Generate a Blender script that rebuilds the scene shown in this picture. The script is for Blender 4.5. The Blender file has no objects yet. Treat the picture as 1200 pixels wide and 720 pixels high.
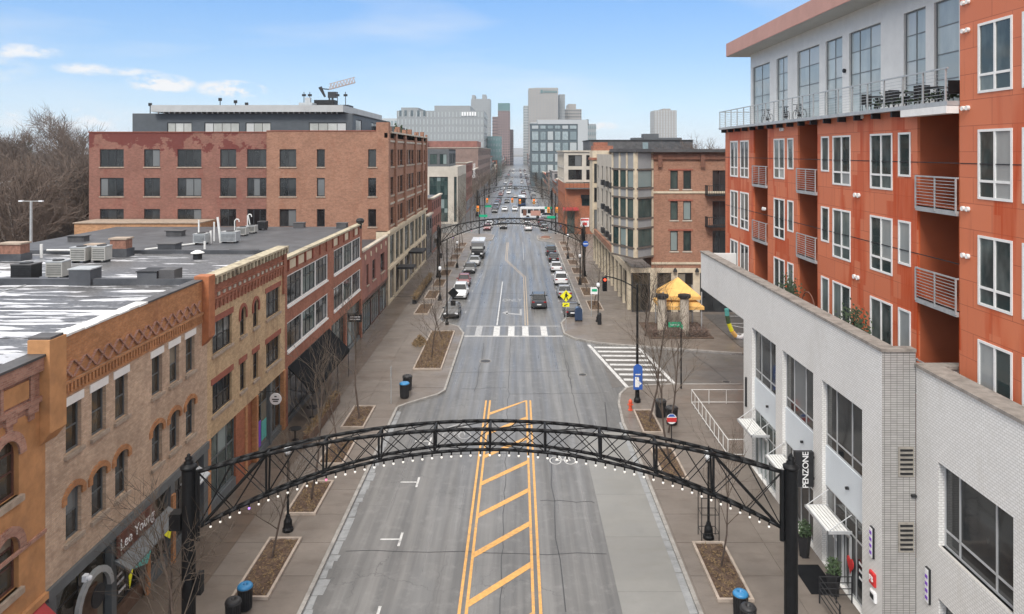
import bpy, bmesh, math, random
from mathutils import Vector, Matrix
PI = math.pi
S = bpy.context.scene
COL = S.collection
random.seed(7)

# ------------------------------------------------------------ camera, sky, sun
F, CX, CY, H = 850.0, 607.0, 178.0, 19.0
cam_d = bpy.data.cameras.new('camera')
cam = bpy.data.objects.new('camera', cam_d); COL.objects.link(cam)
cam.location = (0, 0, H); cam.rotation_euler = (PI/2, 0, 0)
cam_d.sensor_width = 36; cam_d.lens = F/1200*36
cam_d.shift_x = -(CX-600)/1200; cam_d.shift_y = -(360-CY)/1200
cam_d.clip_start = .2; cam_d.clip_end = 20000
S.camera = cam
S.render.engine = 'CYCLES'
S.render.resolution_x = 1024; S.render.resolution_y = 614
S.view_settings.view_transform = 'Standard'; S.view_settings.look = 'None'
S.view_settings.gamma = 1; S.view_settings.exposure = 0.60
S.cycles.max_bounces = 6; S.cycles.volume_bounces = 0

SUN_EL, SUN_AZ = math.radians(46), math.radians(196)     # azimuth clockwise from +Y
W = bpy.data.worlds.new('World'); S.world = W; W.use_nodes = True
nt = W.node_tree; nt.nodes.clear()
def N(nt, t, **k):
    n = nt.nodes.new(t)
    for a, b in k.items(): setattr(n, a, b)
    return n
def L(nt, a, b): nt.links.new(a, b)
out = N(nt, 'ShaderNodeOutputWorld'); bg = N(nt, 'ShaderNodeBackground')
sky = N(nt, 'ShaderNodeTexSky', sky_type='NISHITA', sun_disc=False)
sky.sun_elevation = SUN_EL; sky.sun_rotation = SUN_AZ
sky.air_density = 1.0; sky.dust_density = 0.35; sky.ozone_density = 1.6
bg.inputs[1].default_value = .15
tc = N(nt, 'ShaderNodeTexCoord')
sep = N(nt, 'ShaderNodeSeparateXYZ'); L(nt, tc.outputs['Generated'], sep.inputs[0])
def M_(nt, op, a, b=None, c=None, clamp=False):
    n = N(nt, 'ShaderNodeMath', operation=op); n.use_clamp = clamp
    for i, v in enumerate((a, b, c)):
        if v is None: continue
        if isinstance(v, (int, float)): n.inputs[i].default_value = v
        else: L(nt, v, n.inputs[i])
    return n.outputs[0]
def MIX(nt, f, a, b):
    n = N(nt, 'ShaderNodeMix', data_type='RGBA')
    if isinstance(f, (int, float)): n.inputs[0].default_value = f
    else: L(nt, f, n.inputs[0])
    for i, v in ((6, a), (7, b)):
        if isinstance(v, tuple): n.inputs[i].default_value = (*v[:3], 1)
        else: L(nt, v, n.inputs[i])
    return n.outputs[2]
# light bank of thin high cloud plus a few small puffs (real directions in the sky)
noi = N(nt, 'ShaderNodeTexNoise'); noi.inputs['Scale'].default_value = 3.0; noi.inputs['Detail'].default_value = 7
mp = N(nt, 'ShaderNodeMapping'); mp.inputs['Scale'].default_value = (1, 1, 5.5)
L(nt, tc.outputs['Generated'], mp.inputs[0]); L(nt, mp.outputs[0], noi.inputs[0])
thin = M_(nt, 'MULTIPLY', M_(nt, 'SUBTRACT', noi.outputs[0], .5, clamp=True), 1.5, clamp=True)
n2 = N(nt, 'ShaderNodeTexNoise'); n2.inputs['Scale'].default_value = 38; n2.inputs['Detail'].default_value = 9; n2.inputs['Roughness'].default_value = .62
mp2 = N(nt, 'ShaderNodeMapping'); mp2.inputs['Scale'].default_value = (1, 1, 2.1); L(nt, tc.outputs['Generated'], mp2.inputs[0]); L(nt, mp2.outputs[0], n2.inputs[0])
acc = None
for (px, py, a, b) in [(190, 98, 32, 11), (272, 105, 36, 11), (100, 81, 26, 7), (140, 84, 40, 5), (28, 60, 30, 8), (105, 140, 90, 14), (10, 62, 18, 6), (668, 148, 60, 8), (1000, -60, 120, 18), (-300, 60, 160, 30)]:
    d = Vector(((px-CX)/F, 1, (CY-py)/F)).normalized()
    cx, cz = d.x, d.z
    u = M_(nt, 'DIVIDE', M_(nt, 'SUBTRACT', sep.outputs[0], cx), a/F)
    v = M_(nt, 'DIVIDE', M_(nt, 'SUBTRACT', sep.outputs[2], cz), b/F)
    r = M_(nt, 'ADD', M_(nt, 'MULTIPLY', u, u), M_(nt, 'MULTIPLY', v, v))
    g = M_(nt, 'SUBTRACT', 1.0, r, clamp=True)
    if py in (140, 81, 84, 60, 62): g = M_(nt, 'MULTIPLY', g, .5)
    acc = g if acc is None else M_(nt, 'MAXIMUM', acc, g)
front = M_(nt, 'GREATER_THAN', sep.outputs[1], 0.0)
nr_ = N(nt, 'ShaderNodeMapRange'); nr_.inputs[1].default_value = .40; nr_.inputs[2].default_value = .60; L(nt, n2.outputs[0], nr_.inputs[0])
puff = M_(nt, 'MULTIPLY', M_(nt, 'POWER', acc, .8), M_(nt, 'MULTIPLY', nr_.outputs[0], 1.7), clamp=True)
puff = M_(nt, 'MULTIPLY', M_(nt, 'MULTIPLY', puff, front), M_(nt, 'GREATER_THAN', acc, 0.0))
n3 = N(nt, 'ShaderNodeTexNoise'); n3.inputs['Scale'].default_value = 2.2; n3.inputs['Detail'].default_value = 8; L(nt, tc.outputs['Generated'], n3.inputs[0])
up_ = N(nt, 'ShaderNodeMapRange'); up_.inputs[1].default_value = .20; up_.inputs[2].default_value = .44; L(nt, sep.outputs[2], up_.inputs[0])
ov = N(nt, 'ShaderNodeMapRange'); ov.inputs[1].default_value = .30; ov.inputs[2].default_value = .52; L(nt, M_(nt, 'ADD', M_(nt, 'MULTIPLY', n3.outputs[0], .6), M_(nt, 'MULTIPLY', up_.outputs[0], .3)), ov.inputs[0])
cover = M_(nt, 'MULTIPLY', ov.outputs[0], up_.outputs[0])  # unseen cloud above the view, added and brightened for neutral ambient light
cl = M_(nt, 'MAXIMUM', thin, puff, clamp=True)
# whitening towards the horizon (milky winter air)
hz = M_(nt, 'POWER', M_(nt, 'SUBTRACT', 1.0, M_(nt, 'MULTIPLY', sep.outputs[2], 3.2), clamp=True), 2.2)
elv = M_(nt, 'MULTIPLY', sep.outputs[2], 1.0, clamp=True)
g_ = N(nt, 'ShaderNodeValToRGB'); L(nt, elv, g_.inputs[0]); e_ = g_.color_ramp.elements
e_[0].position = 0; e_[0].color = (2.45, 3.15, 4.0, 1); e_[1].position = 1; e_[1].color = (.5, 1.2, 2.9, 1)
for p_, c_ in ((.06, (1.95, 2.85, 3.95)), (.13, (1.25, 2.3, 3.9)), (.22, (.70, 1.8, 3.85)), (.45, (.65, 1.5, 3.3))):
    k_ = e_.new(p_); k_.color = (*c_, 1)
c1 = MIX(nt, .82, sky.outputs[0], g_.outputs[0])
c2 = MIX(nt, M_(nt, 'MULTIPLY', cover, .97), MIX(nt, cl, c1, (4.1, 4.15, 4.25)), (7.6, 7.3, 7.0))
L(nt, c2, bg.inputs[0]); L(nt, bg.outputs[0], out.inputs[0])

sd = bpy.data.lights.new('sun', 'SUN'); sd.energy = 1.9; sd.angle = math.radians(16); sd.color = (1, .965, .91)
sun = bpy.data.objects.new('sun', sd); COL.objects.link(sun)
sdir = Vector((math.sin(SUN_AZ)*math.cos(SUN_EL), math.cos(SUN_AZ)*math.cos(SUN_EL), math.sin(SUN_EL)))
sun.rotation_euler = sdir.to_track_quat('Z', 'Y').to_euler()
sun.location = (0, 0, 60)

# ------------------------------------------------------------ materials
MT = {}
def base_mat(name):
    m = bpy.data.materials.new(name); m.use_nodes = True; MT[name] = m
    nt = m.node_tree; b = nt.nodes['Principled BSDF']
    return m, nt, b
def pos(nt): return N(nt, 'ShaderNodeNewGeometry').outputs['Position']
def noise(nt, vec, scale, detail=4, rough=.55, out=0):
    n = N(nt, 'ShaderNodeTexNoise'); n.inputs['Scale'].default_value = scale
    n.inputs['Detail'].default_value = detail; n.inputs['Roughness'].default_value = rough
    if vec is not None: L(nt, vec, n.inputs[0])
    return n.outputs[out]
def ramp(nt, v, lo, hi):
    n = N(nt, 'ShaderNodeMapRange'); n.inputs[1].default_value = lo; n.inputs[2].default_value = hi
    L(nt, v, n.inputs[0]); return n.outputs[0]
def stretch(nt, vec, s):
    n = N(nt, 'ShaderNodeMapping'); n.inputs['Scale'].default_value = s; L(nt, vec, n.inputs[0]); return n.outputs[0]
def bump(nt, b, h, strength=.3, dist=.02):
    n = N(nt, 'ShaderNodeBump'); n.inputs['Strength'].default_value = strength; n.inputs['Distance'].default_value = dist
    L(nt, h, n.inputs['Height']); L(nt, n.outputs[0], b.inputs['Normal'])
def plain(name, c, rough=.6, var=.25, sc=3.0, metal=0, fine=True, bmp=.0, coord='pos', dirt=None, spec=.5):
    """one colour with patchy wear; dirt = second colour in noise-shaped stains"""
    m, nt, b = base_mat(name)
    p = pos(nt) if coord == 'pos' else N(nt, 'ShaderNodeTexCoord').outputs['Object']
    n = noise(nt, p, sc, 5, .6)
    d = tuple(x*(1-var) for x in c); e = tuple(min(1, x*(1+var)) for x in c)
    col = MIX(nt, ramp(nt, n, .3, .7), d, e)
    if dirt:
        n3 = noise(nt, p, sc*.35, 6, .7)
        col = MIX(nt, ramp(nt, n3, .52, .68), col, dirt)
    L(nt, col, b.inputs['Base Color'])
    b.inputs['Roughness'].default_value = rough; b.inputs['Metallic'].default_value = metal
    b.inputs['Specular IOR Level'].default_value = spec
    if bmp: bump(nt, b, noise(nt, p, sc*12, 3), bmp, .02)
    return m
def brick(name, c1, c2, mortar, bw=.21, bh=.07, ms=.010, var=.35, stain=None, stain_amt=.5, rough=.85, zband=None, off=.5, big=.5, mott=1.0):
    m, nt, b = base_mat(name)
    p = pos(nt); s = N(nt, 'ShaderNodeSeparateXYZ'); L(nt, p, s.inputs[0])
    cmb = N(nt, 'ShaderNodeCombineXYZ'); L(nt, M_(nt, 'ADD', s.outputs[0], s.outputs[1]), cmb.inputs[0]); L(nt, s.outputs[2], cmb.inputs[1])
    t = N(nt, 'ShaderNodeTexBrick'); t.offset = off
    t.inputs['Scale'].default_value = 1; t.inputs['Brick Width'].default_value = bw; t.inputs['Row Height'].default_value = bh
    t.inputs['Mortar Size'].default_value = ms; t.inputs['Mortar Smooth'].default_value = .2
    t.inputs['Color1'].default_value = (*c1, 1); t.inputs['Color2'].default_value = (*c2, 1); t.inputs['Mortar'].default_value = (*mortar, 1)
    L(nt, cmb.outputs[0], t.inputs[0])
    n = noise(nt, p, big, 6, .65)
    hs = N(nt, 'ShaderNodeHueSaturation'); L(nt, t.outputs[0], hs.inputs['Color'])
    L(nt, M_(nt, 'ADD', 1-var*.5, M_(nt, 'MULTIPLY', ramp(nt, n, .3, .7), var)), hs.inputs['Value'])
    col = hs.outputs[0]
    n4 = noise(nt, p, 6, 3)
    col = MIX(nt, M_(nt, 'MULTIPLY', ramp(nt, n4, .5, .75), .35*mott), col, tuple(x*.6 for x in c1))
    n5 = noise(nt, stretch(nt, p, (1, 1, 2.2)), 2.2, 4, .75)
    col = MIX(nt, M_(nt, 'MULTIPLY', ramp(nt, n5, .5, .62), .30*mott), col, tuple(x*.5 for x in c1))
    col = MIX(nt, M_(nt, 'MULTIPLY', ramp(nt, n5, .48, .36), .22*mott), col, tuple(min(.9, x*1.45) for x in c2))
    if stain:
        st = noise(nt, stretch(nt, p, (1, 1, .3)), .9, 6, .7)
        col = MIX(nt, M_(nt, 'MULTIPLY', ramp(nt, st, .54, .62), stain_amt), col, stain)
    if zband:     # patch of old paint / damp below a coping: (z0, z1, colour)
        z0, z1, zc = zband
        inb = M_(nt, 'MULTIPLY', M_(nt, 'GREATER_THAN', s.outputs[2], z0), M_(nt, 'LESS_THAN', s.outputs[2], z1))
        nn = noise(nt, stretch(nt, p, (1, 1, 1.2)), .33, 6, .65)
        thr = ramp(nt, s.outputs[2], z0, z1)
        k = M_(nt, 'GREATER_THAN', M_(nt, 'ADD', nn, M_(nt, 'MULTIPLY', thr, .16)), .60)
        col = MIX(nt, M_(nt, 'MULTIPLY', M_(nt, 'MULTIPLY', k, inb), .8), col, zc)
    L(nt, col, b.inputs['Base Color']); b.inputs['Roughness'].default_value = rough
    b.inputs['Specular IOR Level'].default_value = .25
    bump(nt, b, M_(nt, 'SUBTRACT', 1.0, t.outputs['Fac']), .35, .008)
    return m
brick('brick_tan', (.45, .31, .215), (.55, .40, .285), (.38, .31, .25), var=.4, stain=(.30, .21, .16), stain_amt=.35)
brick('brick_tan_yellow', (.47, .325, .185), (.57, .41, .25), (.40, .31, .21), var=.4, stain=(.28, .17, .10))
brick('brick_orange', (.40, .175, .07), (.50, .23, .10), (.34, .21, .13), var=.4, stain=(.24, .11, .06), stain_amt=.5)
brick('brick_red', (.29, .11, .07), (.36, .14, .09), (.30, .17, .12), var=.35, stain=(.2, .075, .05), stain_amt=.4)
brick('brick_red_dark', (.215, .098, .075), (.265, .122, .094), (.23, .13, .1), var=.3, stain=(.2, .05, .04), stain_amt=.25, zband=(18.2, 21.5, (.13, .03, .028)))
brick('brick_brown', (.28, .14, .09), (.345, .175, .115), (.29, .185, .135), var=.3, stain=(.24, .10, .06), stain_amt=.3)
brick('brick_pinkish', (.30, .15, .11), (.42, .23, .17), (.36, .25, .2), var=.45)
brick('brick_garage', (.40, .20, .10), (.48, .26, .13), (.36, .24, .15), var=.3)
brick('tile_white', (.70, .69, .665), (.76, .75, .73), (.50, .485, .465), bw=.19, bh=.095, ms=.012, var=.1, rough=.45, big=.3, stain=(.54, .52, .48), stain_amt=.3, mott=.12)
brick('tile_grey', (.34, .33, .315), (.40, .385, .37), (.13, .125, .12), bw=.24, bh=.09, ms=.010, var=.18, rough=.5, off=0, big=.3, mott=.3)
brick('brick_rust', (.30, .10, .05), (.36, .12, .06), (.3, .15, .1), var=.3)
plain('paint_orange', (.45, .225, .095), .8, .22, 1.6, bmp=.2, dirt=(.35, .18, .085))
plain('stone_pale', (.45, .40, .33), .8, .18, 2, bmp=.15, dirt=(.33, .28, .22))
plain('stone_cream', (.55, .47, .35), .8, .12, 2, dirt=(.44, .36, .26))
plain('stone_dirty', (.40, .35, .25), .85, .35, 3, dirt=(.14, .11, .08))
plain('coping_stone', (.25, .225, .20), .8, .3, 3, dirt=(.15, .13, .115))
plain('band_brown', (.115, .095, .08), .7, .2, 3)
plain('sill_stone', (.34, .27, .21), .8, .25, 3)
plain('white_paint', (.74, .73, .71), .55, .06, 3)
plain('panel_white', (.60, .645, .68), .45, .03, .6)
plain('render_white', (.66, .66, .645), .7, .07, .8, dirt=(.60, .60, .58))
plain('window_grey', (.16, .17, .175), .5, .1, 4)
plain('panel_grey', (.68, .675, .655), .5, .06, 1.5)
plain('dark_metal', (.02, .02, .022), .55, .3, 4, coord='obj', spec=.3)
plain('arch_black', (.008, .0085, .0095), .5, .3, 6, coord='obj', spec=.25)
plain('window_black', (.03, .03, .032), .45, .2, 4)
plain('window_brown', (.10, .045, .035), .5, .2, 4)
plain('alu', (.50, .51, .52), .35, .08, 3, metal=.3)
plain('galvanised', (.42, .435, .44), .45, .15, 3, metal=.35)
plain('lintel_red', (.27, .085, .055), .8, .2, 3)
plain('trim_orange', (.36, .13, .055), .8, .2, 3)
plain('rust_brown', (.16, .07, .045), .8, .3, 3)
plain('roof_dark', (.055, .058, .066), .55, .35, .8, bmp=.2, dirt=(.09, .093, .10))
plain('roof_mid', (.07, .068, .07), .6, .35, 1.2)
plain('penthouse_grey', (.075, .085, .095), .55, .12, 1.2)
plain('fascia_pink', (.47, .25, .20), .6, .08, .8)
plain('slab_grey', (.40, .41, .41), .6, .08, .8)
plain('soffit', (.42, .42, .40), .7, .05, 1)
plain('timber', (.12, .07, .045), .7, .3, 4)
plain('storefront_grey', (.11, .12, .125), .5, .1, 3)
plain('canvas_black', (.009, .0095, .011), .9, .25, 2, spec=.12)
plain('canvas_yellow', (.74, .43, .13), .8, .12, 2)
plain('canvas_red', (.35, .03, .03), .7, .15, 2)
plain('mulch', (.085, .052, .035), .95, .6, 9, bmp=1.0, dirt=(.17, .115, .07))
plain('straw', (.20, .135, .07), .9, .4, 6)
plain('kerb_stone', (.30, .285, .265), .7, .2, 2.5, dirt=(.19, .18, .17))
plain('planter_kerb', (.36, .30, .25), .7, .2, 3)
plain('bark', (.085, .062, .05), .9, .35, 5, coord='obj')
plain('bark_grey', (.29, .26, .23), .9, .35, 4, coord='obj')
plain('twig', (.15, .105, .085), .9, .3, 1.2)
plain('twig_street', (.10, .078, .06), .9, .3, 2)
m, nt, b = base_mat('twig_far'); oi = N(nt, 'ShaderNodeObjectInfo')
L(nt, MIX(nt, oi.outputs['Random'], (.075, .062, .055), (.16, .115, .09)), b.inputs['Base Color']); b.inputs['Roughness'].default_value = .95
plain('evergreen', (.035, .055, .028), .9, .35, 3)
plain('leaf_green', (.05, .085, .035), .8, .4, 8)
plain('road_white', (.54, .54, .53), .5, .25, 7, dirt=(.24, .24, .24))
plain('road_yellow', (.64, .335, .085), .5, .2, 6, dirt=(.40, .245, .12))
plain('road_yellow_worn', (.40, .31, .21), .45, .2, 5, dirt=(.2, .18, .16))
plain('road_white_worn', (.34, .34, .34), .45, .2, 5, dirt=(.2, .2, .2))
plain('tar', (.035, .035, .037), .45, .2, 5)
plain('bin_blue', (.03, .20, .42), .4, .1, 5)
plain('sign_blue', (.03, .11, .42), .4, .1, 5)
plain('sign_red', (.55, .03, .03), .5, .1, 5)
plain('sign_green', (.0, .36, .18), .4, .1, 5)
plain('sign_yellow', (.80, .76, .02), .4, .05, 5)
plain('sign_white', (.78, .78, .78), .4, .04, 5)
plain('sign_brown', (.10, .035, .022), .6, .3, 5)
plain('hydrant', (.62, .09, .04), .45, .12, 5)
plain('signal_orange', (.68, .30, .04), .5, .1, 5)
plain('chimney_brick', (.24, .12, .085), .9, .35, 5, bmp=.3)
plain('hvac_beige', (.36, .355, .33), .5, .1, 3)
plain('pvc', (.68, .68, .66), .5, .08, 3)
plain('crane_pale', (.36, .29, .27), .5, .1, 1)
plain('glow_purple', (.2, .06, .5), .5, .1, 3)
plain('teal', (.09, .36, .33), .6, .2, 3)
plain('skin', (.45, .27, .19), .6, .1, 3)
plain('cloth_dark', (.035, .04, .06), .8, .2, 3)
plain('cloth_blue', (.05, .10, .26), .8, .2, 3)
plain('cloth_red', (.30, .04, .05), .8, .2, 3)
plain('tyre', (.018, .018, .018), .8, .1, 5)
plain('rim', (.35, .35, .36), .35, .1, 5, metal=.6)
plain('lamp_white', (.75, .77, .8), .2, .02, 5)
plain('lamp_red', (.28, .012, .012), .2, .05, 5)
plain('plastic_black', (.02, .02, .022), .5, .1, 5)
plain('stack_block', (.30, .275, .24), .85, .2, 3)
plain('tower_grey', (.26, .275, .28), .6, .06, .05)
plain('tower_beige', (.31, .29, .27), .6, .05, .05)
plain('tower_red', (.23, .15, .14), .6, .08, .05)
plain('tower_teal', (.10, .19, .195), .4, .1, .05)
plain('tower_pale', (.40, .42, .43), .6, .05, .05)
plain('grid_dark', (.085, .115, .13), .5, .1, .1)
plain('ground_soil', (.10, .082, .062), .95, .35, .08, dirt=(.12, .105, .085))
plain('hill', (.11, .10, .095), .95, .25, .01)
plain('grey_dark_clad', (.085, .09, .095), .6, .15, 1)
plain('brick_far_red', (.26, .11, .085), .85, .25, .5)
plain('brick_far_brown', (.22, .15, .125), .85, .2, .5)
plain('far_cream', (.46, .42, .36), .8, .12, .5)
plain('far_grey', (.25, .25, .25), .8, .15, .5)

# terracotta panel wall of the apartment block: panels as colour fields with deeper rust runs
m, nt, b = base_mat('panel_terracotta')
p = pos(nt); s = N(nt, 'ShaderNodeSeparateXYZ'); L(nt, p, s.inputs[0])
cmb = N(nt, 'ShaderNodeCombineXYZ'); L(nt, M_(nt, 'ADD', s.outputs[0], s.outputs[1]), cmb.inputs[0]); L(nt, s.outputs[2], cmb.inputs[1])
t = N(nt, 'ShaderNodeTexBrick'); t.offset = .5
for k, v in (('Scale', 1), ('Brick Width', 2.1), ('Row Height', .95), ('Mortar Size', .012), ('Mortar Smooth', .1)): t.inputs[k].default_value = v
t.inputs['Color1'].default_value = (.60, .175, .078, 1); t.inputs['Color2'].default_value = (.54, .15, .066, 1); t.inputs['Mortar'].default_value = (.30, .07, .03, 1)
L(nt, cmb.outputs[0], t.inputs[0])
n = noise(nt, stretch(nt, p, (1, 1, .5)), .6, 6, .65)
col = MIX(nt, M_(nt, 'MULTIPLY', ramp(nt, n, .35, .7), .3), t.outputs[0], (.56, .17, .09))
t2 = N(nt, 'ShaderNodeTexBrick'); t2.offset = .5
for k, v in (('Scale', 1), ('Brick Width', .62), ('Row Height', 1.05), ('Mortar Size', 0)): t2.inputs[k].default_value = v
t2.inputs['Color1'].default_value = (0, 0, 0, 1); t2.inputs['Color2'].default_value = (1, 1, 1, 1); L(nt, cmb.outputs[0], t2.inputs[0])
msk = M_(nt, 'MULTIPLY', ramp(nt, noise(nt, stretch(nt, p, (.9, .9, .16)), .42, 2), .515, .55), ramp(nt, t2.outputs[0], .2, .35))
run = ramp(nt, noise(nt, stretch(nt, p, (6, 6, .35)), 1.0, 3), .45, .62)
col = MIX(nt, M_(nt, 'MULTIPLY', msk, M_(nt, 'ADD', .55, M_(nt, 'MULTIPLY', run, .4))), col, (.45, .055, .004))
dr_ = ramp(nt, noise(nt, stretch(nt, p, (3.2, 3.2, .22)), 1.0, 5, .7), .56, .70)
col = MIX(nt, M_(nt, 'MULTIPLY', dr_, .30), col, (.30, .075, .035))
L(nt, col, b.inputs['Base Color']); b.inputs['Roughness'].default_value = .6
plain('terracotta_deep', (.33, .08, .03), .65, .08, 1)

# asphalt, wet
m, nt, b = base_mat('asphalt'); p = pos(nt)
s = N(nt, 'ShaderNodeSeparateXYZ'); L(nt, p, s.inputs[0])
a = noise(nt, p, .25, 6, .65); f = noise(nt, p, 30, 2)
streak = noise(nt, stretch(nt, p, (1.6, .05, 1)), 1.0, 5, .6)
patch = noise(nt, stretch(nt, p, (.35, .12, 1)), 1.0, 3, .5)
c = MIX(nt, ramp(nt, a, .3, .7), (.092, .091, .089), (.135, .133, .130))
c = MIX(nt, M_(nt, 'MULTIPLY', ramp(nt, streak, .42, .68), .65), c, (.235, .23, .222))  # pale lengthwise streaks, with whitish wet reflections put into the colour
c = MIX(nt, M_(nt, 'MULTIPLY', ramp(nt, patch, .55, .60), .35), c, (.105, .108, .112))
trk = noise(nt, stretch(nt, p, (1.15, .012, 1)), 1.0, 3, .55)
c = MIX(nt, M_(nt, 'MULTIPLY', ramp(nt, trk, .5, .36), .6), c, (.05, .05, .05))
mot = noise(nt, p, 1.4, 6, .72)
c = MIX(nt, M_(nt, 'MULTIPLY', ramp(nt, mot, .52, .68), .42), c, (.245, .24, .232))
c = MIX(nt, M_(nt, 'MULTIPLY', f, .25), c, (.09, .09, .09))
tb = N(nt, 'ShaderNodeTexBrick'); tb.offset = 0
cm = N(nt, 'ShaderNodeCombineXYZ'); wob = noise(nt, p, .8, 3)
L(nt, M_(nt, 'ADD', s.outputs[0], M_(nt, 'MULTIPLY', wob, .3)), cm.inputs[0]); L(nt, M_(nt, 'ADD', s.outputs[1], M_(nt, 'MULTIPLY', wob, .5)), cm.inputs[1]); L(nt, cm.outputs[0], tb.inputs[0])
for k, v in (('Scale', 1), ('Brick Width', 3.3), ('Row Height', 5.6), ('Mortar Size', .018), ('Mortar Smooth', .4)): tb.inputs[k].default_value = v
crk = M_(nt, 'MULTIPLY', tb.outputs['Fac'], ramp(nt, noise(nt, p, .5, 2), .4, .6))
c = MIX(nt, M_(nt, 'MULTIPLY', crk, .4), c, (.06, .06, .062))
vo = N(nt, 'ShaderNodeTexVoronoi', feature='DISTANCE_TO_EDGE'); vo.inputs['Scale'].default_value = .33
vv = N(nt, 'ShaderNodeVectorMath', operation='ADD'); nv = noise(nt, p, 1.3, 4, .6, 1); L(nt, p, vv.inputs[0]); L(nt, nv, vv.inputs[1]); L(nt, vv.outputs[0], vo.inputs[0])
ck = M_(nt, 'MULTIPLY', M_(nt, 'LESS_THAN', vo.outputs[0], .006), ramp(nt, noise(nt, p, .12, 2), .5, .58))
c = MIX(nt, M_(nt, 'MULTIPLY', ck, .6), c, (.05, .05, .052))
# tyre-polished wheel tracks stay darker and wetter
L(nt, c, b.inputs['Base Color'])
wet = ramp(nt, noise(nt, stretch(nt, p, (1.3, .035, 1)), 1.0, 4, .55), .36, .64)
L(nt, M_(nt, 'ADD', .27, M_(nt, 'MULTIPLY', wet, .22)), b.inputs['Roughness'])

def slabmat(name, c1, c2, dark, r0, r1, sc=.5):
    m, nt, b = base_mat(name); p = pos(nt)
    oi = N(nt, 'ShaderNodeObjectInfo')
    a = noise(nt, p, sc, 6, .65); f = noise(nt, p, 14, 3)
    c = MIX(nt, ramp(nt, a, .3, .7), c1, c2)
    c = MIX(nt, M_(nt, 'MULTIPLY', oi.outputs['Random'], .25), c, dark)
    c = MIX(nt, M_(nt, 'MULTIPLY', ramp(nt, noise(nt, stretch(nt, p, (.5, 1.6, 1)), .8, 5, .7), .52, .66), .55), c, dark)
    c = MIX(nt, M_(nt, 'MULTIPLY', f, .2), c, dark)
    L(nt, c, b.inputs['Base Color'])
    w = ramp(nt, noise(nt, p, .35, 5, .6), .4, .6)
    L(nt, M_(nt, 'ADD', r0, M_(nt, 'MULTIPLY', w, r1-r0)), b.inputs['Roughness'])
    bump(nt, b, f, .1, .01)
slabmat('pavement', (.14, .12, .103), (.205, .176, .152), (.105, .083, .067), .34, .6)
slabmat('pavement_wet', (.125, .095, .074), (.165, .128, .10), (.075, .058, .046), .30, .5)
slabmat('concrete_lane', (.175, .175, .167), (.245, .243, .23), (.19, .185, .17), .35, .6, .7)
slabmat('gutter', (.22, .23, .235), (.36, .37, .38), (.10, .10, .10), .4, .6, 2.2)
slabmat('side_asphalt', (.10, .094, .088), (.14, .13, .12), (.075, .07, .066), .35, .6)

# membrane roof with silver coating / thin snow streaks
m, nt, b = base_mat('roof_membrane'); p = pos(nt)
st = noise(nt, stretch(nt, p, (.30, 1.7, 1)), 1.0, 7, .64)
big = noise(nt, p, .10, 3)
s = N(nt, 'ShaderNodeSeparateXYZ'); L(nt, p, s.inputs[0])
near = ramp(nt, s.outputs[1], 52, 28)
k = ramp(nt, M_(nt, 'ADD', M_(nt, 'ADD', st, M_(nt, 'MULTIPLY', big, .35)), M_(nt, 'MULTIPLY', near, .085)), .745, .78)
bk = MIX(nt, ramp(nt, noise(nt, p, 9, 4, .7), .4, .62), (.045, .045, .048), (.13, .13, .135))
c = MIX(nt, k, bk, (.66, .67, .70))
c = MIX(nt, M_(nt, 'MULTIPLY', ramp(nt, noise(nt, stretch(nt, p, (.2, 2.5, 1)), 1.3, 4), .5, .6), .35), c, (.12, .12, .13))
L(nt, c, b.inputs['Base Color']); b.inputs['Roughness'].default_value = .45
bump(nt, b, k, .4, .03)
plain('snow', (.78, .79, .82), .6, .08, 3)

def glass(name, dark, light, amt, rough=.06, wave=.25):
    m, nt, b = base_mat(name); p = pos(nt); oi = N(nt, 'ShaderNodeObjectInfo')
    tcg = N(nt, 'ShaderNodeTexCoord')
    n = noise(nt, stretch(nt, p, (1.2, 1.2, .6)), 1.1, 3)
    v = M_(nt, 'MULTIPLY', ramp(nt, M_(nt, 'ADD', M_(nt, 'MULTIPLY', n, .6), M_(nt, 'MULTIPLY', oi.outputs['Random'], .4)), .38, .72), amt)
    L(nt, MIX(nt, v, dark, light), b.inputs['Base Color'])
    bl = M_(nt, 'GREATER_THAN', oi.outputs['Random'], .86)
    L(nt, MIX(nt, M_(nt, 'MULTIPLY', bl, .45), MIX(nt, v, dark, light), tuple(min(.45, x*3+.10) for x in light)), b.inputs['Base Color'])
    b.inputs['Roughness'].default_value = rough; b.inputs['Specular IOR Level'].default_value = .65
    bump(nt, b, noise(nt, p, 1.6, 2), wave*.2, .03)
glass('glass_dark', (.010, .012, .014), (.055, .06, .062), .7)
glass('glass_warm', (.022, .020, .017), (.10, .085, .06), .7)
glass('glass_apt', (.03, .045, .045), (.26, .30, .29), .6, .05)
glass('glass_penthouse', (.34, .39, .40), (.55, .60, .59), .8, .08)
glass('glass_green', (.02, .04, .04), (.09, .13, .12), .7)
glass('glass_pale', (.17, .22, .235), (.34, .40, .415), .9, .15)
glass('glass_blind', (.36, .36, .33), (.55, .55, .52), .9, .2)
glass('glass_car', (.012, .014, .016), (.03, .032, .035), .5, .04)
glass('glass_far', (.035, .045, .05), (.12, .14, .15), .8, .15)
def emit(name, c, e):
    m, nt, b = base_mat(name); b.inputs['Base Color'].default_value = (*c, 1)
    b.inputs['Emission Color'].default_value = (*c, 1); b.inputs['Emission Strength'].default_value = e
emit('bulb_white', (.8, .77, .7), .25); emit('bulb_pink', (.95, .2, .35), .6); emit('bulb_purple', (.45, .25, .9), .6)
emit('signal_red', (1, .08, .03), 1.0)
emit('neon_warm', (1, .75, .45), .8)
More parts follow.
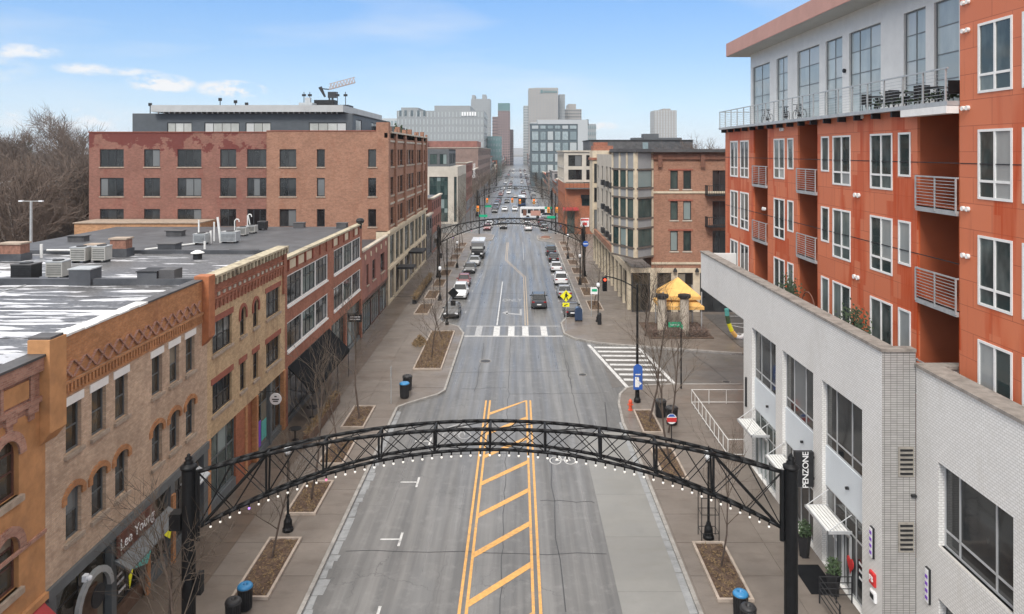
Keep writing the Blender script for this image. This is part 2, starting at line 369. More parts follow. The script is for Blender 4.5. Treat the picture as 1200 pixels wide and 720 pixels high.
def carpaint(name, c, metal=.4):
    m, nt, b = base_mat(name); b.inputs['Base Color'].default_value = (*c, 1); b.inputs['Metallic'].default_value = metal
    b.inputs['Roughness'].default_value = .32; b.inputs['Coat Weight'].default_value = .6; b.inputs['Coat Roughness'].default_value = .08
for n_, c_, mm in (('car_black', (.012, .012, .014), .2), ('car_grey', (.055, .058, .062), .4), ('car_silver', (.36, .37, .375), .5), ('car_white', (.70, .71, .72), .0),
                   ('car_red', (.20, .03, .035), .3), ('car_blue', (.03, .06, .13), .4), ('car_green', (.02, .05, .045), .4), ('car_tan', (.30, .27, .22), .3)):
    carpaint(n_, c_, mm)
# ------------------------------------------------------------ mesh and object helpers
def wloc(o):
    v = Vector((0, 0, 0))
    while o is not None: v += Vector(o.location); o = o.parent
    return v
class TF:
    """local frame of a facade: u along it, d outwards, z up"""
    def __init__(s, o, u, n): s.o, s.u, s.n = Vector(o), Vector(u), Vector(n)
    def __call__(s, u, d, z): return s.o + s.u*u + s.n*d + Vector((0, 0, z))
def TX(X, sg): return TF((X, 0, 0), (0, 1, 0), (sg, 0, 0))       # wall along the street; sg = outward x direction
def TY(Y, sg=-1): return TF((0, Y, 0), (1, 0, 0), (0, sg, 0))    # wall across, facing the camera
ID = TF((0, 0, 0), (1, 0, 0), (0, 1, 0))
class MB:
    def __init__(s): s.v = []; s.f = []
    def add(s, vs, fs):
        k = len(s.v); s.v += [tuple(x) for x in vs]; s.f += [tuple(i+k for i in f) for f in fs]; return s
    def tbox(s, T, u0, u1, d0, d1, z0, z1):
        vs = [T(u, d, z) for z in (z0, z1) for (u, d) in ((u0, d0), (u1, d0), (u1, d1), (u0, d1))]
        return s.add(vs, [(0, 3, 2, 1), (4, 5, 6, 7), (0, 1, 5, 4), (1, 2, 6, 5), (2, 3, 7, 6), (3, 0, 4, 7)])
    def box(s, x0, x1, y0, y1, z0, z1): return s.tbox(ID, x0, x1, y0, y1, z0, z1)
    def quad(s, a, b, c, d): return s.add([a, b, c, d], [(0, 1, 2, 3)])
    def prism(s, pts, off):      # polygon pts (3D) extruded by vector off
        n = len(pts); off = Vector(off)
        vs = [Vector(p) for p in pts] + [Vector(p)+off for p in pts]
        return s.add(vs, [tuple(range(n)), tuple(range(2*n-1, n-1, -1))] + [(i, (i+1) % n, n+(i+1) % n, n+i) for i in range(n)])
    def tube(s, p, q, r0, r1=None, n=6, cap=True):
        p, q = Vector(p), Vector(q); r1 = r0 if r1 is None else r1
        d = q-p
        if d.length < 1e-6: return s
        d.normalize(); a = d.orthogonal().normalized(); b = d.cross(a)
        vs = [p+(a*math.cos(2*PI*i/n)+b*math.sin(2*PI*i/n))*r0 for i in range(n)] + [q+(a*math.cos(2*PI*i/n)+b*math.sin(2*PI*i/n))*r1 for i in range(n)]
        fs = [(i, (i+1) % n, n+(i+1) % n, n+i) for i in range(n)]
        if cap: fs += [tuple(range(n-1, -1, -1)), tuple(range(n, 2*n))]
        return s.add(vs, fs)
    def path(s, pts, r, n=6):
        for a, b in zip(pts, pts[1:]): s.tube(a, b, r, r, n)
        return s
    def lathe(s, c, prof, n=14, cap=True):   # prof: (r, z)
        c = Vector(c); k = len(prof)
        vs = [c+Vector((r*math.cos(2*PI*i/n), r*math.sin(2*PI*i/n), z)) for (r, z) in prof for i in range(n)]
        fs = [(j*n+i, j*n+(i+1) % n, (j+1)*n+(i+1) % n, (j+1)*n+i) for j in range(k-1) for i in range(n)]
        if cap: fs += [tuple(range(n-1, -1, -1)), tuple(range((k-1)*n, k*n))]
        return s.add(vs, fs)
    def ball(s, c, r, n=8, m=5, sz=1):
        return s.lathe(c, [(max(r*math.sin(PI*j/m), r*.02), -r*sz*math.cos(PI*j/m)) for j in range(m+1)], n)
    def wall(s, T, u0, u1, z0, z1, ops=(), dep=.25):
        """front face with rectangular openings and their reveals"""
        us = sorted({u0, u1, *[max(u0, min(u1, o[0])) for o in ops], *[max(u0, min(u1, o[1])) for o in ops]})
        zs = sorted({z0, z1, *[max(z0, min(z1, o[2])) for o in ops], *[max(z0, min(z1, o[3])) for o in ops]})
        for a, b in zip(us, us[1:]):
            run = None
            for c, d in zip(zs, zs[1:]):
                m, n = (a+b)/2, (c+d)/2
                hole = any(o[0] < m < o[1] and o[2] < n < o[3] for o in ops)
                if hole:
                    if run is not None: s.quad(T(a, 0, run), T(b, 0, run), T(b, 0, c), T(a, 0, c)); run = None
                elif run is None: run = c
            if run is not None: s.quad(T(a, 0, run), T(b, 0, run), T(b, 0, z1), T(a, 0, z1))
        for o in ops:
            a, b, c, d = max(o[0], u0), min(o[1], u1), max(o[2], z0), min(o[3], z1)
            s.quad(T(a, 0, c), T(a, -dep, c), T(a, -dep, d), T(a, 0, d)); s.quad(T(b, 0, c), T(b, 0, d), T(b, -dep, d), T(b, -dep, c))
            s.quad(T(a, 0, d), T(a, -dep, d), T(b, -dep, d), T(b, 0, d)); s.quad(T(a, 0, c), T(b, 0, c), T(b, -dep, c), T(a, -dep, c))
        return s
    def mesh(s, name, mat, off=Vector((0, 0, 0)), smooth=False):
        me = bpy.data.meshes.new(name)
        me.from_pydata([tuple(Vector(v)-off) for v in s.v], [], s.f); me.validate()
        bm = bmesh.new(); bm.from_mesh(me); bmesh.ops.recalc_face_normals(bm, faces=bm.faces); bm.to_mesh(me); bm.free()
        me.materials.append(MT[mat])
        if smooth: me.polygons.foreach_set('use_smooth', [True]*len(me.polygons))
        return me
    def build(s, name, mat, parent=None, smooth=False, **kw):
        off = wloc(parent)
        o = bpy.data.objects.new(name, s.mesh(name, mat, off, smooth)); COL.objects.link(o); o.parent = parent
        for k, v in kw.items(): o[k] = v
        return o
def thing(name, loc, label, cat, group=None):
    o = bpy.data.objects.new(name, None); COL.objects.link(o); o.location = loc; o.empty_display_size = .3
    o['label'] = label; o['category'] = cat
    if group: o['group'] = group
    return o
def tagt(o, label, cat, group=None):
    o['label'] = label; o['category'] = cat
    if group: o['group'] = group
    return o
def struct(mb, name, mat): o = mb.build(name, mat); o['kind'] = 'structure'; return o
KIDS = {}
def copy_thing(root, loc, rz=0, label=None, scale=None, swap=None):
    """copy a thing with its parts and sub-parts (mesh data shared)"""
    def rec(o, par):
        c = o.copy(); COL.objects.link(c)
        c.parent = par
        if swap and o.type == 'MESH' and o.data.materials and o.data.materials[0].name == swap[0]:
            c.data = swapmesh(o.data, swap[1])
        for ch in o.children: rec(ch, c)
        return c
    c = rec(root, None); c.location = loc; c.rotation_euler = (0, 0, rz)
    if scale: c.scale = scale if isinstance(scale, tuple) else (scale,)*3
    if label: c['label'] = label
    return c
SW = {}
def swapmesh(me, mat):
    k = (me.name, mat)
    if k not in SW:
        n = me.copy(); n.materials.clear(); n.materials.append(MT[mat]); SW[k] = n
    return SW[k]
def clone(o, parent, loc):   # copy one part with shared mesh
    c = o.copy(); COL.objects.link(c); c.parent = parent; c.location = loc; return c

def window(par, T, u0, u1, z0, z1, vs=(), hs=(), fw=.06, fm='window_black', gm='glass_dark', rec=.14, bar=.05, name='window', panes=True, fd=.07):
    """frame mesh (part) with panes (sub-parts); vs / hs fractions of mullions and transoms"""
    m = MB(); d0, d1 = -rec-fd, -rec
    m.tbox(T, u0, u0+fw, d0, d1, z0, z1).tbox(T, u1-fw, u1, d0, d1, z0, z1)
    m.tbox(T, u0+fw, u1-fw, d0, d1, z0, z0+fw).tbox(T, u0+fw, u1-fw, d0, d1, z1-fw, z1)
    ue = [u0+fw]+[u0+(u1-u0)*f for f in vs]+[u1-fw]; ze = [z0+fw]+[z0+(z1-z0)*f for f in hs]+[z1-fw]
    for u in ue[1:-1]: m.tbox(T, u-bar/2, u+bar/2, d0, d1-.004, z0+fw, z1-fw)
    for z in ze[1:-1]: m.tbox(T, u0+fw, u1-fw, d0, d1-.012, z-bar/2, z+bar/2)
    w = m.build(name, fm, par)
    if panes:
        for i in range(len(ue)-1):
            for j in range(len(ze)-1):
                MB().tbox(T, ue[i], ue[i+1], -rec-fd*.6, -rec-fd*.45, ze[j], ze[j+1]).build('pane', gm, w)
    else:
        MB().tbox(T, u0+fw, u1-fw, -rec-fd*.6, -rec-fd*.45, z0+fw, z1-fw).build('pane', gm, w)
    return w
def sill(par, T, u0, u1, z, mat='sill_stone', h=.14, d=.1, ex=.1):
    return MB().tbox(T, u0-ex, u1+ex, -.02, d, z-h, z).build('sill', mat, par)
def lintel(par, T, u0, u1, z, h, mat, ex=.15, d=.03):
    return MB().tbox(T, u0-ex, u1+ex, -.02, d, z, z+h).build('lintel', mat, par)
def arch_pts(u0, u1, z, rise, n=10):
    """points of a segmental arch from (u0,z) to (u1,z) with given rise"""
    w = (u1-u0)/2; R = (w*w+rise*rise)/(2*rise); c = (u0+u1)/2; zc = z+rise-R; a = math.asin(min(1, w/R))
    if rise > w-.001: a = PI/2; R = w; zc = z
    return [(c+R*math.sin(-a+2*a*i/n), zc+R*math.cos(-a+2*a*i/n)) for i in range(n+1)]
def arch_hood(par, T, u0, u1, z, rise, th, mat, d0=-.02, d1=.06, leg=.3, ex=0, name='arch_hood'):
    a = arch_pts(u0-ex, u1+ex, z, rise); b = arch_pts(u0-ex-th, u1+ex+th, z, rise+th)
    a = [(u0-ex, z-leg)]+a+[(u1+ex, z-leg)]; b = [(u0-ex-th, z-leg)]+b+[(u1+ex+th, z-leg)]
    m = MB()
    for i in range(len(a)-1):
        q = [a[i], a[i+1], b[i+1], b[i]]
        vs = [T(u, d0, zz) for u, zz in q]+[T(u, d1, zz) for u, zz in q]
        m.add(vs, [(0, 1, 2, 3), (7, 6, 5, 4), (0, 4, 5, 1), (1, 5, 6, 2), (2, 6, 7, 3), (3, 7, 4, 0)])
    return m.build(name, mat, par)
def spandrel(m, T, u0, u1, z, rise, ztop, dep=.16, n=10):
    """solid fill between a rectangular opening head (ztop) and its arch"""
    a = arch_pts(u0, u1, z, rise, n)
    for i in range(n):
        (p, q), (r, t) = a[i], a[i+1]
        m.quad(T(p, -.001, q), T(r, -.001, t), T(r, -.001, ztop), T(p, -.001, ztop)); m.quad(T(p, -.001, q), T(p, -dep, q), T(r, -dep, t), T(r, -.001, t))
def text(s, size, T, u, z, mat, parent, d=.02, rot=0, name='lettering', depth=.01, mirror=False, sp=1.0):
    cu = bpy.data.curves.new('lettering', 'FONT'); cu.body = s; cu.size = size; cu.extrude = depth
    cu.align_x = 'CENTER'; cu.align_y = 'CENTER'; cu.space_character = sp; cu.resolution_u = 3
    o = bpy.data.objects.new('tmp', cu); COL.objects.link(o)
    dg = bpy.context.evaluated_depsgraph_get(); me = bpy.data.meshes.new_from_object(o.evaluated_get(dg))
    bpy.data.objects.remove(o)
    m = MB(); c, sn = math.cos(rot), math.sin(rot)
    # reading direction must be left-to-right for someone facing the wall
    right = T.n.cross(Vector((0, 0, 1))) * -1
    sg = 1 if right.dot(T.u) > 0 else -1
    for v in me.vertices:
        x, y = v.co.x*c - v.co.y*sn, v.co.x*sn + v.co.y*c
        m.v.append(tuple(T(u+sg*x, d+v.co.z, z+y)))
    m.f = [tuple(p.vertices) for p in me.polygons]
    bpy.data.meshes.remove(me)
    return m.build(name, mat, parent)
def slabroof(mb, x0, x1, y0, y1, z): mb.box(x0, x1, y0, y1, z-.3, z)
def gpt(px, py): d = py-CY; return ((px-CX)*H/d, F*H/d)
def uX(X, px): return F*X/(px-CX)          # street-wall position seen at column px
def zX(X, px, py): return H-(py-CY)*X/(px-CX)
def xY(Y, px): return (px-CX)*Y/F
def zY(Y, py): return H-(py-CY)*Y/F

# ------------------------------------------------------------ ground, road, pavements
struct(MB().box(-4000, 4000, -200, 7100, -1.2, -.25), 'ground', 'ground_soil')
struct(MB().box(-200, 200, -60, 2600, -.25, 0), 'road', 'asphalt')
def poly_slab(pts, z0, z1): return MB().prism([(x, y, z0) for x, y in pts], (0, 0, z1-z0))
PZ = .14
LFT = [(-120, -40), (-8.9, -40), (-8.87, 53.6), (-8.3, 54.4), (-6.2, 56.5), (-5.75, 57.5), (-5.6, 75.5), (-6.4, 78.5), (-8.4, 80.5), (-8.85, 82), (-8.85, 150), (-7.6, 153.5), (-5.5, 155.5), (-5.3, 164), (-6.5, 167), (-9, 168.5), (-120, 168.5)]
RGT = [(120, -40), (7.45, -40), (7.4, 46), (7.25, 50.5), (7.5, 54.5), (7.9, 56.6), (8.6, 58.0), (9.6, 58.7), (12.5, 59.0), (120, 59.0)]
RGF = [(120, 62), (21, 67.9), (10, 71.0), (7.8, 71.8), (5.6, 73.6), (4.75, 75.4), (4.7, 80), (5.4, 82.4), (7.4, 84.5), (7.6, 86), (7.6, 150), (6.6, 152.5), (4.6, 154.5), (4.2, 156), (4.2, 163), (5.2, 166), (8.5, 168), (120, 168)]
def pave(pts, name='pavement'):
    o = struct(poly_slab(pts, -.1, PZ-.02), name, 'pavement'); return o
PL, PR, PF = pave(LFT), pave(RGT), pave(RGF)
def kerb(pts, par, w=.16, z=PZ+.004, mat='kerb_stone'):
    """kerb stones laid along the pavement edge, one long stone at a time"""
    out = []
    for (x0, y0), (x1, y1) in zip(pts, pts[1:]):
        a, b = Vector((x0, y0, 0)), Vector((x1, y1, 0)); l = (b-a).length; n = max(1, round(l/3.0)); 
        for i in range(n):
            p, q = a.lerp(b, (i+.004)/n), a.lerp(b, (i+.996)/n)
            d = (q-p).normalized(); nn = Vector((-d.y, d.x, 0))*w
            MB().prism([p-nn*.12+Vector((0, 0, -.05)), q-nn*.12+Vector((0, 0, -.05)), q+nn+Vector((0, 0, -.05)), p+nn+Vector((0, 0, -.05))], (0, 0, z+.05)).build('kerb_stone', mat, par)
kerb([(-8.88, 15)] + LFT[2:15], PL)
kerb(list(reversed([(7.43, 15)] + RGT[2:9]+[(24, 59.0)])), PR)
kerb(list(reversed(RGF[1:17])), PF)
# slabs: one mesh per size, instanced along the pavement
def inpoly(x, y, P):
    c = False; n = len(P)
    for i in range(n):
        (x1, y1), (x2, y2) = P[i], P[(i+1) % n]
        if (y1 > y) != (y2 > y) and x < (x2-x1)*(y-y1)/(y2-y1)+x1: c = not c
    return c
def slabs(par, P, x0, nx, w, y0, y1, l, mt='pavement'):
    m = MB(); g = .014
    m.prism([(g, g, 0), (w-g, g, 0), (w-g, l-g, 0), (g, l-g, 0)], (0, 0, .02))
    me = m.mesh('paving_slab', mt)
    y = y0
    while y < y1:
        for i in range(nx):
            x = x0+i*w
            if all(inpoly(a, b, P) for a, b in ((x+.02, y), (x+w-.02, y), (x+.02, y+l), (x+w-.02, y+l), (x+w/2, y+l/2))):
                o = bpy.data.objects.new('paving_slab', me); COL.objects.link(o); o.parent = par; o.location = (x, y, PZ-.02)
        y += l
slabs(PL, LFT, -15.9, 1, 2.29, 24, 150, 2.75, 'pavement_wet'); slabs(PL, LFT, -13.61, 2, 2.29, 24, 150, 2.75)
slabs(PL, LFT, -8.85, 1, 3.0, 58, 75, 2.75)
slabs(PR, RGT, 7.65, 3, 2.1, 24, 56.5, 2.75)
slabs(PR, RGT, 14.0, 5, 2.1, 46, 58.5, 2.75)
slabs(PF, RGF, 7.85, 2, 2.65, 73, 150, 2.75)
# concrete parking lane in cast bays
lane = struct(MB().box(4.3, 7.3, 5, 49.1, -.1, .006), 'parking_lane', 'concrete_lane')
y = 9.0
me = MB().box(4.315, 7.22, 0, 4.44, .004, .014).mesh('concrete_bay', 'concrete_lane')
while y < 45:
    o = bpy.data.objects.new('concrete_bay', me); COL.objects.link(o); o.parent = lane; o.location = (0, y, 0); y += 4.46
# broken gutter strip on the left and slimmer one right
gm = MB(); random.seed(3)
y = 12.0
while y < 53:
    l = random.uniform(.5, 1.3); w = random.uniform(.30, .5); k = random.uniform(-.08, .08)
    gm.prism([(-8.86, y, .003), (-8.86+w, y+k, .003), (-8.86+w*random.uniform(.8, 1.1), y+l*.95+k, .003), (-8.86, y+l*.96, .003)], (0, 0, .008)); y += l
o = gm.build('gutter_concrete', 'gutter'); o['kind'] = 'structure'
gm = MB(); y = 12.0
while y < 49:
    l = random.uniform(2, 3); gm.prism([(7.08+random.uniform(-.03, .03), y, .015), (7.4, y, .015), (7.4, y+l*.98, .015), (7.08, y+l*.98, .015)], (0, 0, .005)); y += l
o = gm.build('gutter_concrete', 'gutter'); o['kind'] = 'structure'
# side street and parking-lot surfaces
sp = [(7.6, 58.3), (9.4, 59.1), (12.5, 59.3), (120, 59.3), (120, 61.8), (21, 67.6), (10, 70.7), (7.6, 71.5)]
struct(poly_slab(sp, -.1, .005), 'side_street', 'side_asphalt')
struct(MB().box(21.5, 60, 70, 84, 0, PZ+.02), 'parking_lot', 'side_asphalt')
for x0, y0, x1, y1 in ((22, 75, 29, 75.3), (23.0, 79.5, 29, 79.8), (24, 83, 33, 83.3)):
    struct(MB().box(x0, x1, y0, y0+.14, PZ+.02, PZ+.028), 'parking_line', 'road_white')
struct(MB().prism([(23, 78.8, PZ+.02), (23.2, 78.8, PZ+.02), (26.2, 75.2, PZ+.02), (26, 75.2, PZ+.02)], (0, 0, .008)), 'parking_line', 'road_white')
# seams and tar joints
for (x, y0, y1) in ((-.75, 22, 75), (4.3, 49.2, 74)):
    m = MB(); yy = y0; xx = x
    while yy < y1:
        nx = x+random.uniform(-.06, .06); m.prism([(xx-.02, yy, .003), (xx+.02, yy, .003), (nx+.02, yy+.8, .003), (nx-.02, yy+.8, .003)], (0, 0, .003)); xx = nx; yy += .8
    struct(m, 'road_seam', 'tar')
def seam(pts, w=.05):
    m = MB(); 
    for (a, b), (c, d) in zip(pts, pts[1:]):
        v = Vector((c-a, d-b, 0)).normalized(); n = Vector((-v.y, v.x, 0))*w/2; p, q = Vector((a, b, .0034)), Vector((c, d, .0034))
        m.prism([p-n, q-n, q+n, p+n], (0, 0, .003))
    struct(m, 'road_seam', 'tar')
def wob(x0, y0, x1, y1, n=9, a=.12):
    return [(x0+(x1-x0)*i/n+random.uniform(-a, a), y0+(y1-y0)*i/n+random.uniform(-a, a)) for i in range(n+1)]
for w_ in ((-8.4, 45.2, -.6, 45.6), (-8.3, 34.6, 4.2, 34.2), (-.6, 56.8, 7, 57.2), (-8, 62.3, 4.5, 62.9), (1.2, 39.5, 4.2, 39.3), (4.4, 66, 4.3, 58), (-4.8, 58, -1, 58.4), (1.9, 30, 2.0, 47), (-3.4, 57.5, -3.3, 72)):
    seam(wob(*w_))
seam(wob(17.5, 59.6, 16.4, 68.6, 7), .1)
for y in (88, 97, 108, 121, 135, 149): seam(wob(-8, y, 7, y+.4, 12, .15), .07)
# ------------------------------------------------------------ painted markings
MKN = [0]
def mark(pts, mat, name='road_marking'):
    MKN[0] += 1
    return struct(MB().prism([(x, y, .004) for x, y in pts], (0, 0, .005)), name, mat)
def line(x0, y0, x1, y1, w, mat, name='road_marking'):
    v = Vector((x1-x0, y1-y0)).normalized(); n = Vector((-v.y, v.x))*w/2
    return mark([(x0-n.x, y0-n.y), (x1-n.x, y1-n.y), (x1+n.x, y1+n.y), (x0+n.x, y0+n.y)], mat, name)
yl = dict(left=(-2.43, -2.13), right=(.94, .64))
for s_ in yl.values():
    for x in s_: line(x, 12, x, 55.4, .13, 'road_yellow', 'yellow_line')
for k in range(-4, 7):
    y = 30.5+3.68*k
    a, b = .52, 2.85
    mark([(-2.06, y-.25), (-2.06, y+.25), (.57, min(y+b+.25, 55.4)), (.57, min(y+b-.25, 55.2))], 'road_yellow', 'yellow_hatch_bar')
for y in (23.6, 29.7, 35.55, 41.7, 47.6):
    mark([(-5.82, y-.62), (-5.70, y-.62), (-5.70, y+.62), (-5.82, y+.62)], 'road_white', 'parking_tick')
    mark([(-6.75, y-.06), (-5.83, y-.06), (-5.83, y+.06), (-6.75, y+.06)], 'road_white', 'parking_tick')
for y in (86, 92.5, 99, 105.5, 112, 118.5, 125, 131.5, 138):
    for x, d in ((-6.2, -.9), (5.2, .9)):
        mark([(x-.06, y-.6), (x+.06, y-.6), (x+.06, y+.6), (x-.06, y+.6)], 'road_white_worn', 'parking_tick')
        x0, x1 = sorted((x+.07*(1 if d > 0 else -1), x+d)); mark([(x0, y-.06), (x1, y-.06), (x1, y+.06), (x0, y+.06)], 'road_white_worn', 'parking_tick')
# zebra across the main street
line(-5.6, 74.7, 4.6, 74.7, .28, 'road_white', 'crosswalk_line'); line(-5.6, 79.0, 4.6, 79.0, .28, 'road_white_worn', 'crosswalk_line')
for x in (-4.15, -2.25, -.7, .78, 2.75): mark([(x-.33, 74.85), (x+.33, 74.85), (x+.33, 78.85), (x-.33, 78.85)], 'road_white' if x != -4.15 else 'road_white_worn', 'crosswalk_bar')
# crossing of the side street
line(6.95, 71.4, 8.85, 58.3, .30, 'road_white', 'crosswalk_line'); line(11.75, 70.2, 12.8, 59.5, .30, 'road_white', 'crosswalk_line')
for i in range(8):
    y = 60.2+1.42*i; t = (y-58.3)/13.1
    xl, xr = 8.85-1.9*t+.25, 12.85-1.05*t-.35
    if y-.2 > 59.4: mark([(xl, y), (xr, y-.12), (xr, y+.40), (xl, y+.52)], 'road_white', 'crosswalk_bar')
line(-2.3, 79.4, -2.25, 106, .14, 'road_white', 'lane_line')
for dx in (0, .28):
    line(.8+dx, 79.4, .85+dx, 110, .12, 'road_yellow_worn', 'yellow_line'); line(.85+dx, 110, -2.2+dx, 127, .12, 'road_yellow_worn', 'yellow_line'); line(-2.2+dx, 127, -2.3+dx, 152, .12, 'road_yellow_worn', 'yellow_line')
line(1.0, 127, 1.0, 152, .12, 'road_white_worn', 'lane_line')
line(5.9, 47, 6.6, 55, .08, 'tar')
# turn arrow and ONLY
mark([(-1.4, 85.0), (.2, 84.4), (.2, 84.9), (-1.4, 85.6)], 'road_white_worn', 'turn_arrow'); mark([(-1.9, 85.6), (-1.2, 84.4), (-1.2, 86.6)], 'road_white_worn', 'turn_arrow')
mark([(.2, 84.2), (.45, 84.2), (.45, 87.5), (.2, 87.5)], 'road_white_worn', 'turn_arrow')
TG = TF((0, 0, 0), (1, 0, 0), (0, 0, 1))
def road_text(s, size, x, y, sy, mat):
    cu = bpy.data.curves.new('road_word', 'FONT'); cu.body = s; cu.size = size; cu.align_x = 'CENTER'; cu.resolution_u = 2; cu.extrude = .002
    o = bpy.data.objects.new('road_word', cu); COL.objects.link(o); dg = bpy.context.evaluated_depsgraph_get()
    me = bpy.data.meshes.new_from_object(o.evaluated_get(dg)); bpy.data.objects.remove(o)
    o = bpy.data.objects.new('road_word', me); COL.objects.link(o); o.location = (x, y, .007); o.scale = (1, sy, 1); me.materials.append(MT[mat]); o['kind'] = 'structure'
road_text('ONLY', .95, -.75, 92, 2.6, 'road_white_worn')
def bike_mark(x, y, mat, s=1.0):
    m = MB()
    def P(a, b): return Vector((x+a*s, y+b*s*1.5, .004))
    def seg(a, b, w=.035):
        v = (b-a).normalized(); n = Vector((-v.y, v.x, 0))*w; m.prism([a-n, b-n, b+n, a+n], (0, 0, .004))
    for c in (-.45, .45):
        for i in range(14): seg(P(c+.34*math.cos(2*PI*i/14), .34*math.sin(2*PI*i/14)), P(c+.34*math.cos(2*PI*(i+1)/14), .34*math.sin(2*PI*(i+1)/14)))
    for a in (((-.45, 0), (-.2, .5)), ((-.2, .5), (.3, .5)), ((.3, .5), (0, 0)), ((0, 0), (-.45, 0)), ((0, 0), (-.2, .5)), ((.45, 0), (.25, .75)), ((.25, .75), (.45, .8)), ((-.3, .65), (-.1, .65))): seg(P(*a[0]), P(*a[1]))
    struct(m, 'bicycle_marking', mat)
bike_mark(2.75, 44.6, 'road_white'); bike_mark(-4.1, 48.6, 'road_white_worn', 1.2)
for k in range(2):
    for sgn in (-1, 1): line(-4.1+sgn*.75, 49.9+k*.9, -4.1, 50.6+k*.9, .12, 'road_white_worn', 'chevron_marking')
# manhole covers
def manhole(x, y, r, label):
    t = thing('manhole_cover', (x, y, .004), label, 'manhole cover')
    MB().lathe((x, y, .004), [(r, 0), (r, .008), (r*.88, .008), (r*.88, .004)], 24).build('ring', 'kerb_stone', t)
    MB().lathe((x, y, .006), [(r*.85, 0), (r*.85, .006)], 20).build('lid', 'plastic_black', t)
manhole(-2.95, 65.8, .55, 'dark round manhole cover in the cracked patch left of the street centre')
manhole(5.5, 61.8, .38, 'small dark manhole cover beside the zebra crossing of the side street')
manhole(17.2, 59.9, .35, 'dark round cover on the side street kerb near the white building')
# ============================================================ LEFT ROW (wall plane X = -15.9)
XL = -15.9; TL = TX(XL, 1)
# ---- painted orange house, nearest
b = thing('brick_house', (XL, 12, 0), 'orange painted brick house with round-arched brown windows, nearest on the left street front', 'building')
ups = [(22.0, 23.1), (19.2, 20.3), (17.2, 18.3)]
ops = [(a, c, 8.07, 9.42+.56) for a, c in ups] + [(a, c, 5.12, 6.42+.55) for a, c in ups] + [(17.5, 22.9, .4, 3.9)]
m = MB().wall(TL, 12, 24.4, 0, 10.5, ops, .3)
for a, c in ups: spandrel(m, TL, a, c, 9.42, .54, 9.98, .3); spandrel(m, TL, a, c, 6.42, .54, 6.97, .3)
m.box(XL-14, XL-.31, 12, 24.4, 0, 9.0)
m.build('wall', 'paint_orange', b)
m = MB().tbox(TL, 12, 24.1, -.35, 0, 10.5, 12.2).tbox(TL, 12, 24.1, .0, .16, 11.75, 12.2).tbox(TL, 12, 24.1, 0, .1, 10.72, 10.9)
u = 12.2
while u < 23.9:
    m.tbox(TL, u, u+.5, 0, .1, 10.45, 10.715); m.tbox(TL, u+.1, u+.36, 0, .06, 10.25, 10.445); u += 1.02
for u in (22.2, 20.2, 18.2): m.tbox(TL, u-.02, u+.1, 0, .09, 10.9, 11.75); m.tbox(TL, u+1.35, u+1.5, 0, .09, 10.9, 11.75)
m.build('cornice', 'brick_pinkish', b)
MB().tbox(TL, 12, 24.1, -.4, .22, 12.2, 12.28).build('coping', 'roof_mid', b)
for u in (22.32, 20.32):
    for z0 in (11.0,): MB().tbox(TL, u, u+1.2, 0, .05, z0, 11.6).build('recessed_panel', 'paint_orange', b)
for a, c in ups:
    for z0, z1 in ((8.07, 9.95), (5.12, 6.95)):
        window(b, TL, a, c, z0, z1, (), (.42, .74), .09, 'window_brown', 'glass_warm', .16, .06)
        MB().tbox(TL, a-.1, c+.1, -.1, .14, z0-.2, z0).build('sill', 'sill_stone', b)
        arch_hood(b, TL, a, c, z1-.53, .54, .30, 'brick_pinkish', leg=.06)
MB().tbox(TL, 12, 24.38, 0, .07, 6.22, 6.34).build('string_course', 'brick_pinkish', b)
MB().tbox(TL, 12, 24.38, .0, .14, 4.0, 4.22).build('string_course', 'paint_orange', b)
window(b, TL, 17.5, 22.9, .4, 3.9, (.33, .66), (.7,), .12, 'window_brown', 'glass_warm', .1)
MB().prism([TL(21.0, .05, 4.0), TL(21.0, .9, 3.2), TL(21.0, .9, 3.0), TL(21.0, .05, 3.0)], (0, 3.2, 0)).build('awning', 'canvas_red', b)
MB().box(XL-14, XL-.4, 12, 24.4, 10.9, 11.2).build('roof', 'roof_membrane', b)
MB().tbox(TL, 23.0, 23.9, -1.3, -.5, 11.2, 11.9).build('roof_vent', 'dark_metal', b)

# ---- pier pair + tan house
b = thing('brick_house', (XL, 24.4, 0), 'tan brick house with white lintels, orange arch hoods and a lattice brick frieze', 'building')
U6 = [(25.5, 26.42), (27.05, 28.0), (28.63, 29.55), (31.5, 32.42), (33.1, 34.04), (34.72, 35.66)]
ops = [(a, c, 8.3, 10.02) for a, c in U6] + [(a, c, 5.2, 7.02) for a, c in U6]
shop = [(24.9, 28.3), (28.65, 31.0), (31.25, 33.1), (33.5, 36.6)]
ops += [(a, c, .35, 3.8) for a, c in shop]
m = MB().wall(TL, 24.4, 37.1, 4.2, 10.4, [o for o in ops if o[2] > 4], .28)
for a, c in U6: spandrel(m, TL, a, c, 6.84, .17, 7.02, .28)
m.box(XL-15, XL-.3, 24.42, 37.1, .0, 10.3)
m.build('wall', 'brick_tan', b)
m = MB().tbox(TL, 24.4, 37.1, -.35, 0, 10.4, 12.5); m.tbox(TL, 25.0, 36.5, 0, .10, 10.83, 10.92).tbox(TL, 25.0, 36.5, 0, .05, 10.4, 10.52)
u = 25.02
while u < 36.4: m.tbox(TL, u, u+.11, 0, .085, 10.52, 10.83); u += .22
m.build('parapet', 'brick_orange', b)
cr = MB()
for sg in (1, -1):
    cr.prism([TL(-.32*sg-.045, 0, -.29), TL(-.32*sg+.045, 0, -.29), TL(.32*sg+.045, 0, .29), TL(.32*sg-.045, 0, .29)], (.07 if sg > 0 else .075, 0, 0))
me = cr.mesh('brick_cross', 'brick_pinkish', Vector((XL, 0, 0)))
for i in range(15):
    o = bpy.data.objects.new('brick_cross', me); COL.objects.link(o); o.parent = b; o.location = Vector((XL, 25.5+i*.74, 11.28))-wloc(b)
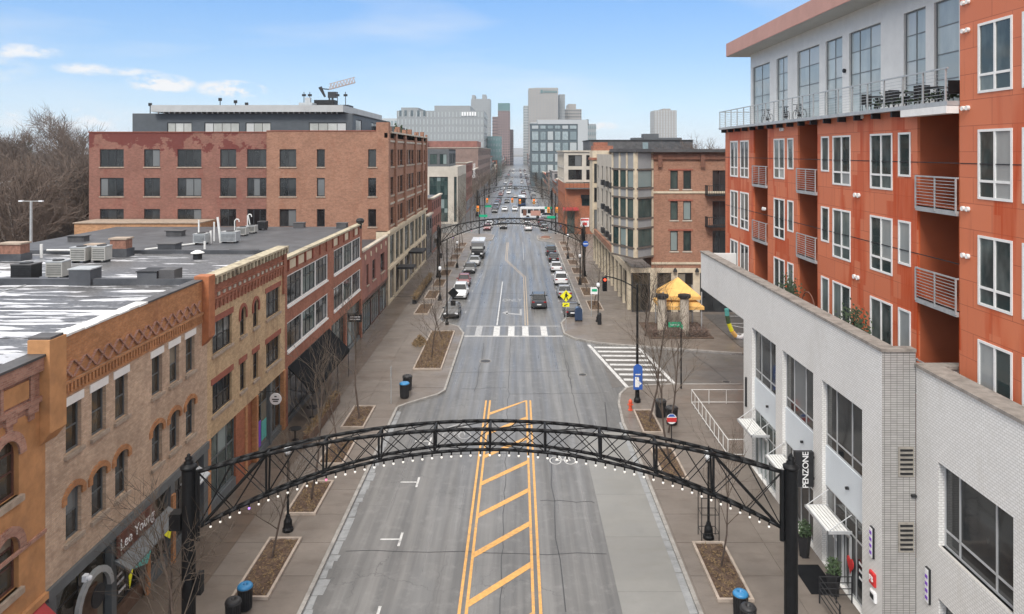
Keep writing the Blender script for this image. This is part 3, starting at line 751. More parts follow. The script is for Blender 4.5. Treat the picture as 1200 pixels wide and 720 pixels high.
for u0, u1 in ((24.1, 25.0), (36.5, 37.25)):
    m = MB().tbox(TL, u0, u1, -.4, .34, 9.62, 12.72); m.prism([TL(u0, 0, 9.2), TL(u0, .34, 9.62), TL(u0, -.1, 9.62), TL(u0, -.1, 9.2)], (0, u1-u0, 0)); m.build('corner_pier', 'paint_orange' if u0 < 25 else 'trim_orange', b)
MB().tbox(TL, 24.2, 24.9, -.45, .3, 12.72, 12.8).build('pier_cap', 'roof_mid', b)
m = MB(); random.seed(5); u = 25.0
while u < 30.6:
    l = random.uniform(.6, .85); m.tbox(TL, u, u+l, -.42-random.uniform(0, .2), .03+random.uniform(0, .04), 12.5, 12.56+random.uniform(0, .03)); u += l+.02
m.build('coping', 'pvc', b)
MB().tbox(TL, 30.9, 36.45, -.42, .05, 12.5, 12.57).build('coping', 'roof_mid', b)
for a, c in U6:
    window(b, TL, a, c, 8.3, 10.02, (), (.5,), .07, 'storefront_grey', 'glass_warm', .14, .06)
    sill(b, TL, a, c, 8.3); lintel(b, TL, a, c, 10.02, .30, 'white_paint', .12)
    window(b, TL, a, c, 5.2, 7.02, (), (.5,), .07, 'storefront_grey', 'glass_dark', .14, .06)
    sill(b, TL, a, c, 5.2); arch_hood(b, TL, a, c, 6.84, .17, .22, 'brick_orange', leg=.25)
# shop fronts below
MB().tbox(TL, 24.4, 37.1, -.3, .12, 3.82, 4.2).build('shop_fascia', 'storefront_grey', b)
for a, c in ((24.4, 24.9), (28.3, 28.65), (31.0, 31.25), (33.1, 33.5), (36.6, 37.1)): MB().tbox(TL, a, c, -.3, .05, PZ, 3.82).build('shop_pier', 'storefront_grey', b)
for (a, c), vs in zip(shop, ((.5,), (.5,), (.5,), (.33, .66))):
    window(b, TL, a, c, .75, 3.8, vs, (.72,), .08, 'window_black', 'glass_warm', .22)
    MB().tbox(TL, a, c, -.3, -.05, PZ, .75).build('stall_riser', 'timber' if a < 30 else 'storefront_grey', b)
for u in (30.95, 33.25): MB().tbox(TL, u-.14, u+.14, .05, .16, PZ, 3.3).build('pilaster', 'brick_orange', b)
s_ = MB().tbox(TL, 28.5, 31.4, .12, .2, 3.0, 3.85).build('shop_sign', 'sign_brown', b)
text('Lee Young', .62, TL, 29.95, 3.42, 'sign_white', s_, d=.215)
MB().prism([TL(28.4, .1, 2.98), TL(28.4, .75, 2.62), TL(28.4, .75, 2.55), TL(28.4, .1, 2.85)], (0, 4.4, 0)).build('shop_canopy', 'storefront_grey', b)
MB().prism([TL(28.6, .76, 2.56), TL(29.9, .76, 2.56), TL(29.6, .77, 2.2)], (.02, 0, 0)).build('pennant', 'teal', b)
MB().prism([TL(31.0, .76, 2.6), TL(31.7, .76, 2.6), TL(31.5, .77, 2.2)], (.02, 0, 0)).build('pennant', 'sign_yellow', b)
MB().prism([TL(28.2, .76, 2.5), TL(28.5, .76, 2.6), TL(28.25, .77, 2.0)], (.02, 0, 0)).build('pennant', 'sign_yellow', b)
for u, z in ((28.95, 1.9), (29.1, 1.6), (30.3, 2.3), (30.5, 2.1), (29.2, 1.2)): MB().tbox(TL, u, u+.5, -.19, -.17, z, z+.09).build('window_lettering', 'sign_white', b)
MB().tbox(TL, 26.1, 26.3, .2, .35, 3.5, 3.72).ball(TL(26.2, .42, 3.6), .1).build('wall_lamp', 'lamp_white', b)
g_ = arch_hood(b, TL, 26.1, 28.0, 2.3, .9, .22, 'galvanised', d0=.05, d1=.2, leg=0, name='door_arch')
MB().tbox(TL, 26.5, 27.7, -.28, -.16, PZ, 2.6).build('door', 'timber', b)
s2 = MB().tube(TL(27.05, .22, 2.45), TL(27.05, .27, 2.45), .42, .42, 20).build('round_sign', 'dark_metal', b)
MB().box(XL-15, XL-.35, 24.42, 37.0, 11.7, 12.2).build('roof', 'roof_membrane', b)
for yy in (26.4, 28.9, 31.3, 33.9): MB().box(XL-15, XL-.5, yy, yy+.07, 12.2, 12.215).build('roof_seam', 'tar', b)
MB().box(XL-9.2, XL-9.1, 24.5, 36.9, 12.2, 12.24).build('roof_conduit', 'galvanised', b)
s3 = MB().prism([TL(34.2, -.02, 3.25), TL(36.2, -.02, 3.25), TL(36.2, .55, 2.9), TL(34.2, .55, 2.9)], (0, 0, .07)).build('shop_canopy', 'galvanised', b)

# ---- buff brick house with red lintels
b = thing('brick_house', (XL, 37.1, 0), 'buff brick house with bracketed stone cornice, red lintels and corbelled red frieze', 'building')
Wt = [(37.75, 40.3, 'T'), (41.5, 42.35, 'A'), (43.55, 44.4, 'A'), (45.8, 48.4, 'T')]
ops = [(a, c, 8.37, 10.05) for a, c, k in Wt] + [(a, c, 5.2, 6.85) for a, c, k in Wt]
m = MB().wall(TL, 37.1, 49.5, 4.15, 10.75, ops, .28)
for a, c, k in Wt:
    if k == 'A': spandrel(m, TL, a, c, 9.68, .36, 10.05, .28)
m.box(XL-17, XL-.3, 37.12, 49.5, 0, 10.75); m.build('wall', 'brick_tan_yellow', b)
m = MB().tbox(TL, 37.3, 49.5, -.35, .02, 10.75, 12.1).tbox(TL, 37.3, 49.2, .02, .13, 11.28, 11.36).tbox(TL, 48.9, 49.5, 0, .14, 9.4, 12.1).tbox(TL, 37.3, 49.2, .02, .10, 11.62, 11.7)
u = 37.5
while u < 48.8:
    m.tbox(TL, u, u+.16, 0, .10, 10.95, 11.28); m.tbox(TL, u+.02, u+.14, 0, .07, 10.72, 10.95); m.tbox(TL, u+.16, u+.52, 0, .06, 11.08, 11.28); u += .52
m.build('frieze', 'brick_red', b)
for i in range(16): MB().tbox(TL, 37.55+i*.73, 37.85+i*.73, .02, .07, 11.40, 11.58).build('frieze_block', 'stone_pale', b)
m = MB().tbox(TL, 37.3, 49.2, -.35, .12, 12.1, 12.16).tbox(TL, 37.3, 49.2, -.4, .36, 12.5, 12.62).tbox(TL, 37.3, 49.2, -.35, .06, 12.16, 12.5).build('cornice', 'stone_dirty', b)
me = MB().tbox(ID, -.09, .09, 0, .3, -.34, 0).mesh('cornice_bracket', 'stone_dirty')
for i in range(21):
    o = bpy.data.objects.new('cornice_bracket', me); COL.objects.link(o); o.parent = b; o.rotation_euler = (0, 0, -PI/2); o.location = Vector((XL+.06, 37.55+i*.575, 12.5))-wloc(b)
for a, c, k in Wt:
    vs = (.36, .68) if k == 'T' else ()
    for z0, z1 in ((8.37, 10.05), (5.2, 6.85)):
        window(b, TL, a, c, z0, z1, vs, (.5,), .08, 'window_black', 'glass_dark', .12, .07)
        sill(b, TL, a, c, z0)
        if k == 'T' or z1 < 8: lintel(b, TL, a, c, z1, .32, 'lintel_red', .2)
        else: arch_hood(b, TL, a, c, 9.68, .37, .2, 'lintel_red', leg=.35)
m = MB()
for a, c, in ((37.1, 37.45), (42.2, 42.55), (44.0, 44.3), (49.1, 49.5)): m.tbox(TL, a, c, -.3, .06, PZ, 4.15)
m.build('pilaster', 'brick_orange', b)
MB().tbox(TL, 40.9, 42.2, -.3, 0, PZ, 4.15).tbox(TL, 42.55, 44.0, -.5, -.25, PZ, 4.15).build('shop_pier', 'brick_rust', b)
window(b, TL, 37.45, 40.9, .7, 4.15, (.36, .7), (.62,), .12, 'storefront_grey', 'glass_green', .12, .1)
MB().tbox(TL, 37.45, 40.9, -.3, .0, PZ, .7).build('stall_riser', 'storefront_grey', b)
window(b, TL, 44.3, 46.6, .5, 4.1, (.5,), (.75,), .12, 'storefront_grey', 'glass_warm', .2)
window(b, TL, 46.9, 49.1, .5, 4.1, (.5,), (.75,), .12, 'storefront_grey', 'glass_warm', .2)
MB().tbox(TL, 46.6, 46.9, -.3, 0, PZ, 4.15).tbox(TL, 44.3, 46.6, -.3, -.1, PZ, .5).tbox(TL, 46.9, 49.1, -.3, -.1, PZ, .5).build('shop_pier', 'storefront_grey', b)
MB().tbox(TL, 44.4, 45.2, -.14, -.12, .7, 2.3).build('window_poster', 'glow_purple', b)
MB().tbox(TL, 45.3, 46.2, -.14, -.12, .9, 2.1).build('window_poster', 'teal', b)
MB().box(XL-17, XL-.35, 37.4, 49.3, 11.7, 12.05).build('roof', 'roof_membrane', b)
m = MB().box(XL-17, XL-.6, 36.95, 37.32, 12.05, 12.52); m.build('party_wall', 'roof_dark', b)
# bracket sign
t = thing('hanging_sign', (XL+.7, 44.6, 3.8), 'round white blade sign projecting from the buff house beside the black awning', 'sign')
MB().tube((XL+1.0, 44.57, 3.8), (XL+1.0, 44.63, 3.8), .36, .36, 24).build('disc', 'sign_white', t)
m = MB().tube((XL, 44.6, 4.25), (XL+1.05, 44.6, 4.25), .02).tube((XL+1.0, 44.6, 4.25), (XL+1.0, 44.6, 4.1), .015); m.build('bracket', 'dark_metal', t)
TS = TY(44.57)
for z, w in ((3.95, .14), (3.78, .42), (3.66, .30)): MB().tbox(TS, XL+1-w/2, XL+1+w/2, .002, .012, z-.03, z+.035).build('lettering', 'dark_metal', t)

# ---- red brick house with big white-framed windows
b = thing('brick_house', (XL, 49.5, 0), 'red brick house with two storeys of wide white-framed window bands and a black awning', 'building')
Wb = [(49.95, 60.6, 3), (62.6, 73.1, 3)]
ops = [(a, c, 8.3, 10.46) for a, c, n in Wb] + [(a, c, 5.15, 7.2) for a, c, n in Wb]
m = MB().wall(TL, 49.5, 73.9, 4.15, 11.6, ops, .28); m.box(XL-25, XL-.3, 49.5, 73.9, 0, 11.0); m.tbox(TL, 49.5, 73.9, -.35, -.005, 11.0, 11.6); m.build('wall', 'brick_red', b)
for a, c, n in Wb:
    for z0, z1 in ((8.3, 10.46), (5.15, 7.2)):
        seg = (c-a)/n
        for i in range(n):
            window(b, TL, a+i*seg+.06, a+(i+1)*seg-.06, z0+.07, z1-.07, (.34, .67), (.66,), .07, 'window_black', 'glass_green' if i % 2 else 'glass_dark', .10, .06)
            MB().tbox(TL, a+i*seg, a+(i+1)*seg, -.12, -.02, z1-.08, z1-.001).tbox(TL, a+i*seg, a+(i+1)*seg, -.12, -.02, z0+.001, z0+.08).tbox(TL, a+i*seg, a+i*seg+.09, -.12, -.025, z0+.08, z1-.08).tbox(TL, a+(i+1)*seg-.09, a+(i+1)*seg, -.12, -.025, z0+.08, z1-.08).build('window_surround', 'white_paint', b)
        MB().tbox(TL, a, c, 0, .08, z0-.12, z0).build('sill', 'white_paint', b)
m = MB().tbox(TL, 49.5, 73.9, -.4, .14, 11.6, 11.76).build('coping', 'stone_dirty', b)
for i in range(12):
    u = 50.0+i*2.0
    MB().tbox(TL, u, u+.18, 0, .12, 10.75, 11.6).build('pilaster', 'lintel_red', b)
    if i in (0, 1, 2, 6, 8, 10): MB().tbox(TL, u+.3, u+1.75, 0, .04, 10.85, 11.45).build('stone_panel', 'stone_cream', b)
m = MB()
for a, c in ((49.5, 50.0), (61.0, 61.7), (66.8, 67.3), (73.4, 73.9)): m.tbox(TL, a, c, -.3, .04, PZ, 4.15)
m.build('shop_pier', 'brick_red', b)
for a, c in ((50.0, 55.4), (55.4, 61.0), (61.7, 66.8), (67.3, 73.4)):
    window(b, TL, a, c, PZ+.3, 4.15, (.25, .5, .75), (.7,), .12, 'window_black', 'glass_warm' if a < 60 else 'glass_green', .2)
    MB().tbox(TL, a, c, -.35, -.08, PZ, PZ+.3).build('stall_riser', 'storefront_grey', b)
aw = MB().prism([TL(50.0, .06, 4.15), TL(50.0, 1.75, 2.45), TL(50.0, 1.75, 2.2), TL(50.0, 1.7, 2.2), TL(50.0, 1.7, 2.4), TL(50.0, .04, 4.05)], (0, 10.9, 0)).build('awning', 'canvas_black', b)
m = MB()
for u in (50.1, 53.7, 57.2, 60.8): m.tube(TL(u, 1.68, 2.2), TL(u, 1.68, PZ), .03); m.tube(TL(u, .05, 2.6), TL(u, 1.68, 2.3), .025)
m.build('awning_frame', 'dark_metal', aw)
MB().box(XL-25, XL-.4, 49.35, 73.9, 11.05, 11.35).build('roof', 'roof_dark', b)
m = MB().box(XL-25, XL-.6, 49.32, 49.62, 11.35, 12.3).build('party_wall', 'roof_dark', b)
t = thing('hanging_sign', (XL+.7, 66.9, 3.6), 'dark rectangular blade sign projecting from the red house beyond the awning', 'sign')
MB().box(XL+.25, XL+1.5, 66.85, 66.95, 3.3, 4.0).build('panel', 'dark_metal', t); MB().tube((XL, 66.9, 4.1), (XL+1.5, 66.9, 4.1), .03).build('bracket', 'dark_metal', t)
MB().tbox(TY(66.85), XL+.4, XL+1.35, .002, .012, 3.72, 3.82).tbox(TY(66.85), XL+.4, XL+1.35, .002, .012, 3.5, 3.6).build('lettering', 'sign_white', t)

# ---- low brick house
b = thing('brick_house', (XL, 73.9, 0), 'low two-storey dull brick house squeezed between the white-framed red house and the big red block', 'building')
ops = [(76.2, 77.2, 4.9, 7.1), (79.2, 80.9, 4.9, 7.1), (83.9, 86.4, 4.9, 7.1)]
m = MB().wall(TL, 73.9, 88.5, 3.7, 8.7, ops, .28); m.box(XL-22, XL-.3, 73.95, 88.4, 0, 8.0); m.build('wall', 'brick_far_red', b)
for o_ in ops: window(b, TL, o_[0], o_[1], o_[2], o_[3], (), (.5,), .1, 'window_black', 'glass_dark', .12); sill(b, TL, o_[0], o_[1], o_[2])
MB().tbox(TL, 73.9, 88.5, -.35, .12, 8.7, 8.9).build('coping', 'stone_pale', b)
for i in range(5): MB().tube(TL(75.5+i*2.9, 0, 8.0), TL(75.5+i*2.9, .05, 8.0), .3, .3, 12).build('roundel', 'stone_cream', b)
for i, (a, c) in enumerate(((74.2, 78.6), (79, 83.4), (83.8, 88.2))):
    window(b, TL, a, c, PZ, 3.7, (.25, .5, .75), (.75,), .15, ('window_black', 'window_brown', 'window_brown')[i], 'glass_green', .1)
MB().tbox(TL, 73.9, 88.5, -.3, .06, 3.4, 3.72).build('shop_fascia', 'window_brown', b)
MB().box(XL-22, XL-.4, 73.95, 88.4, 8.0, 8.3).build('roof', 'roof_dark', b)

# ---- roof clutter on the left roofs
def condenser(x, y, z, w, d, h, mat, label):
    t = thing('air_conditioner', (x, y, z), label, 'air conditioner', 'air conditioners on the flat roofs')
    MB().box(x-w/2, x+w/2, y-d/2, y+d/2, z+.15, z+.15+h).build('cabinet', mat, t)
    MB().box(x-w/2-.02, x+w/2+.02, y-d/2-.02, y+d/2+.02, z+.15+h, z+.21+h).build('lid', 'galvanised' if mat != 'dark_metal' else 'roof_mid', t)
    MB().lathe((x, y, z+.21+h), [(min(w, d)*.36, 0), (min(w, d)*.36, .05), (.05, .06)], 14).build('fan_guard', 'dark_metal', t)
    m = MB()
    for i in range(6):
        zz = z+.25+h*.8*i/6; m.box(x-w/2+.06, x+w/2-.06, y-d/2-.015, y-d/2, zz, zz+.03)
    m.build('louvre', 'dark_metal', t)
    for a in (-1, 1): MB().box(x+a*w*.36-.05, x+a*w*.36+.05, y-d*.42, y+d*.42, z, z+.15).build('foot_rail', 'dark_metal', t)
RZ = 12.05
def rx(px, Y): return xY(Y, px)
condenser(rx(31, 39.2), 39.2, RZ, 1.1, .9, .72, 'dark_metal', 'black condenser with light lid, leftmost on the streaked roof')
condenser(rx(68.5, 39.8), 39.8, RZ, .9, .8, .78, 'hvac_beige', 'beige condenser standing alone between the black condenser and the dark stack')
condenser(rx(95.5, 45.5), 45.5, RZ, .95, .8, .8, 'hvac_beige', 'beige condenser behind the dark square stack')
condenser(rx(119.5, 45.8), 45.8, RZ, .85, .8, .82, 'hvac_beige', 'beige condenser right of its twin, nearest to the brick chimney')
RR = 11.35
condenser(rx(236, 60), 60, RR, 1.0, .9, .7, 'galvanised', 'grey rooftop unit left of the tall white pipes')
condenser(rx(270, 61), 61, RR, 1.3, 1.0, .75, 'galvanised', 'widest grey rooftop unit right of the tall white pipes')
condenser(rx(284.5, 66), 66, RR, .85, .8, .6, 'hvac_beige', 'small rooftop unit between the wide unit and the black one')
condenser(rx(295, 68), 68, RR, .85, .8, .55, 'hvac_beige', 'small rooftop unit second from the right of the row')
condenser(rx(308, 71), 71, RR, .75, .8, .65, 'dark_metal', 'black rooftop unit at the right end of the row')
def chim(px, Y, w, d, z0, zb, z1, label, mat='chimney_brick', capm='sill_stone'):
    x = rx(px, Y); t = thing('chimney', (x, Y, z0), label, 'chimney')
    MB().box(x-w/2-.1, x+w/2+.1, Y-d/2-.1, Y+d/2+.1, z0, zb).build('base', 'roof_dark', t)
    MB().box(x-w/2, x+w/2, Y-d/2, Y+d/2, zb, z1).build('stack', mat, t)
    MB().box(x-w/2-.08, x+w/2+.08, Y-d/2-.08, Y+d/2+.08, z1, z1+.1).build('cap', capm, t)
chim(17, 46.5, 1.35, .9, RZ, 12.5, 13.1, 'brick chimney at the far left edge of the streaked roof')
chim(142, 48.2, 1.05, .8, RZ, 12.6, 13.2, 'taller brick chimney on a grey base right of the beige condensers')
chim(111, 48.5, .85, .7, RZ, 12.3, 12.75, 'low brick chimney between the condensers and the taller chimney')
x = rx(100, 37.3); t = thing('roof_stack', (x, 37.3, RZ), 'dark square flashed stack straddling the low party wall', 'chimney')
MB().box(x-.55, x+.55, 36.8, 37.8, RZ, 13.0).build('body', 'roof_dark', t); MB().box(x-.6, x+.6, 36.75, 37.85, 13.0, 13.06).build('cap', 'galvanised', t)
x = rx(188, 37.6); t = thing('roof_stack', (x, 37.6, RZ), 'row of dark low boxes on the party wall by the orange pier', 'chimney')
MB().box(x-.9, x+.1, 37.0, 38.2, RZ, 12.85).build('body', 'roof_dark', t); MB().box(x+.15, x+.95, 37.1, 38.0, RZ, 12.95).build('body', 'roof_mid', t); MB().box(x-.95, x+.12, 36.95, 38.25, 12.85, 12.9).build('cap', 'dark_metal', t)
x = rx(199, 50.5); t = thing('roof_stack', (x, 50.5, 11.3), 'big black box on the roof step behind the mushroom vent', 'chimney')
MB().box(x-.6, x+.6, 50, 51, 11.3, 12.6).build('body', 'roof_dark', t); MB().box(x-.65, x+.65, 49.95, 51.05, 12.6, 12.66).build('cap', 'roof_mid', t)
x = rx(282, 51); t = thing('roof_hatch', (x, 51, 11.3), 'long black low hatch just behind the bracketed cornice', 'roof hatch')
MB().box(x-1.0, x+1.0, 50.4, 51.6, 11.3, 11.85).build('kerb', 'roof_dark', t); MB().prism([(x-1.05, 50.3, 11.85), (x+1.05, 50.3, 11.85), (x+1.05, 51.7, 12.0), (x-1.05, 51.7, 12.0)], (0, 0, .06)).build('lid', 'dark_metal', t)
x = rx(231.5, 47); t = thing('roof_vent', (x, 47, RZ), 'mushroom vent with white cap on the streaked roof', 'vent')
MB().lathe((x, 47, RZ), [(.28, 0), (.28, .35), (.3, .36)], 12).build('body', 'dark_metal', t); MB().lathe((x, 47, RZ+.38), [(.42, 0), (.42, .04), (.15, .18), (.02, .2)], 14).build('cap', 'pvc', t)
def pipe(px, Y, z0, z1, r, label, lean=0, hook=False):
    x = rx(px, Y); m = MB(); p = [(x, Y, z0), (x+lean, Y, z1)]
    if hook: p += [(x+lean+.15, Y, z1+.15), (x+lean+.35, Y, z1+.12), (x+lean+.4, Y, z1-.1)]
    o = m.path(p, r, 8).build('vent_pipe', 'pvc'); tagt(o, label, 'pipe', 'white pipes standing on the flat roofs')
pipe(48.5, 47.5, RZ, 12.95, .09, 'lone white pipe near the left end of the streaked roof')
pipe(233, 60.5, RR, 13.3, .07, 'tall white pipe behind the left grey rooftop unit')
pipe(247, 60.5, RR, 12.4, .10, 'short white pipe, leftmost of the pipe cluster')
pipe(251, 62, RR, 13.0, .07, 'middle-height white pipe in the pipe cluster')
pipe(258.5, 61, RR, 13.5, .10, 'tallest white pipe, leaning, in the pipe cluster', -.25)
pipe(275, 63, RR, 13.0, .045, 'hooked white pipe right of the wide unit', 0, True)
pipe(290, 69, RR, 12.9, .05, 'hooked white pipe above the small units', 0, True)
pipe(294.5, 69.5, RR, 12.9, .05, 'leaning white pipe above the small units', -.3)
pipe(240, 57, RR, 11.95, .09, 'short white pipe in front of the left grey unit')
pipe(213, 52.2, RR, 11.8, .12, 'stubby white pipe beside the big black box')
for i, (px, Y) in enumerate(((121, 47), (124, 47.5), (128, 47))): pipe(px, Y, RZ, 12.9-.1*i, .08, ('left', 'middle', 'right')[i]+' one of three short flues beside the taller brick chimney')
tagt(MB().path([(rx(55, 49), 49, 12.35), (rx(130, 49), 49, 12.35)], .07, 6).build('roof_pipe', 'pvc'), 'long white pipe lying along the back edge of the streaked roof', 'pipe')
tagt(MB().path([(rx(170, 56), 56, 11.45), (rx(228, 59.5), 59.5, 11.45)], .07, 6).build('roof_pipe', 'pvc'), 'long white pipe lying towards the left grey rooftop unit', 'pipe')
for px, Y, l in ((401, 72.6, 'low dark box at the far end of the red house roof'), (33+318, 73, 'dark box against the tall brick wall')):
    x = rx(px, Y); tagt(MB().box(x-.5, x+.5, Y-.4, Y+.4, 11.3, 11.85).box(x-.55, x+.55, Y-.45, Y+.45, 11.85, 11.9).build('roof_vent', 'roof_mid'), l, 'vent')
x = rx(422, 72.8); t = thing('roof_vent', (x, 72.8, 11.6), 'round black turbine vent at the far corner of the red house parapet', 'vent')
MB().lathe((x, 72.8, 11.3), [(.18, 0), (.18, .5), (.38, .6), (.42, .8), (.3, 1.0), (.1, 1.05)], 12).build('turbine', 'dark_metal', t)
for px, Y in ((206, 66), (92, 62)): 
    x = rx(px, Y); tagt(MB().box(x-.7, x+.7, Y-.4, Y+.4, 11.3, 11.8).box(x-.8, x+.8, Y-.5, Y+.5, 11.8, 11.86).build('roof_vent', 'roof_mid'), 'flat dark vent box left of the white pipes' if px > 100 else 'flat dark vent box far left on the dark roof', 'vent')

# ============================================================ BIG RED BLOCK
b = thing('brick_block', (XL, 88.6, 0), 'big four-storey red brick block with a dark penthouse and cream stone shop floors', 'building')
TB = TY(88.6); YB = 88.6
rows = [(17.15, 19.3), (13.55, 15.8), (9.85, 12.0), (6.1, 8.3)]
cA = [(117, 145), (168.8, 187.5), (208, 236), (258, 276.7), (289.6, 312)]
cB = [(328, 347.5), (371.7, 381), (431.7, 441.7)]
wa = [(xY(YB, a), xY(YB, c)) for a, c in cA]; wb = [(xY(YB, a), xY(YB, c)) for a, c in cB]
xm = xY(YB, 312.8)
m = MB().wall(TB, -52.4, xm, 0, 21.35, [(a, c, z0, z1) for a, c in wa for z0, z1 in rows], .25)
m.box(-52.4, -52.1, 88.62, 120, 0, 21.35); m.build('wall', 'brick_red_dark', b)
TBf = TY(88.45)
m = MB().wall(TBf, xm, -17.3, 0, 21.5, [(a, c, z0, z1) for a, c in wb for z0, z1 in rows], .3)
m.box(xm, xm+.01, 88.45, 88.6, 0, 21.5); m.build('wall', 'brick_brown', b)
for ws, T_, rc in ((wa, TB, .12), (wb, TBf, .18)):
    for i, (a, c) in enumerate(ws):
        for z0, z1 in rows:
            w_ = c-a; vs = (.33, .66) if w_ > 2.2 else ((.5,) if w_ > 1.2 else ())
            window(b, T_, a, c, z0, z1, vs, (), .1, 'window_black', 'glass_dark', rc, .08)
            MB().tbox(T_, a-.08, c+.08, -.02, .1, z0-.14, z0).build('sill', 'sill_stone', b)
MB().box(-52.5, xm, 88.5, 88.95, 21.35, 21.45).box(xm, -17.3, 88.38, 88.95, 21.5, 21.6).build('coping', 'lintel_red', b)
# street side
bays = [(89.8, 93.2), (94.2, 100.8), (101.8, 111.2), (112.2, 119.2), (120.1, 124.4)]
sub = []
for i, (a, c) in enumerate(bays):
    n = (1, 2, 3, 2, 2)[i]; g = .45; w_ = (c-a-g*(n+1))/n
    for k in range(n): sub.append((a+g+k*(w_+g), a+g+k*(w_+g)+w_))
ops = [(a, c, z0, z1) for a, c in sub for z0, z1 in rows[:3]]
m = MB().wall(TL, 88.45, 125.4, 9.3, 21.3, ops, .3); m.box(-52, XL-.31, 124.9, 125.4, 0, 21.2)
m.tbox(TL, 88.45, 89.8, -1.4, .12, 9.3, 22.6).tbox(TL, 88.45, 125.4, -.4, 0, 20.7, 21.3)
m.build('wall', 'brick_brown', b)
for a, c in sub:
    for z0, z1 in rows[:3]:
        window(b, TL, a, c, z0, z1, (), (.3,), .09, 'window_black', 'glass_dark', .14); 
for a in (93.2, 100.8, 111.2, 119.2, 124.4):
    MB().tbox(TL, a, a+1.0, 0, .28, 9.3, 21.9).build('pilaster', 'brick_brown', b)
for a, c in bays:
    for zz in (20.2, 12.4): MB().tbox(TL, a, c, 0, .1, zz, zz+.22).build('stone_band', 'stone_pale', b)
    for z0 in (17.15, 13.55, 9.85): MB().tbox(TL, a+.2, c-.2, 0, .12, z0-.2, z0).build('sill', 'sill_stone', b)
MB().tbox(TL, 89.8, 125.4, -.2, .35, 21.3, 21.5).build('coping', 'stone_pale', b)
for k, a in enumerate((90.6, 97.3, 103, 108, 115.3, 122)): MB().tbox(TL, a-.5, a+.5, -.5, .05, 21.5, 22.1+.2*(k % 2)).build('parapet_block', 'brick_brown', b)
# stone base
gb = [(90.2, 93.4), (94.5, 97.3), (97.9, 100.7), (101.9, 106.2), (106.9, 111.2), (112.3, 115.4), (116.0, 119.2), (120.2, 124.4)]
m = MB().wall(TL, 88.4, 125.4, 0, 9.2, [(a, c, .5, 4.2) for a, c in gb]+[(a, c, 4.9, 8.5) for a, c in gb], .35)
m.tbox(TL, 88.4, 125.4, 0, .3, 9.0, 9.35).tbox(TL, 88.4, 125.4, 0, .12, 4.4, 4.7).tbox(TY(88.4), -17.3, XL, -.3, 0, 0, 9.2)
m.build('stone_base', 'stone_cream', b)
for a, c in gb:
    window(b, TL, a, c, 4.9, 8.5, (.5,), (.35, .7), .1, 'window_black', 'glass_green', .15)
    window(b, TL, a, c, .5, 4.2, (.5,), (.7,), .1, 'window_black', 'glass_warm', .15)
for a, w_, z in ((104.5, 4.5, 4.3), (95, 2.5, 3.6)):
    MB().tbox(TL, a, a+w_, .05, 2.2, z, z+.28).build('entrance_canopy', 'dark_metal', b)
MB().box(-52.2, -17, 89.1, 124.9, 20.7, 21.0).build('roof', 'roof_dark', b)
# penthouse
TP = TY(92.0); TPs = TX(-21.0, 1)
pw = [(196, 225), (239.6, 280.6), (287.8, 317.5), (362, 406)]
ops = [(xY(92, a), xY(92, c), 21.35, 22.7) for a, c in pw]
m = MB().wall(TP, -48.9, -21.0, 21.0, 23.75, ops, .2).wall(TPs, 92.0, 118, 21.0, 23.75, [(94, 97.5, 21.3, 23.2), (104, 111, 21.2, 23.2)], .2); m.box(-48.9, -48.6, 92.01, 118, 21, 23.75)
m.build('penthouse_wall', 'penthouse_grey', b)
for a, c in pw: window(b, TP, xY(92, a), xY(92, c), 21.35, 22.7, (.25, .5, .75) if c-a > 35 else (.33, .66), (), .09, 'dark_metal', 'glass_blind', .05)
window(b, TPs, 94, 97.5, 21.3, 23.2, (.3, .6), (), .09, 'dark_metal', 'glass_blind', .05); window(b, TPs, 104, 111, 21.2, 23.2, (.33, .66), (), .09, 'dark_metal', 'glass_dark', .05)
MB().box(-48.9, -20.8, 92.0, 118, 23.75, 23.85).build('roof', 'roof_mid', b)
m = MB().box(xY(93, 186), xY(91, 402), 91.0, 117, 24.0, 24.85); m.build('roof_screen', 'slab_grey', b)
m = MB()
for i in range(34):
    x = xY(92, 188+i*6.3); m.box(x, x+.12, 91.3, 91.45, 23.8, 24.0)
m.build('screen_bracket', 'pvc', b)
MB().box(-21.0, -18.2, 108, 117, 21.0, 22.8).build('lift_house', 'grey_dark_clad', b)
# garage wing
t = b; TG2 = TY(84.0)
gx0 = xY(84, 87)
m = MB().box(gx0, gx0+1.3, 84, 88.4, 0, 10.7).box(gx0+1.3, xY(84, 235), 84, 88.3, 9.55, 10.7); m.build('wing_wall', 'brick_garage', b)
MB().box(gx0+1.3, xY(84, 235), 83.9, 84.3, 8.85, 9.55).build('wing_beam', 'stone_cream', b)
MB().box(gx0+1.3, xY(84, 235), 87.4, 88.0, 0, 9.5).build('wing_back_wall', 'brick_red_dark', b)
MB().box(gx0-.1, xY(84, 235), 83.85, 88.35, 10.7, 10.8).build('coping', 'sill_stone', b)
x_ = xY(83.9, 139); MB().box(x_-.3, x_+.3, 83.5, 83.8, 9.9, 10.3).build('floodlight', 'dark_metal', b)
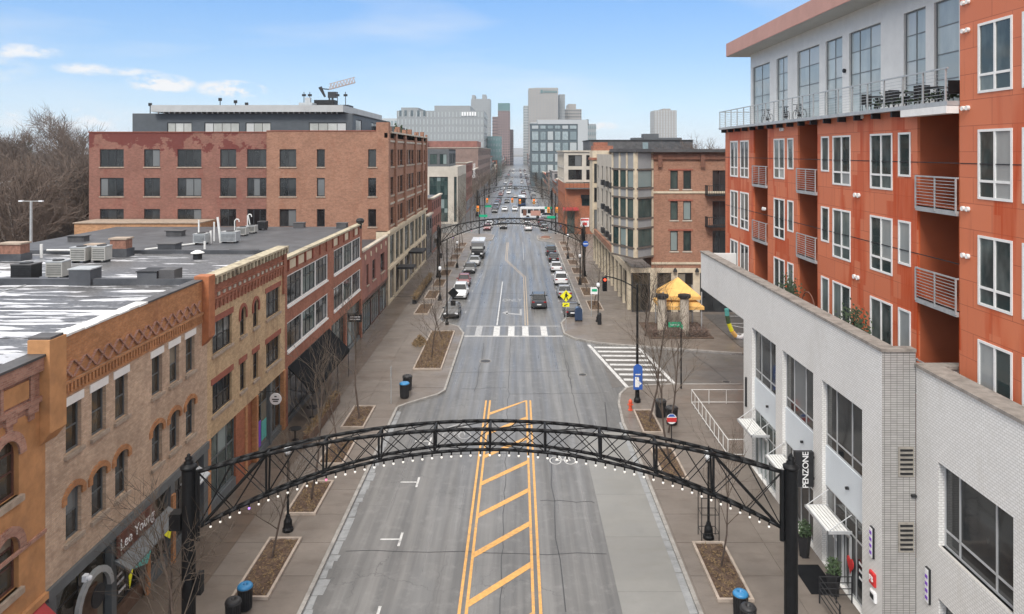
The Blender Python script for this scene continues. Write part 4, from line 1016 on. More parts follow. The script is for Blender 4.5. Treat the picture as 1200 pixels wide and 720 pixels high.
# roof garden shrubs and antennas
for i, (px, hh) in enumerate(((452, 1.3), (463, 1.1), (467, 1.6), (473, 1.5), (484, 1.1))):
    Y = 92+i*5; x = -17.2
    mm = MB(); random.seed(i)
    for k in range(60): 
        a = random.random()*6.28; r = random.random()*.5; z = 21.3+random.random()*hh; r *= 1-(z-21.3)/hh*.8
        mm.prism([(x+r*math.cos(a)-.1, Y+r*math.sin(a), z), (x+r*math.cos(a)+.1, Y+r*math.sin(a), z+.05), (x+r*math.cos(a), Y+r*math.sin(a)+.05, z+.2)], (0, .03, .02))
    tr = thing('potted_shrub', (x, Y, 21.0), ('nearest', 'second', 'middle', 'fourth', 'farthest')[i]+' dark evergreen shrub along the roof edge of the big red block', 'shrub', 'roof garden shrubs')
    mm.build('foliage', 'evergreen', tr); MB().box(x-.3, x+.3, Y-.3, Y+.3, 21.0, 21.4).build('pot', 'dark_metal', tr)
for px, h_ in ((258, 1.9), (276, 1.4), (289, .9), (176, .8)):
    x = rx(px, 95); tagt(MB().tube((x, 95, 23.8), (x, 95, 24.85+h_*.6), .06).box(x-.2, x+.2, 94.9, 95.1, 24.5+h_*.6, 24.9+h_*.6).build('antenna', 'dark_metal'), {258: 'tallest', 276: 'thin', 289: 'short boxy', 176: 'leftmost'}[px]+' antenna on the penthouse roof', 'antenna')
x = rx(358, 96); tagt(MB().box(x-.9, x+.9, 96, 98, 24.8, 25.5).box(x-.2, x+.5, 96.4, 97, 25.5, 26.2).build('exhaust_box', 'galvanised'), 'grey exhaust housing on the penthouse roof left of the crane', 'vent')
x = rx(383, 100); m = MB().box(x-3.2, x+3.2, 99, 102, 24.85, 25.4).box(x-1.6, x+1.2, 99.4, 101, 25.4, 26.1); tagt(m.build('plant_platform', 'dark_metal'), 'dark plant platform on the penthouse roof in front of the crane', 'plant platform')
for k in (-3, -2.2, 1.6, 2.7): tagt(MB().tube((x+k, 99.5, 25.2), (x+k, 99.5, 27.2), .05, .05, 5).box(x+k-.25, x+k+.25, 99.4, 99.6, 26.6, 26.9).build('antenna', 'dark_metal'), {-3: 'leftmost mast on the plant platform', -2.2: 'second mast from the left on the plant platform', 1.6: 'third mast from the left on the plant platform', 2.7: 'rightmost mast on the plant platform'}[k], 'antenna')
# tower crane beyond
Yc = 430; xc = xY(Yc, 388); s_ = Yc/F
t = thing('tower_crane', (xc, Yc, 0), 'tower crane with pale lattice jib rising behind the dark penthouse', 'crane')
m = MB(); zt = zY(Yc, 108)
for a in (-1, 1):
    for c in (-1, 1): m.tube((xc+a, Yc+c, 0), (xc+a, Yc+c, zt), .28, .28, 4)
z = 0; k = 1
while z < zt-3: m.tube((xc-k, Yc-1, z), (xc+k, Yc-1, z+3), .15, .15, 4).tube((xc-k, Yc+1, z), (xc+k, Yc+1, z+3), .15, .15, 4); z += 3; k = -k
m.build('mast', 'dark_metal', t)
p0 = Vector((xY(Yc, 386), Yc, zY(Yc, 105))); p1 = Vector((xY(Yc, 416), Yc, zY(Yc, 97)))
m = MB(); up = Vector((0, 0, 3.2))
for c in (-1, 1): m.tube(p0+Vector((0, c, 0)), p1+Vector((0, c, 0)), .3, .3, 4)
m.tube(p0+up, p1+up, .3, .3, 4)
for i in range(8):
    a = p0.lerp(p1, i/8); c = p0.lerp(p1, (i+1)/8); mid = (a+c)/2+up
    for q in (-1, 1): m.tube(a+Vector((0, q, 0)), mid, .17, .17, 4).tube(c+Vector((0, q, 0)), mid, .17, .17, 4)
m.build('jib', 'crane_pale', t)
q0 = Vector((xY(Yc, 375), Yc, zY(Yc, 104))); m = MB().tube(p0, q0, .45, .45, 4); m.tube((q0.x, Yc, q0.z+.8), (q0.x+3, Yc, q0.z-5), 1.2, .6, 5); m.build('counter_jib', 'dark_metal', t)
MB().box(xc-1.6, xc+3.4, Yc-1.5, Yc+1.5, zt-3.5, zt).build('cab', 'dark_metal', t)

# wooden patio boxes on the pavement below the awning
for i, (y0, lab) in enumerate(((46.4, 'brown timber patio box nearest to the round blade sign'), (49.2, 'middle brown timber patio box under the black awning'), (52.0, 'farthest brown timber patio box under the black awning'))):
    t = thing('patio_planter', (-13.6, y0, PZ), lab, 'planter')
    for k in range(4): MB().box(-13.75, -13.35, y0, y0+2.5, PZ+.02+k*.17, PZ+.17+k*.17).build('board', 'timber', t)
    m = MB(); random.seed(50+i)
    for k in range(260): p = Vector((-13.55+random.gauss(0, .12), y0+random.random()*2.5, PZ+.65+random.random()*.3)); d = Vector((random.gauss(0, 1), random.gauss(0, 1), random.gauss(.9, .5))).normalized()*.2; e = d.orthogonal().normalized()*.03; m.add([p-e, p+e, p+d], [(0, 1, 2)])
    o = m.build('dry_planting', 'straw', t); o['kind'] = 'stuff'
for i, (y0, lab) in enumerate(((47.5, 'round dark cafe table by the first timber patio box'), (51.5, 'round dark cafe table deeper under the black awning'))):
    t = thing('cafe_table', (-14.6, y0, PZ), lab, 'table'); MB().lathe((-14.6, y0, PZ), [(.25, 0), (.04, .04), (.04, .7), (.42, .71), (.42, .75)], 14).build('table', 'dark_metal', t)
# ============================================================ WHITE TILE BUILDING + TERRACOTTA APARTMENTS (right)
XR = 14.0; TR = TX(XR, -1); X2 = 15.3; TR2 = TX(X2, -1)
b = thing('commercial_building', (XR, 27.9, 0), 'white tiled building with tall shop windows and an overhanging parapet, right of the street', 'building')
wz = [(5.55, 8.5)]
big = [(39.4, 43.4), (34.4, 38.4), (29.5, 33.4)]
ops = [(a, c, 5.5, 8.5) for a, c in big] + [(a, c, PZ+.1, 8.5-.0) for a, c in ()] + [(a, c, PZ, 5.5) for a, c in big]
m = MB().wall(TR, 27.9, 45.0, 0, 8.6, [(a, c, PZ, 8.5) for a, c in big], .35)
m.wall(TR, 27.9, 55.5, 8.6, 11.3)
# underside and inner side of the overhang, inner faces
m.box(XR+.005, XR+.6, 45.0, 55.5, 8.6, 11.3); m.box(XR+.01, XR+.5, 27.93, 45.0, 8.6, 11.28)
m.quad((XR, 45.0, 0), (XR+14, 45.0, 0), (XR+14, 45.0, 9.6), (XR, 45.0, 9.6))
m.build('wall', 'tile_white', b)
m = MB().quad((XR, 27.9, 0), (X2, 27.9, 0), (X2, 27.9, 11.3), (XR, 27.9, 11.3)); m.build('return_wall', 'tile_grey', b)
MB().box(XR-.06, XR+.62, 27.84, 55.55, 11.3, 11.42).box(XR+.62, X2, 27.84, 28.3, 11.3, 11.42).build('coping', 'coping_stone', b)
MB().box(XR+.6, 18.6, 45, 55.5, 8.6, 8.9).box(XR+.6, 30, 55.2, 55.5, 8.9, 11.25).build('terrace_slab', 'render_white', b)
MB().box(XR+.62, 16.59, 28.35, 55.18, 9.6, 9.9).build('terrace_floor', 'roof_mid', b)
MB().box(XR+.1, 16.2, 45.0, 55.5, 8.5, 8.6).build('soffit', 'soffit', b)
for i, (a, c) in enumerate(big):
    window(b, TR, a, c, 5.5, 8.5, (.34, .72), (.18,), .07, 'alu', 'glass_dark', .2, .07)
    MB().tbox(TR, a, c, -.3, -.16, 3.7, 5.5).build('spandrel_panel', 'panel_white', b)
    window(b, TR, a, c, PZ+.02, 3.7, (.25, .5, .78), (.72,), .08, 'alu', ('glass_green', 'glass_dark', 'glass_dark')[i], .2, .07)
    MB().tube(TR((a+c)/2-.4, -.14, 4.6), TR((a+c)/2-.4, -.02, 4.6), .07, .07, 8).build('wall_lamp', 'dark_metal', b)
# door canopies with separate slats
def canopy(u0, u1, z):
    k = MB().tbox(TR, u0, u0+.06, -.1, .95, z-.1, z+.02).tbox(TR, u1-.06, u1, -.1, .95, z-.1, z+.02).tbox(TR, u0, u1, .90, .96, z-.1, z+.02).build('canopy_frame', 'alu', b)
    n = 6; w_ = .88/n
    me = MB().box(0, w_*.75, u0+.06, u1-.06, 0, .05).mesh('slat', 'pvc')
    for i in range(n):
        o = bpy.data.objects.new('slat', me); COL.objects.link(o); o.parent = k; o.location = Vector((XR-.02-(i+1)*w_, 0, z-.03))-wloc(k)
    for u in (u0+.05, u1-.05): MB().tube(TR(u, -.1, z+.7), TR(u, .9, z), .02, .02, 5).build('tie_rod', 'alu', k)
canopy(40.6, 43.2, 3.1); canopy(30.6, 33.0, 2.95); canopy(36.4, 38.3, 3.0)
for u, l in ((31.6, 0), (41.8, 0)):
    d = MB().tbox(TR, u-.75, u-.68, -.2, -.1, PZ, 2.6).tbox(TR, u+.68, u+.75, -.2, -.1, PZ, 2.6).tbox(TR, u-.03, u+.03, -.2, -.1, PZ, 2.6).tbox(TR, u-.68, u+.68, -.2, -.1, 2.5, 2.6).build('door_frame', 'alu', b)
heart = MB(); 
pts = [TR(30.7+.3*(16*math.sin(t)**3)/16, -.08, 1.55+.38*(13*math.cos(t)-5*math.cos(2*t)-2*math.cos(3*t)-math.cos(4*t))/16) for t in [2*PI*i/22 for i in range(22)]]
heart.prism(pts, (-.03, 0, 0)).build('heart_decal', 'sign_red', b)
for u, z in ((32.4, 2.0), (32.4, 1.7), (29.9, 1.9), (29.9, 1.6), (29.9, 1.3)): MB().tbox(TR, u-.2, u+.2, -.16, -.15, z, z+.1).build('window_lettering', 'sign_white', b)
# louvre vents on the grey return
TRet = TY(27.9)
for z0 in (6.5, 3.6):
    f_ = MB().tbox(TRet, 14.62, 15.22, 0, .04, z0, z0+1.15).build('louvre_vent', 'stack_block', b)
    me = MB().tbox(TRet, 14.68, 15.16, .04, .07, 0, .07).mesh('louvre_slat', 'dark_metal')
    for i in range(6):
        o = bpy.data.objects.new('louvre_slat', me); COL.objects.link(o); o.parent = f_; o.location = Vector((0, 0, z0+.1+i*.18))-wloc(f_)
MB().tbox(TRet, 15.1, 15.28, 0, .12, 5.75, 5.83).build('security_camera', 'dark_metal', b)
# signs on the white pier
def wall_plate(T, u, z0, z1, w_, mat, label, cat='sign', border='dark_metal'):
    t = thing('wall_sign', tuple(T(u, 0, z0)), label, cat)
    MB().tbox(T, u-w_/2, u+w_/2, 0, .08, z0, z1).build('frame', border, t); MB().tbox(T, u-w_/2+.03, u+w_/2-.03, .08, .1, z0+.03, z1-.03).build('face', mat, t); return t
t = wall_plate(TR, 28.6, 3.0, 4.2, .26, 'sign_white', 'tall narrow white sign plate in a dark frame on the white corner pier')
for k in range(4): MB().tbox(TR, 28.52, 28.68, .1, .11, 3.15+k*.26, 3.27+k*.26).build('lettering', 'glow_purple', t)
t = wall_plate(TR, 28.55, 1.95, 2.45, .42, 'sign_red', 'small red wall sign with white letters low on the white corner pier', border='sign_red')
text('FB', .3, TR, 28.55, 2.2, 'sign_white', t, d=.11)
t = wall_plate(TR, 28.5, 1.35, 1.75, .4, 'sign_white', 'small white wall sign under the red one on the corner pier', border='sign_white')
MB().tbox(TR, 28.36, 28.64, .1, .11, 1.45, 1.65).build('lettering', 'dark_metal', t)
t = wall_plate(TR, 44.4, 3.4, 5.2, .14, 'dark_metal', 'thin dark vertical wall light on the far pier of the white building', 'wall light')
# PENZONE blade sign
YS = 34.3
t = thing('blade_sign', (13.5, YS, 4), 'black blade sign with white vertical lettering PENZONE beside the right arch pole', 'sign')
MB().box(xY(YS, 931.5), xY(YS, 952.5), YS-.12, YS+.12, zY(YS, 569.5), zY(YS, 529)).build('sign_box', 'dark_metal', t)
MB().box(xY(YS, 952), XR+.01, YS-.04, YS+.04, 4.5, 4.6).box(xY(YS, 952), XR+.01, YS-.04, YS+.04, 3.5, 3.6).build('bracket', 'dark_metal', t)
text('PENZONE', .40, TY(YS-.12), xY(YS, 943), zY(YS, 549.5), 'sign_white', t, d=.012, rot=PI/2, sp=.92)
# nearer wing of the white building
b2 = thing('commercial_building', (X2, 12, 0), 'nearest white tiled wing with one big window and stone coping, right edge', 'building')
ops = [(22.4, 26.4, 4.65, 7.7), (22.4, 26.4, PZ, 2.75), (16, 20.5, 4.65, 7.7)]
m = MB().wall(TR2, 12, 27.87, 0, 10.75, ops, .3); m.box(X2+.31, X2+.6, 12, 27.87, 8, 10.7); m.box(X2+.62, X2+1.7, 27.55, 27.87, 9.9, 10.7); m.build('wall', 'tile_white', b2)
MB().tbox(TR2, 22.4, 26.4, -.25, -.12, 2.75, 4.65).build('spandrel_panel', 'panel_white', b2)
for a, c in ((22.4, 26.4), (16, 20.5)): window(b2, TR2, a, c, 4.65, 7.7, (.28, .77), (.2,), .08, 'alu', 'glass_dark', .22, .08)
window(b2, TR2, 22.4, 26.4, PZ, 2.75, (.28, .77), (), .08, 'alu', 'glass_dark', .22, .08)
MB().box(X2-.06, X2+.85, 12, 27.95, 10.75, 10.87).box(X2+.85, 17.0, 27.45, 27.95, 10.75, 10.87).build('coping', 'coping_stone', b2)
t = wall_plate(TR2, 27.0, 2.2, 3.5, .26, 'sign_white', 'narrow white sign plate in a dark frame on the nearest white wing')
for k in range(4): MB().tbox(TR2, 26.92, 27.08, .1, .11, 2.35+k*.26, 2.47+k*.26).build('lettering', 'glow_purple', t)

# ---- terracotta apartments
XO = 16.6; TO = TX(XO, -1); FL = [16.75, 12.95, 9.15]; ST = 3.8
b = thing('apartment_block', (XO, 27.3, 0), 'terracotta panelled apartment block with white-framed windows, recessed balconies and grey penthouse', 'building')
def uo(px): return uX(XO, px)
wins = [(865, 856, 'S'), (877.5, 867.5, 'S'), (919.6, 907, 'D'), (930, 923, 'N'), (971.7, 962.5, 'N'), (997, 976, 'D'), (1046, 1020, 'D'), (1067.5, 1053, 'N')]
recs = [(899.6, 883), (958, 935), (1124.2, 1075)]
ops = []; wl = []
for r in range(3):
    zt = 19.83-ST*r
    for p0, p1, k in wins:
        a, c = uo(p0), uo(p1); z0 = zt-(2.55 if k != 'N' else 1.9)
        if r == 2: z0 = 9.95
        if k == 'S': z0 = zt-2.75
        ops.append((a, c, z0, zt)); wl.append((a, c, z0, zt, k, r))
    for p0, p1 in recs: ops.append((uo(p0), uo(p1), 16.75-ST*r, min(20.62, 20.45-ST*r+.15)))
m = MB().wall(TO, 27.3, uo(850), 8, 20.75, ops, .12); m.box(XO, XO+18, uo(850)-.02, uo(850), 8.6, 20.7)
m.box(XO+1.9, XO+14, 27.3, uo(850)-.1, 0, 20.6)
m.build('wall', 'panel_terracotta', b)
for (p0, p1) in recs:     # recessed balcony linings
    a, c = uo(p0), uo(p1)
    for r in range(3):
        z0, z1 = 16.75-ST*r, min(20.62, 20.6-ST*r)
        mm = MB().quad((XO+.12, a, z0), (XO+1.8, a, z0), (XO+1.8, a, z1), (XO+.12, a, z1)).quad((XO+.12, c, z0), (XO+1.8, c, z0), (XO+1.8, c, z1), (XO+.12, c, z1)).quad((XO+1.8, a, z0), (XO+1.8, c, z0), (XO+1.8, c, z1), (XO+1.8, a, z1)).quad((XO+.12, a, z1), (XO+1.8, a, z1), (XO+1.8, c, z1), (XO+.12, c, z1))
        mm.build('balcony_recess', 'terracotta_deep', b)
        if p1 > 1000: MB().box(XO+.25, XO+1.79, a+.01, a+.06, z0, z1-.1).build('side_door', 'white_paint', b)
        window(b, TX(XO+1.78, -1), a+.3, max(c-1.0, a+1.5) if c-a > 3 else c-.3, z0+.1, z1-.8, (.5,), (), .08, 'white_paint', 'glass_dark', -.02)
        # slab + railing
        bal = MB().box(XO-.10, XO+1.8, a+.02, c-.02, z0-.18, z0).build('balcony', 'galvanised', b)
        mm = MB().box(XO-.12, XO-.08, a+.02, c-.02, z0+1.22, z0+1.28)
        mm.box(XO-.08, XO, a+.02, a+.06, z0+1.22, z0+1.28).box(XO-.08, XO, c-.06, c-.02, z0+1.22, z0+1.28)
        n = max(2, round((c-a)/1.7))
        for i in range(n+1): u = a+.05+(c-a-.1)*i/n; mm.box(XO-.13, XO-.08, u-.025, u+.025, z0-.1, z0+1.22)
        mm.build('railing', 'galvanised', bal)
        me = MB().box(XO-.115, XO-.095, a+.06, c-.06, 0, .022).mesh('rail_bar', 'galvanised')
        for i in range(9):
            o = bpy.data.objects.new('rail_bar', me); COL.objects.link(o); o.parent = bal; o.location = Vector((0, 0, z0+.1+i*.125))-wloc(bal)
for a, c, z0, zt, k, r in wl:
    vs = (.5,) if k in 'DS' else (); hs = () if (k == 'N' or r == 2) else (.26,)
    window(b, TO, a, c, z0, zt, vs, hs, .09 if k != 'S' else .11, 'white_paint', 'glass_apt' if k != 'S' else 'glass_dark', -.03, .09, fd=.1)
for z in (18.55, 14.75): MB().tbox(TO, 27.3, uo(850), -.01, .012, z, z+.035).build('flashing_joint', 'dark_metal', b)
for px, py in ((1009, 136), (1000, 229), (936, 150), (1006, 229)):
    u = uo(px); z = zX(XO, px, py); MB().lathe((0, 0, 0), [(.001, 0)]).v
for px, py in ((1009, 137), (1005, 229), (917, 152), (1004, 325), (896, 245)):
    u = uo(px); z = zX(XO, px, py)
    for k in (-.18, .18): MB().tube(TO(u+k, 0, z), TO(u+k, .1, z), .11, .11, 10).build('vent_cap', 'white_paint', b)
# terrace slab and railing on top
TY1 = uo(850)
MB().box(XO-.45, XO+2.1, 27.3, TY1+.3, 20.75, 20.92).build('terrace_slab', 'galvanised', b)
MB().box(XO-.47, XO+.1, 27.32, 30.6, 20.45, 20.74).build('slab_edge', 'white_paint', b)
me = MB().box(XO-.40, XO-.02, -.07, .07, 20.5, 20.74).mesh('bracket', 'dark_metal')
for i in range(16):
    o = bpy.data.objects.new('bracket', me); COL.objects.link(o); o.parent = b; o.location = Vector((0, 31.5+i*1.75, 0))-wloc(b)
rl = MB().box(XO-.42, XO-.36, 27.35, TY1+.25, 22.14, 22.2).box(XO-.42, XO+2.0, TY1+.2, TY1+.25, 22.14, 22.2).build('terrace_railing', 'galvanised', b)
me = MB().box(XO-.42, XO-.36, -.03, .03, 20.92, 22.14).mesh('rail_post', 'galvanised')
for i in range(21):
    o = bpy.data.objects.new('rail_post', me); COL.objects.link(o); o.parent = rl; o.location = Vector((0, 27.5+i*(TY1-27.3)/20, 0))-wloc(rl)
m = MB()
for i in range(8): z = 21.04+i*.135; m.box(XO-.395, XO-.38, 27.35, TY1+.2, z, z+.014).box(XO-.4, XO+2, TY1+.215, TY1+.23, z, z+.014)
m.build('rail_wire', 'galvanised', rl)
# penthouse
XP = 18.6; TPn = TX(XP, -1); YPe = uX(XP, 879.6)
def up(px): return uX(XP, px)
pw = [(902, 882, (.5,)), (923, 910, (.5,)), (960, 934, (.5,)), (987, 967.5, (.5,)), (1032, 995, (.36, .7)), (1084.6, 1059, (.5,)), (1123.8, 1094.6, ())]
m = MB().wall(TPn, 27.0, YPe, 20.92, 26.9, [(up(p0), up(p1), 20.95, 25.65) for p0, p1, v in pw], .2)
m.quad((XP, YPe, 20.9), (XP+12, YPe, 20.9), (XP+12, YPe, 26.9), (XP, YPe, 26.9)); m.build('penthouse_wall', 'panel_grey', b)
for p0, p1, v in pw: window(b, TPn, up(p0), up(p1), 20.95, 25.65, v, (.26, .5, .76), .07, 'window_grey', 'glass_penthouse', .1, .05)
MB().tube(TPn(up(990.5), 0, 23.6), TPn(up(990.5), .12, 23.6), .12, .12, 8).build('wall_lamp', 'dark_metal', b)
m = MB().box(17.1, XP+14, 12, 59.6, 26.8, 27.85); m.build('roof_fascia', 'fascia_pink', b)
MB().box(17.15, XP+13, 12, 59.55, 26.76, 26.8).build('soffit', 'soffit', b)
# near, taller part
ops = [(xx0, xx1, z0, z0+2.5) for xx0, xx1 in ((uo(1186.9), uo(1146.5)), (19.5, uo(1198.5)), (13.5, 17)) for z0 in (21.1, 17.3, 13.5, 9.75)]
m = MB().wall(TO, 8, 27.25, 7, 40, ops, .12); m.quad((XO, 27.25, 7), (XO+10, 27.25, 7), (XO+10, 27.25, 40), (XO, 27.25, 40)); m.build('wall', 'panel_terracotta', b)
for a, c, z0, z1 in ops: window(b, TO, a, c, z0, z1, (.5,), (.26,) if z0 > 12 else (), .09, 'white_paint', 'glass_apt', -.03, .09, fd=.1)
for py, z in ((36, 0), (127, 0), (245, 0), (300, 0), (3, 0)):
    u = uo(1132.5); zz = zX(XO, 1132.5, py)
    for k in (-.14, .14): MB().tube(TO(u+k, 0, zz), TO(u+k, .1, zz), .09, .09, 10).build('vent_cap', 'white_paint', b)
MB().tbox(TO, 8, 27.25, -.01, .012, 18.55, 18.58).build('flashing_joint', 'dark_metal', b)
# bicycles and furniture on the terrace
def bicycle(x, y, z, rz, label):
    t = thing('bicycle', (0, 0, 0), label, 'bicycle', 'bicycles on the terrace')
    for cy in (-.52, .52):
        m = MB(); n = 18
        for i in range(n): m.tube((0, cy+.33*math.cos(2*PI*i/n), .34+.33*math.sin(2*PI*i/n)), (0, cy+.33*math.cos(2*PI*(i+1)/n), .34+.33*math.sin(2*PI*(i+1)/n)), .018, .018, 5, False)
        w_ = m.build('wheel', 'tyre', t); m = MB()
        for i in range(8): m.tube((0, cy, .34), (0, cy+.32*math.cos(PI*i/4), .34+.32*math.sin(PI*i/4)), .005, .005, 3, False)
        m.build('spokes', 'galvanised', w_)
    m = MB()
    for p, q in (((0, -.52, .34), (0, -.15, .82)), ((0, -.15, .82), (0, .35, .86)), ((0, .35, .86), (0, .02, .32)), ((0, .02, .32), (0, -.52, .34)), ((0, .02, .32), (0, -.18, .9)), ((0, .52, .34), (0, .33, .98))): m.tube(p, q, .022, .022, 6)
    m.build('frame', 'dark_metal', t); MB().box(-.06, .06, -.32, -.08, .92, .97).build('saddle', 'dark_metal', t)
    MB().tube((-.26, .34, 1.0), (.26, .34, 1.0), .018, .018, 6).build('handlebar', 'dark_metal', t); MB().tube((-.1, .02, .32), (.1, .02, .32), .09, .09, 8).build('crank', 'dark_metal', t)
    t.location = (x, y, z); t.rotation_euler = (0, 0, rz); return t
bk = bicycle(17.3, uX(17.3, 899), 20.92, .15, 'bicycle nearest the far end of the terrace rail')
copy_thing(bk, (17.3, uX(17.3, 921), 20.92), -.1, 'middle bicycle of the three against the terrace rail')
copy_thing(bk, (17.35, uX(17.35, 937), 20.92), .1, 'third bicycle, nearest the tall window of the three')
def patio_set(px, n, label, green=False):
    x = 17.4; Y = uX(x, px); t = thing('patio_furniture', (x, Y, 20.92), label, 'patio furniture')
    MB().lathe((x, Y, 20.92), [(.25, 0), (.04, .04), (.04, .7), (.5, .71), (.5, .75)], 12).build('table', 'dark_metal', t)
    for k in (-1, 1):
        y = Y+k*.85; c = MB().box(x-.25, x+.25, y-.25, y+.25, 21.32, 21.38).box(x-.25, x+.25, y+k*.2, y+k*.25, 21.38, 21.85)
        for a in (-.22, .22):
            for e in (-.22, .22): c.tube((x+a, y+e, 20.92), (x+a, y+e, 21.32), .02, .02, 5)
        c.build('chair', 'dark_metal', t)
    if green:
        m = MB(); random.seed(px)
        for i in range(160):
            p = Vector((x+.3+random.gauss(0, .25), Y+random.gauss(0, .7), 21.15+abs(random.gauss(0, .22)))); m.prism([p, p+Vector((.1, .02, .05)), p+Vector((.02, .08, .12))], (.01, .01, 0))
        m.build('planting', 'evergreen', t)
patio_set(1028, 2, 'dark table and chairs with plants behind the terrace rail, left set', True); patio_set(1062, 2, 'dark table and chairs on the terrace between the two planted sets', True); patio_set(1100, 2, 'dark table and chairs on the terrace next to the orange wall', True)
# podium terrace clutter
for px, l in ((925, 'left'), (1001, 'right')):
    x = 15.4; Y = uX(x, px); t = thing('garden_planter', (x, Y, 9.9), ('dark planter box on the podium terrace under the small window' if l == 'left' else 'dark planter with bare twigs on the podium terrace'), 'planter')
    MB().box(x-.3, x+.3, Y-.9, Y+.9, 9.9, 10.9).build('box', 'dark_metal', t); m = MB(); random.seed(px)
    for i in range(200): p = Vector((x+random.gauss(0, .2), Y+random.gauss(0, .6), 10.9+abs(random.gauss(0, .4)))); m.prism([p, p+Vector((.1, .02, .05)), p+Vector((.02, .08, .12))], (.01, .01, 0))
    m.build('foliage', 'evergreen', t)
m = MB(); x = 15.3; Y = uX(x, 947)
for i in range(10): a0, a1 = PI*i/10, PI*(i+1)/10; m.tube((x, Y+.9*math.cos(a0), 10.6+1.0*math.sin(a0)), (x, Y+.9*math.cos(a1), 10.6+1.0*math.sin(a1)), .03, .03, 5)
for k in (-.9, .9): m.tube((x, Y+k, 9.9), (x, Y+k, 10.6), .03, .03, 5)
tagt(m.build('garden_arch', 'rust_brown'), 'thin metal garden arch on the podium terrace behind the white parapet', 'garden arch')
# railing in front of the doors bottom right
t = thing('railing', (13.6, 30.2, PZ), 'black pipe railing round the stair well by the white corner pier, bottom right', 'railing')
for i, z in enumerate((.35, .6, .85, 1.1)):
    MB().path([(12.6, 28.3, PZ+z), (12.6, 30.3, PZ+z), (13.95, 30.3, PZ+z)], .02, 6).build('rail', 'dark_metal', t)
for x, y in ((12.6, 30.3), (13.3, 30.3), (13.95, 30.3), (12.6, 28.4)): MB().tube((x, y, PZ), (x, y, PZ+1.12), .03, .03, 6).build('post', 'dark_metal', t)
o = MB().box(12.5, 13.7, 30.9, 33.1, PZ+.004, PZ+.02).build('door_mat', 'canvas_black'); tagt(o, 'black door mat in front of the canopied door of the white building', 'door mat')
def pot(x, y, h, label):
    t = thing('potted_plant', (x, y, PZ), label, 'potted plant')
    MB().prism([(x-.17, y-.17, PZ), (x+.17, y-.17, PZ), (x+.17, y+.17, PZ), (x-.17, y+.17, PZ)], (0, 0, .02)).lathe((x, y, PZ+.02), [(.22, 0), (.33, h), (.27, h), (.25, h-.08), (.01, h-.08)], 4).build('pot', 'dark_metal', t)
    m = MB(); random.seed(int(x*100))
    for i in range(420):
        a = random.random()*6.283; rr = random.random()**.5*.3; z = PZ+h+random.random()*.75*(1-rr*1.2)
        p = Vector((x+rr*math.cos(a), y+rr*math.sin(a), z)); d = Vector((random.gauss(0, 1), random.gauss(0, 1), random.gauss(.8, .6))).normalized()*.11; e = d.orthogonal().normalized()*.03
        m.add([p-e, p+e, p+d], [(0, 1, 2)])
    m.build('foliage', 'leaf_green', t)
pot(13.35, 33.8, 1.0, 'tall black pot with a green shrub behind the right arch pole'); pot(13.45, 30.9, .9, 'tall black pot with a green shrub right of the door mat')

# ============================================================ BROWN CORNER BUILDING (right, beyond side street)
XB = 13.2; YF = 85.4; TBr = TY(YF); TBs = TX(XB, -1)
b = thing('brick_block', (XB, YF, 0), 'brown brick corner block with a cream and grey oriel turret and dark cornice', 'building')
def xf(px): return xY(YF, px)
fw_ = [(785.5, 794.4), (800.7, 810)]; rz = [(14.6, 16.8), (10.95, 13.2), (7.3, 9.7)]
ops = [(xf(a), xf(c), z0, z1) for a, c in fw_ for z0, z1 in rz] + [(xf(835), xf(852), z0-.6, z1) for z0, z1 in rz]
m = MB().wall(TBr, 15.7, 34, 5.3, 19.0, ops, .25); m.box(15.9, 34, YF+.26, 125, 5.3, 18.9); m.build('wall', 'brick_brown', b)
for a, c in fw_:
    for z0, z1 in rz: window(b, TBr, xf(a), xf(c), z0, z1, (), (), .09, 'window_black', 'glass_green', .12); MB().tbox(TBr, xf(a)-.1, xf(c)+.1, 0, .08, z0-.15, z0).build('sill', 'stone_pale', b)
for z0, z1 in rz:
    MB().tbox(TBr, xf(783), xf(812), 0, .07, z1, z1+.18).build('lintel', 'lintel_red', b)
    window(b, TBr, xf(835), xf(852), z0-.6, z1, (.5,), (), .09, 'window_black', 'glass_dark', .12)
    if z0 > 8:
        bal = MB().tbox(TBr, xf(826), xf(852), 0, 1.3, z0-.75, z0-.6).build('balcony', 'dark_metal', b)
        mm = MB().tbox(TBr, xf(826), xf(852), 1.24, 1.3, z0+.4, z0+.48)
        for i in range(14): u = xf(826)+(xf(852)-xf(826))*i/13; mm.tbox(TBr, u-.02, u+.02, 1.25, 1.29, z0-.6, z0+.4)
        for i in range(6): mm.tbox(TBr, xf(826), xf(826)+.04, .1+i*.22, .14+i*.22, z0-.6, z0+.4)
        mm.tbox(TBr, xf(826), xf(826)+.05, 0, 1.3, z0+.4, z0+.48); mm.build('railing', 'dark_metal', bal)
MB().tbox(TBr, 15.7, 34, 0, .1, 14.1, 14.35).build('stone_band', 'stone_cream', b); MB().tbox(TBr, 15.7, 34, 0, .12, 5.75, 6.0).build('stone_band', 'stone_cream', b)
MB().tbox(TBr, 15.6, 34.3, 0, .25, 18.1, 18.75).build('frieze', 'rust_brown', b)
for px in (773, 823): MB().tbox(TBr, xf(px)-.25, xf(px)+.25, .25, .42, 17.2, 18.75).build('bracket', 'rust_brown', b)
MB().tbox(TBr, 15.0, 34.5, -.3, .8, 18.95, 19.3).build('cornice', 'roof_mid', b)
MB().box(15.2, 34.5, 85.9, 125.4, 18.9, 19.05).build('roof', 'roof_dark', b)
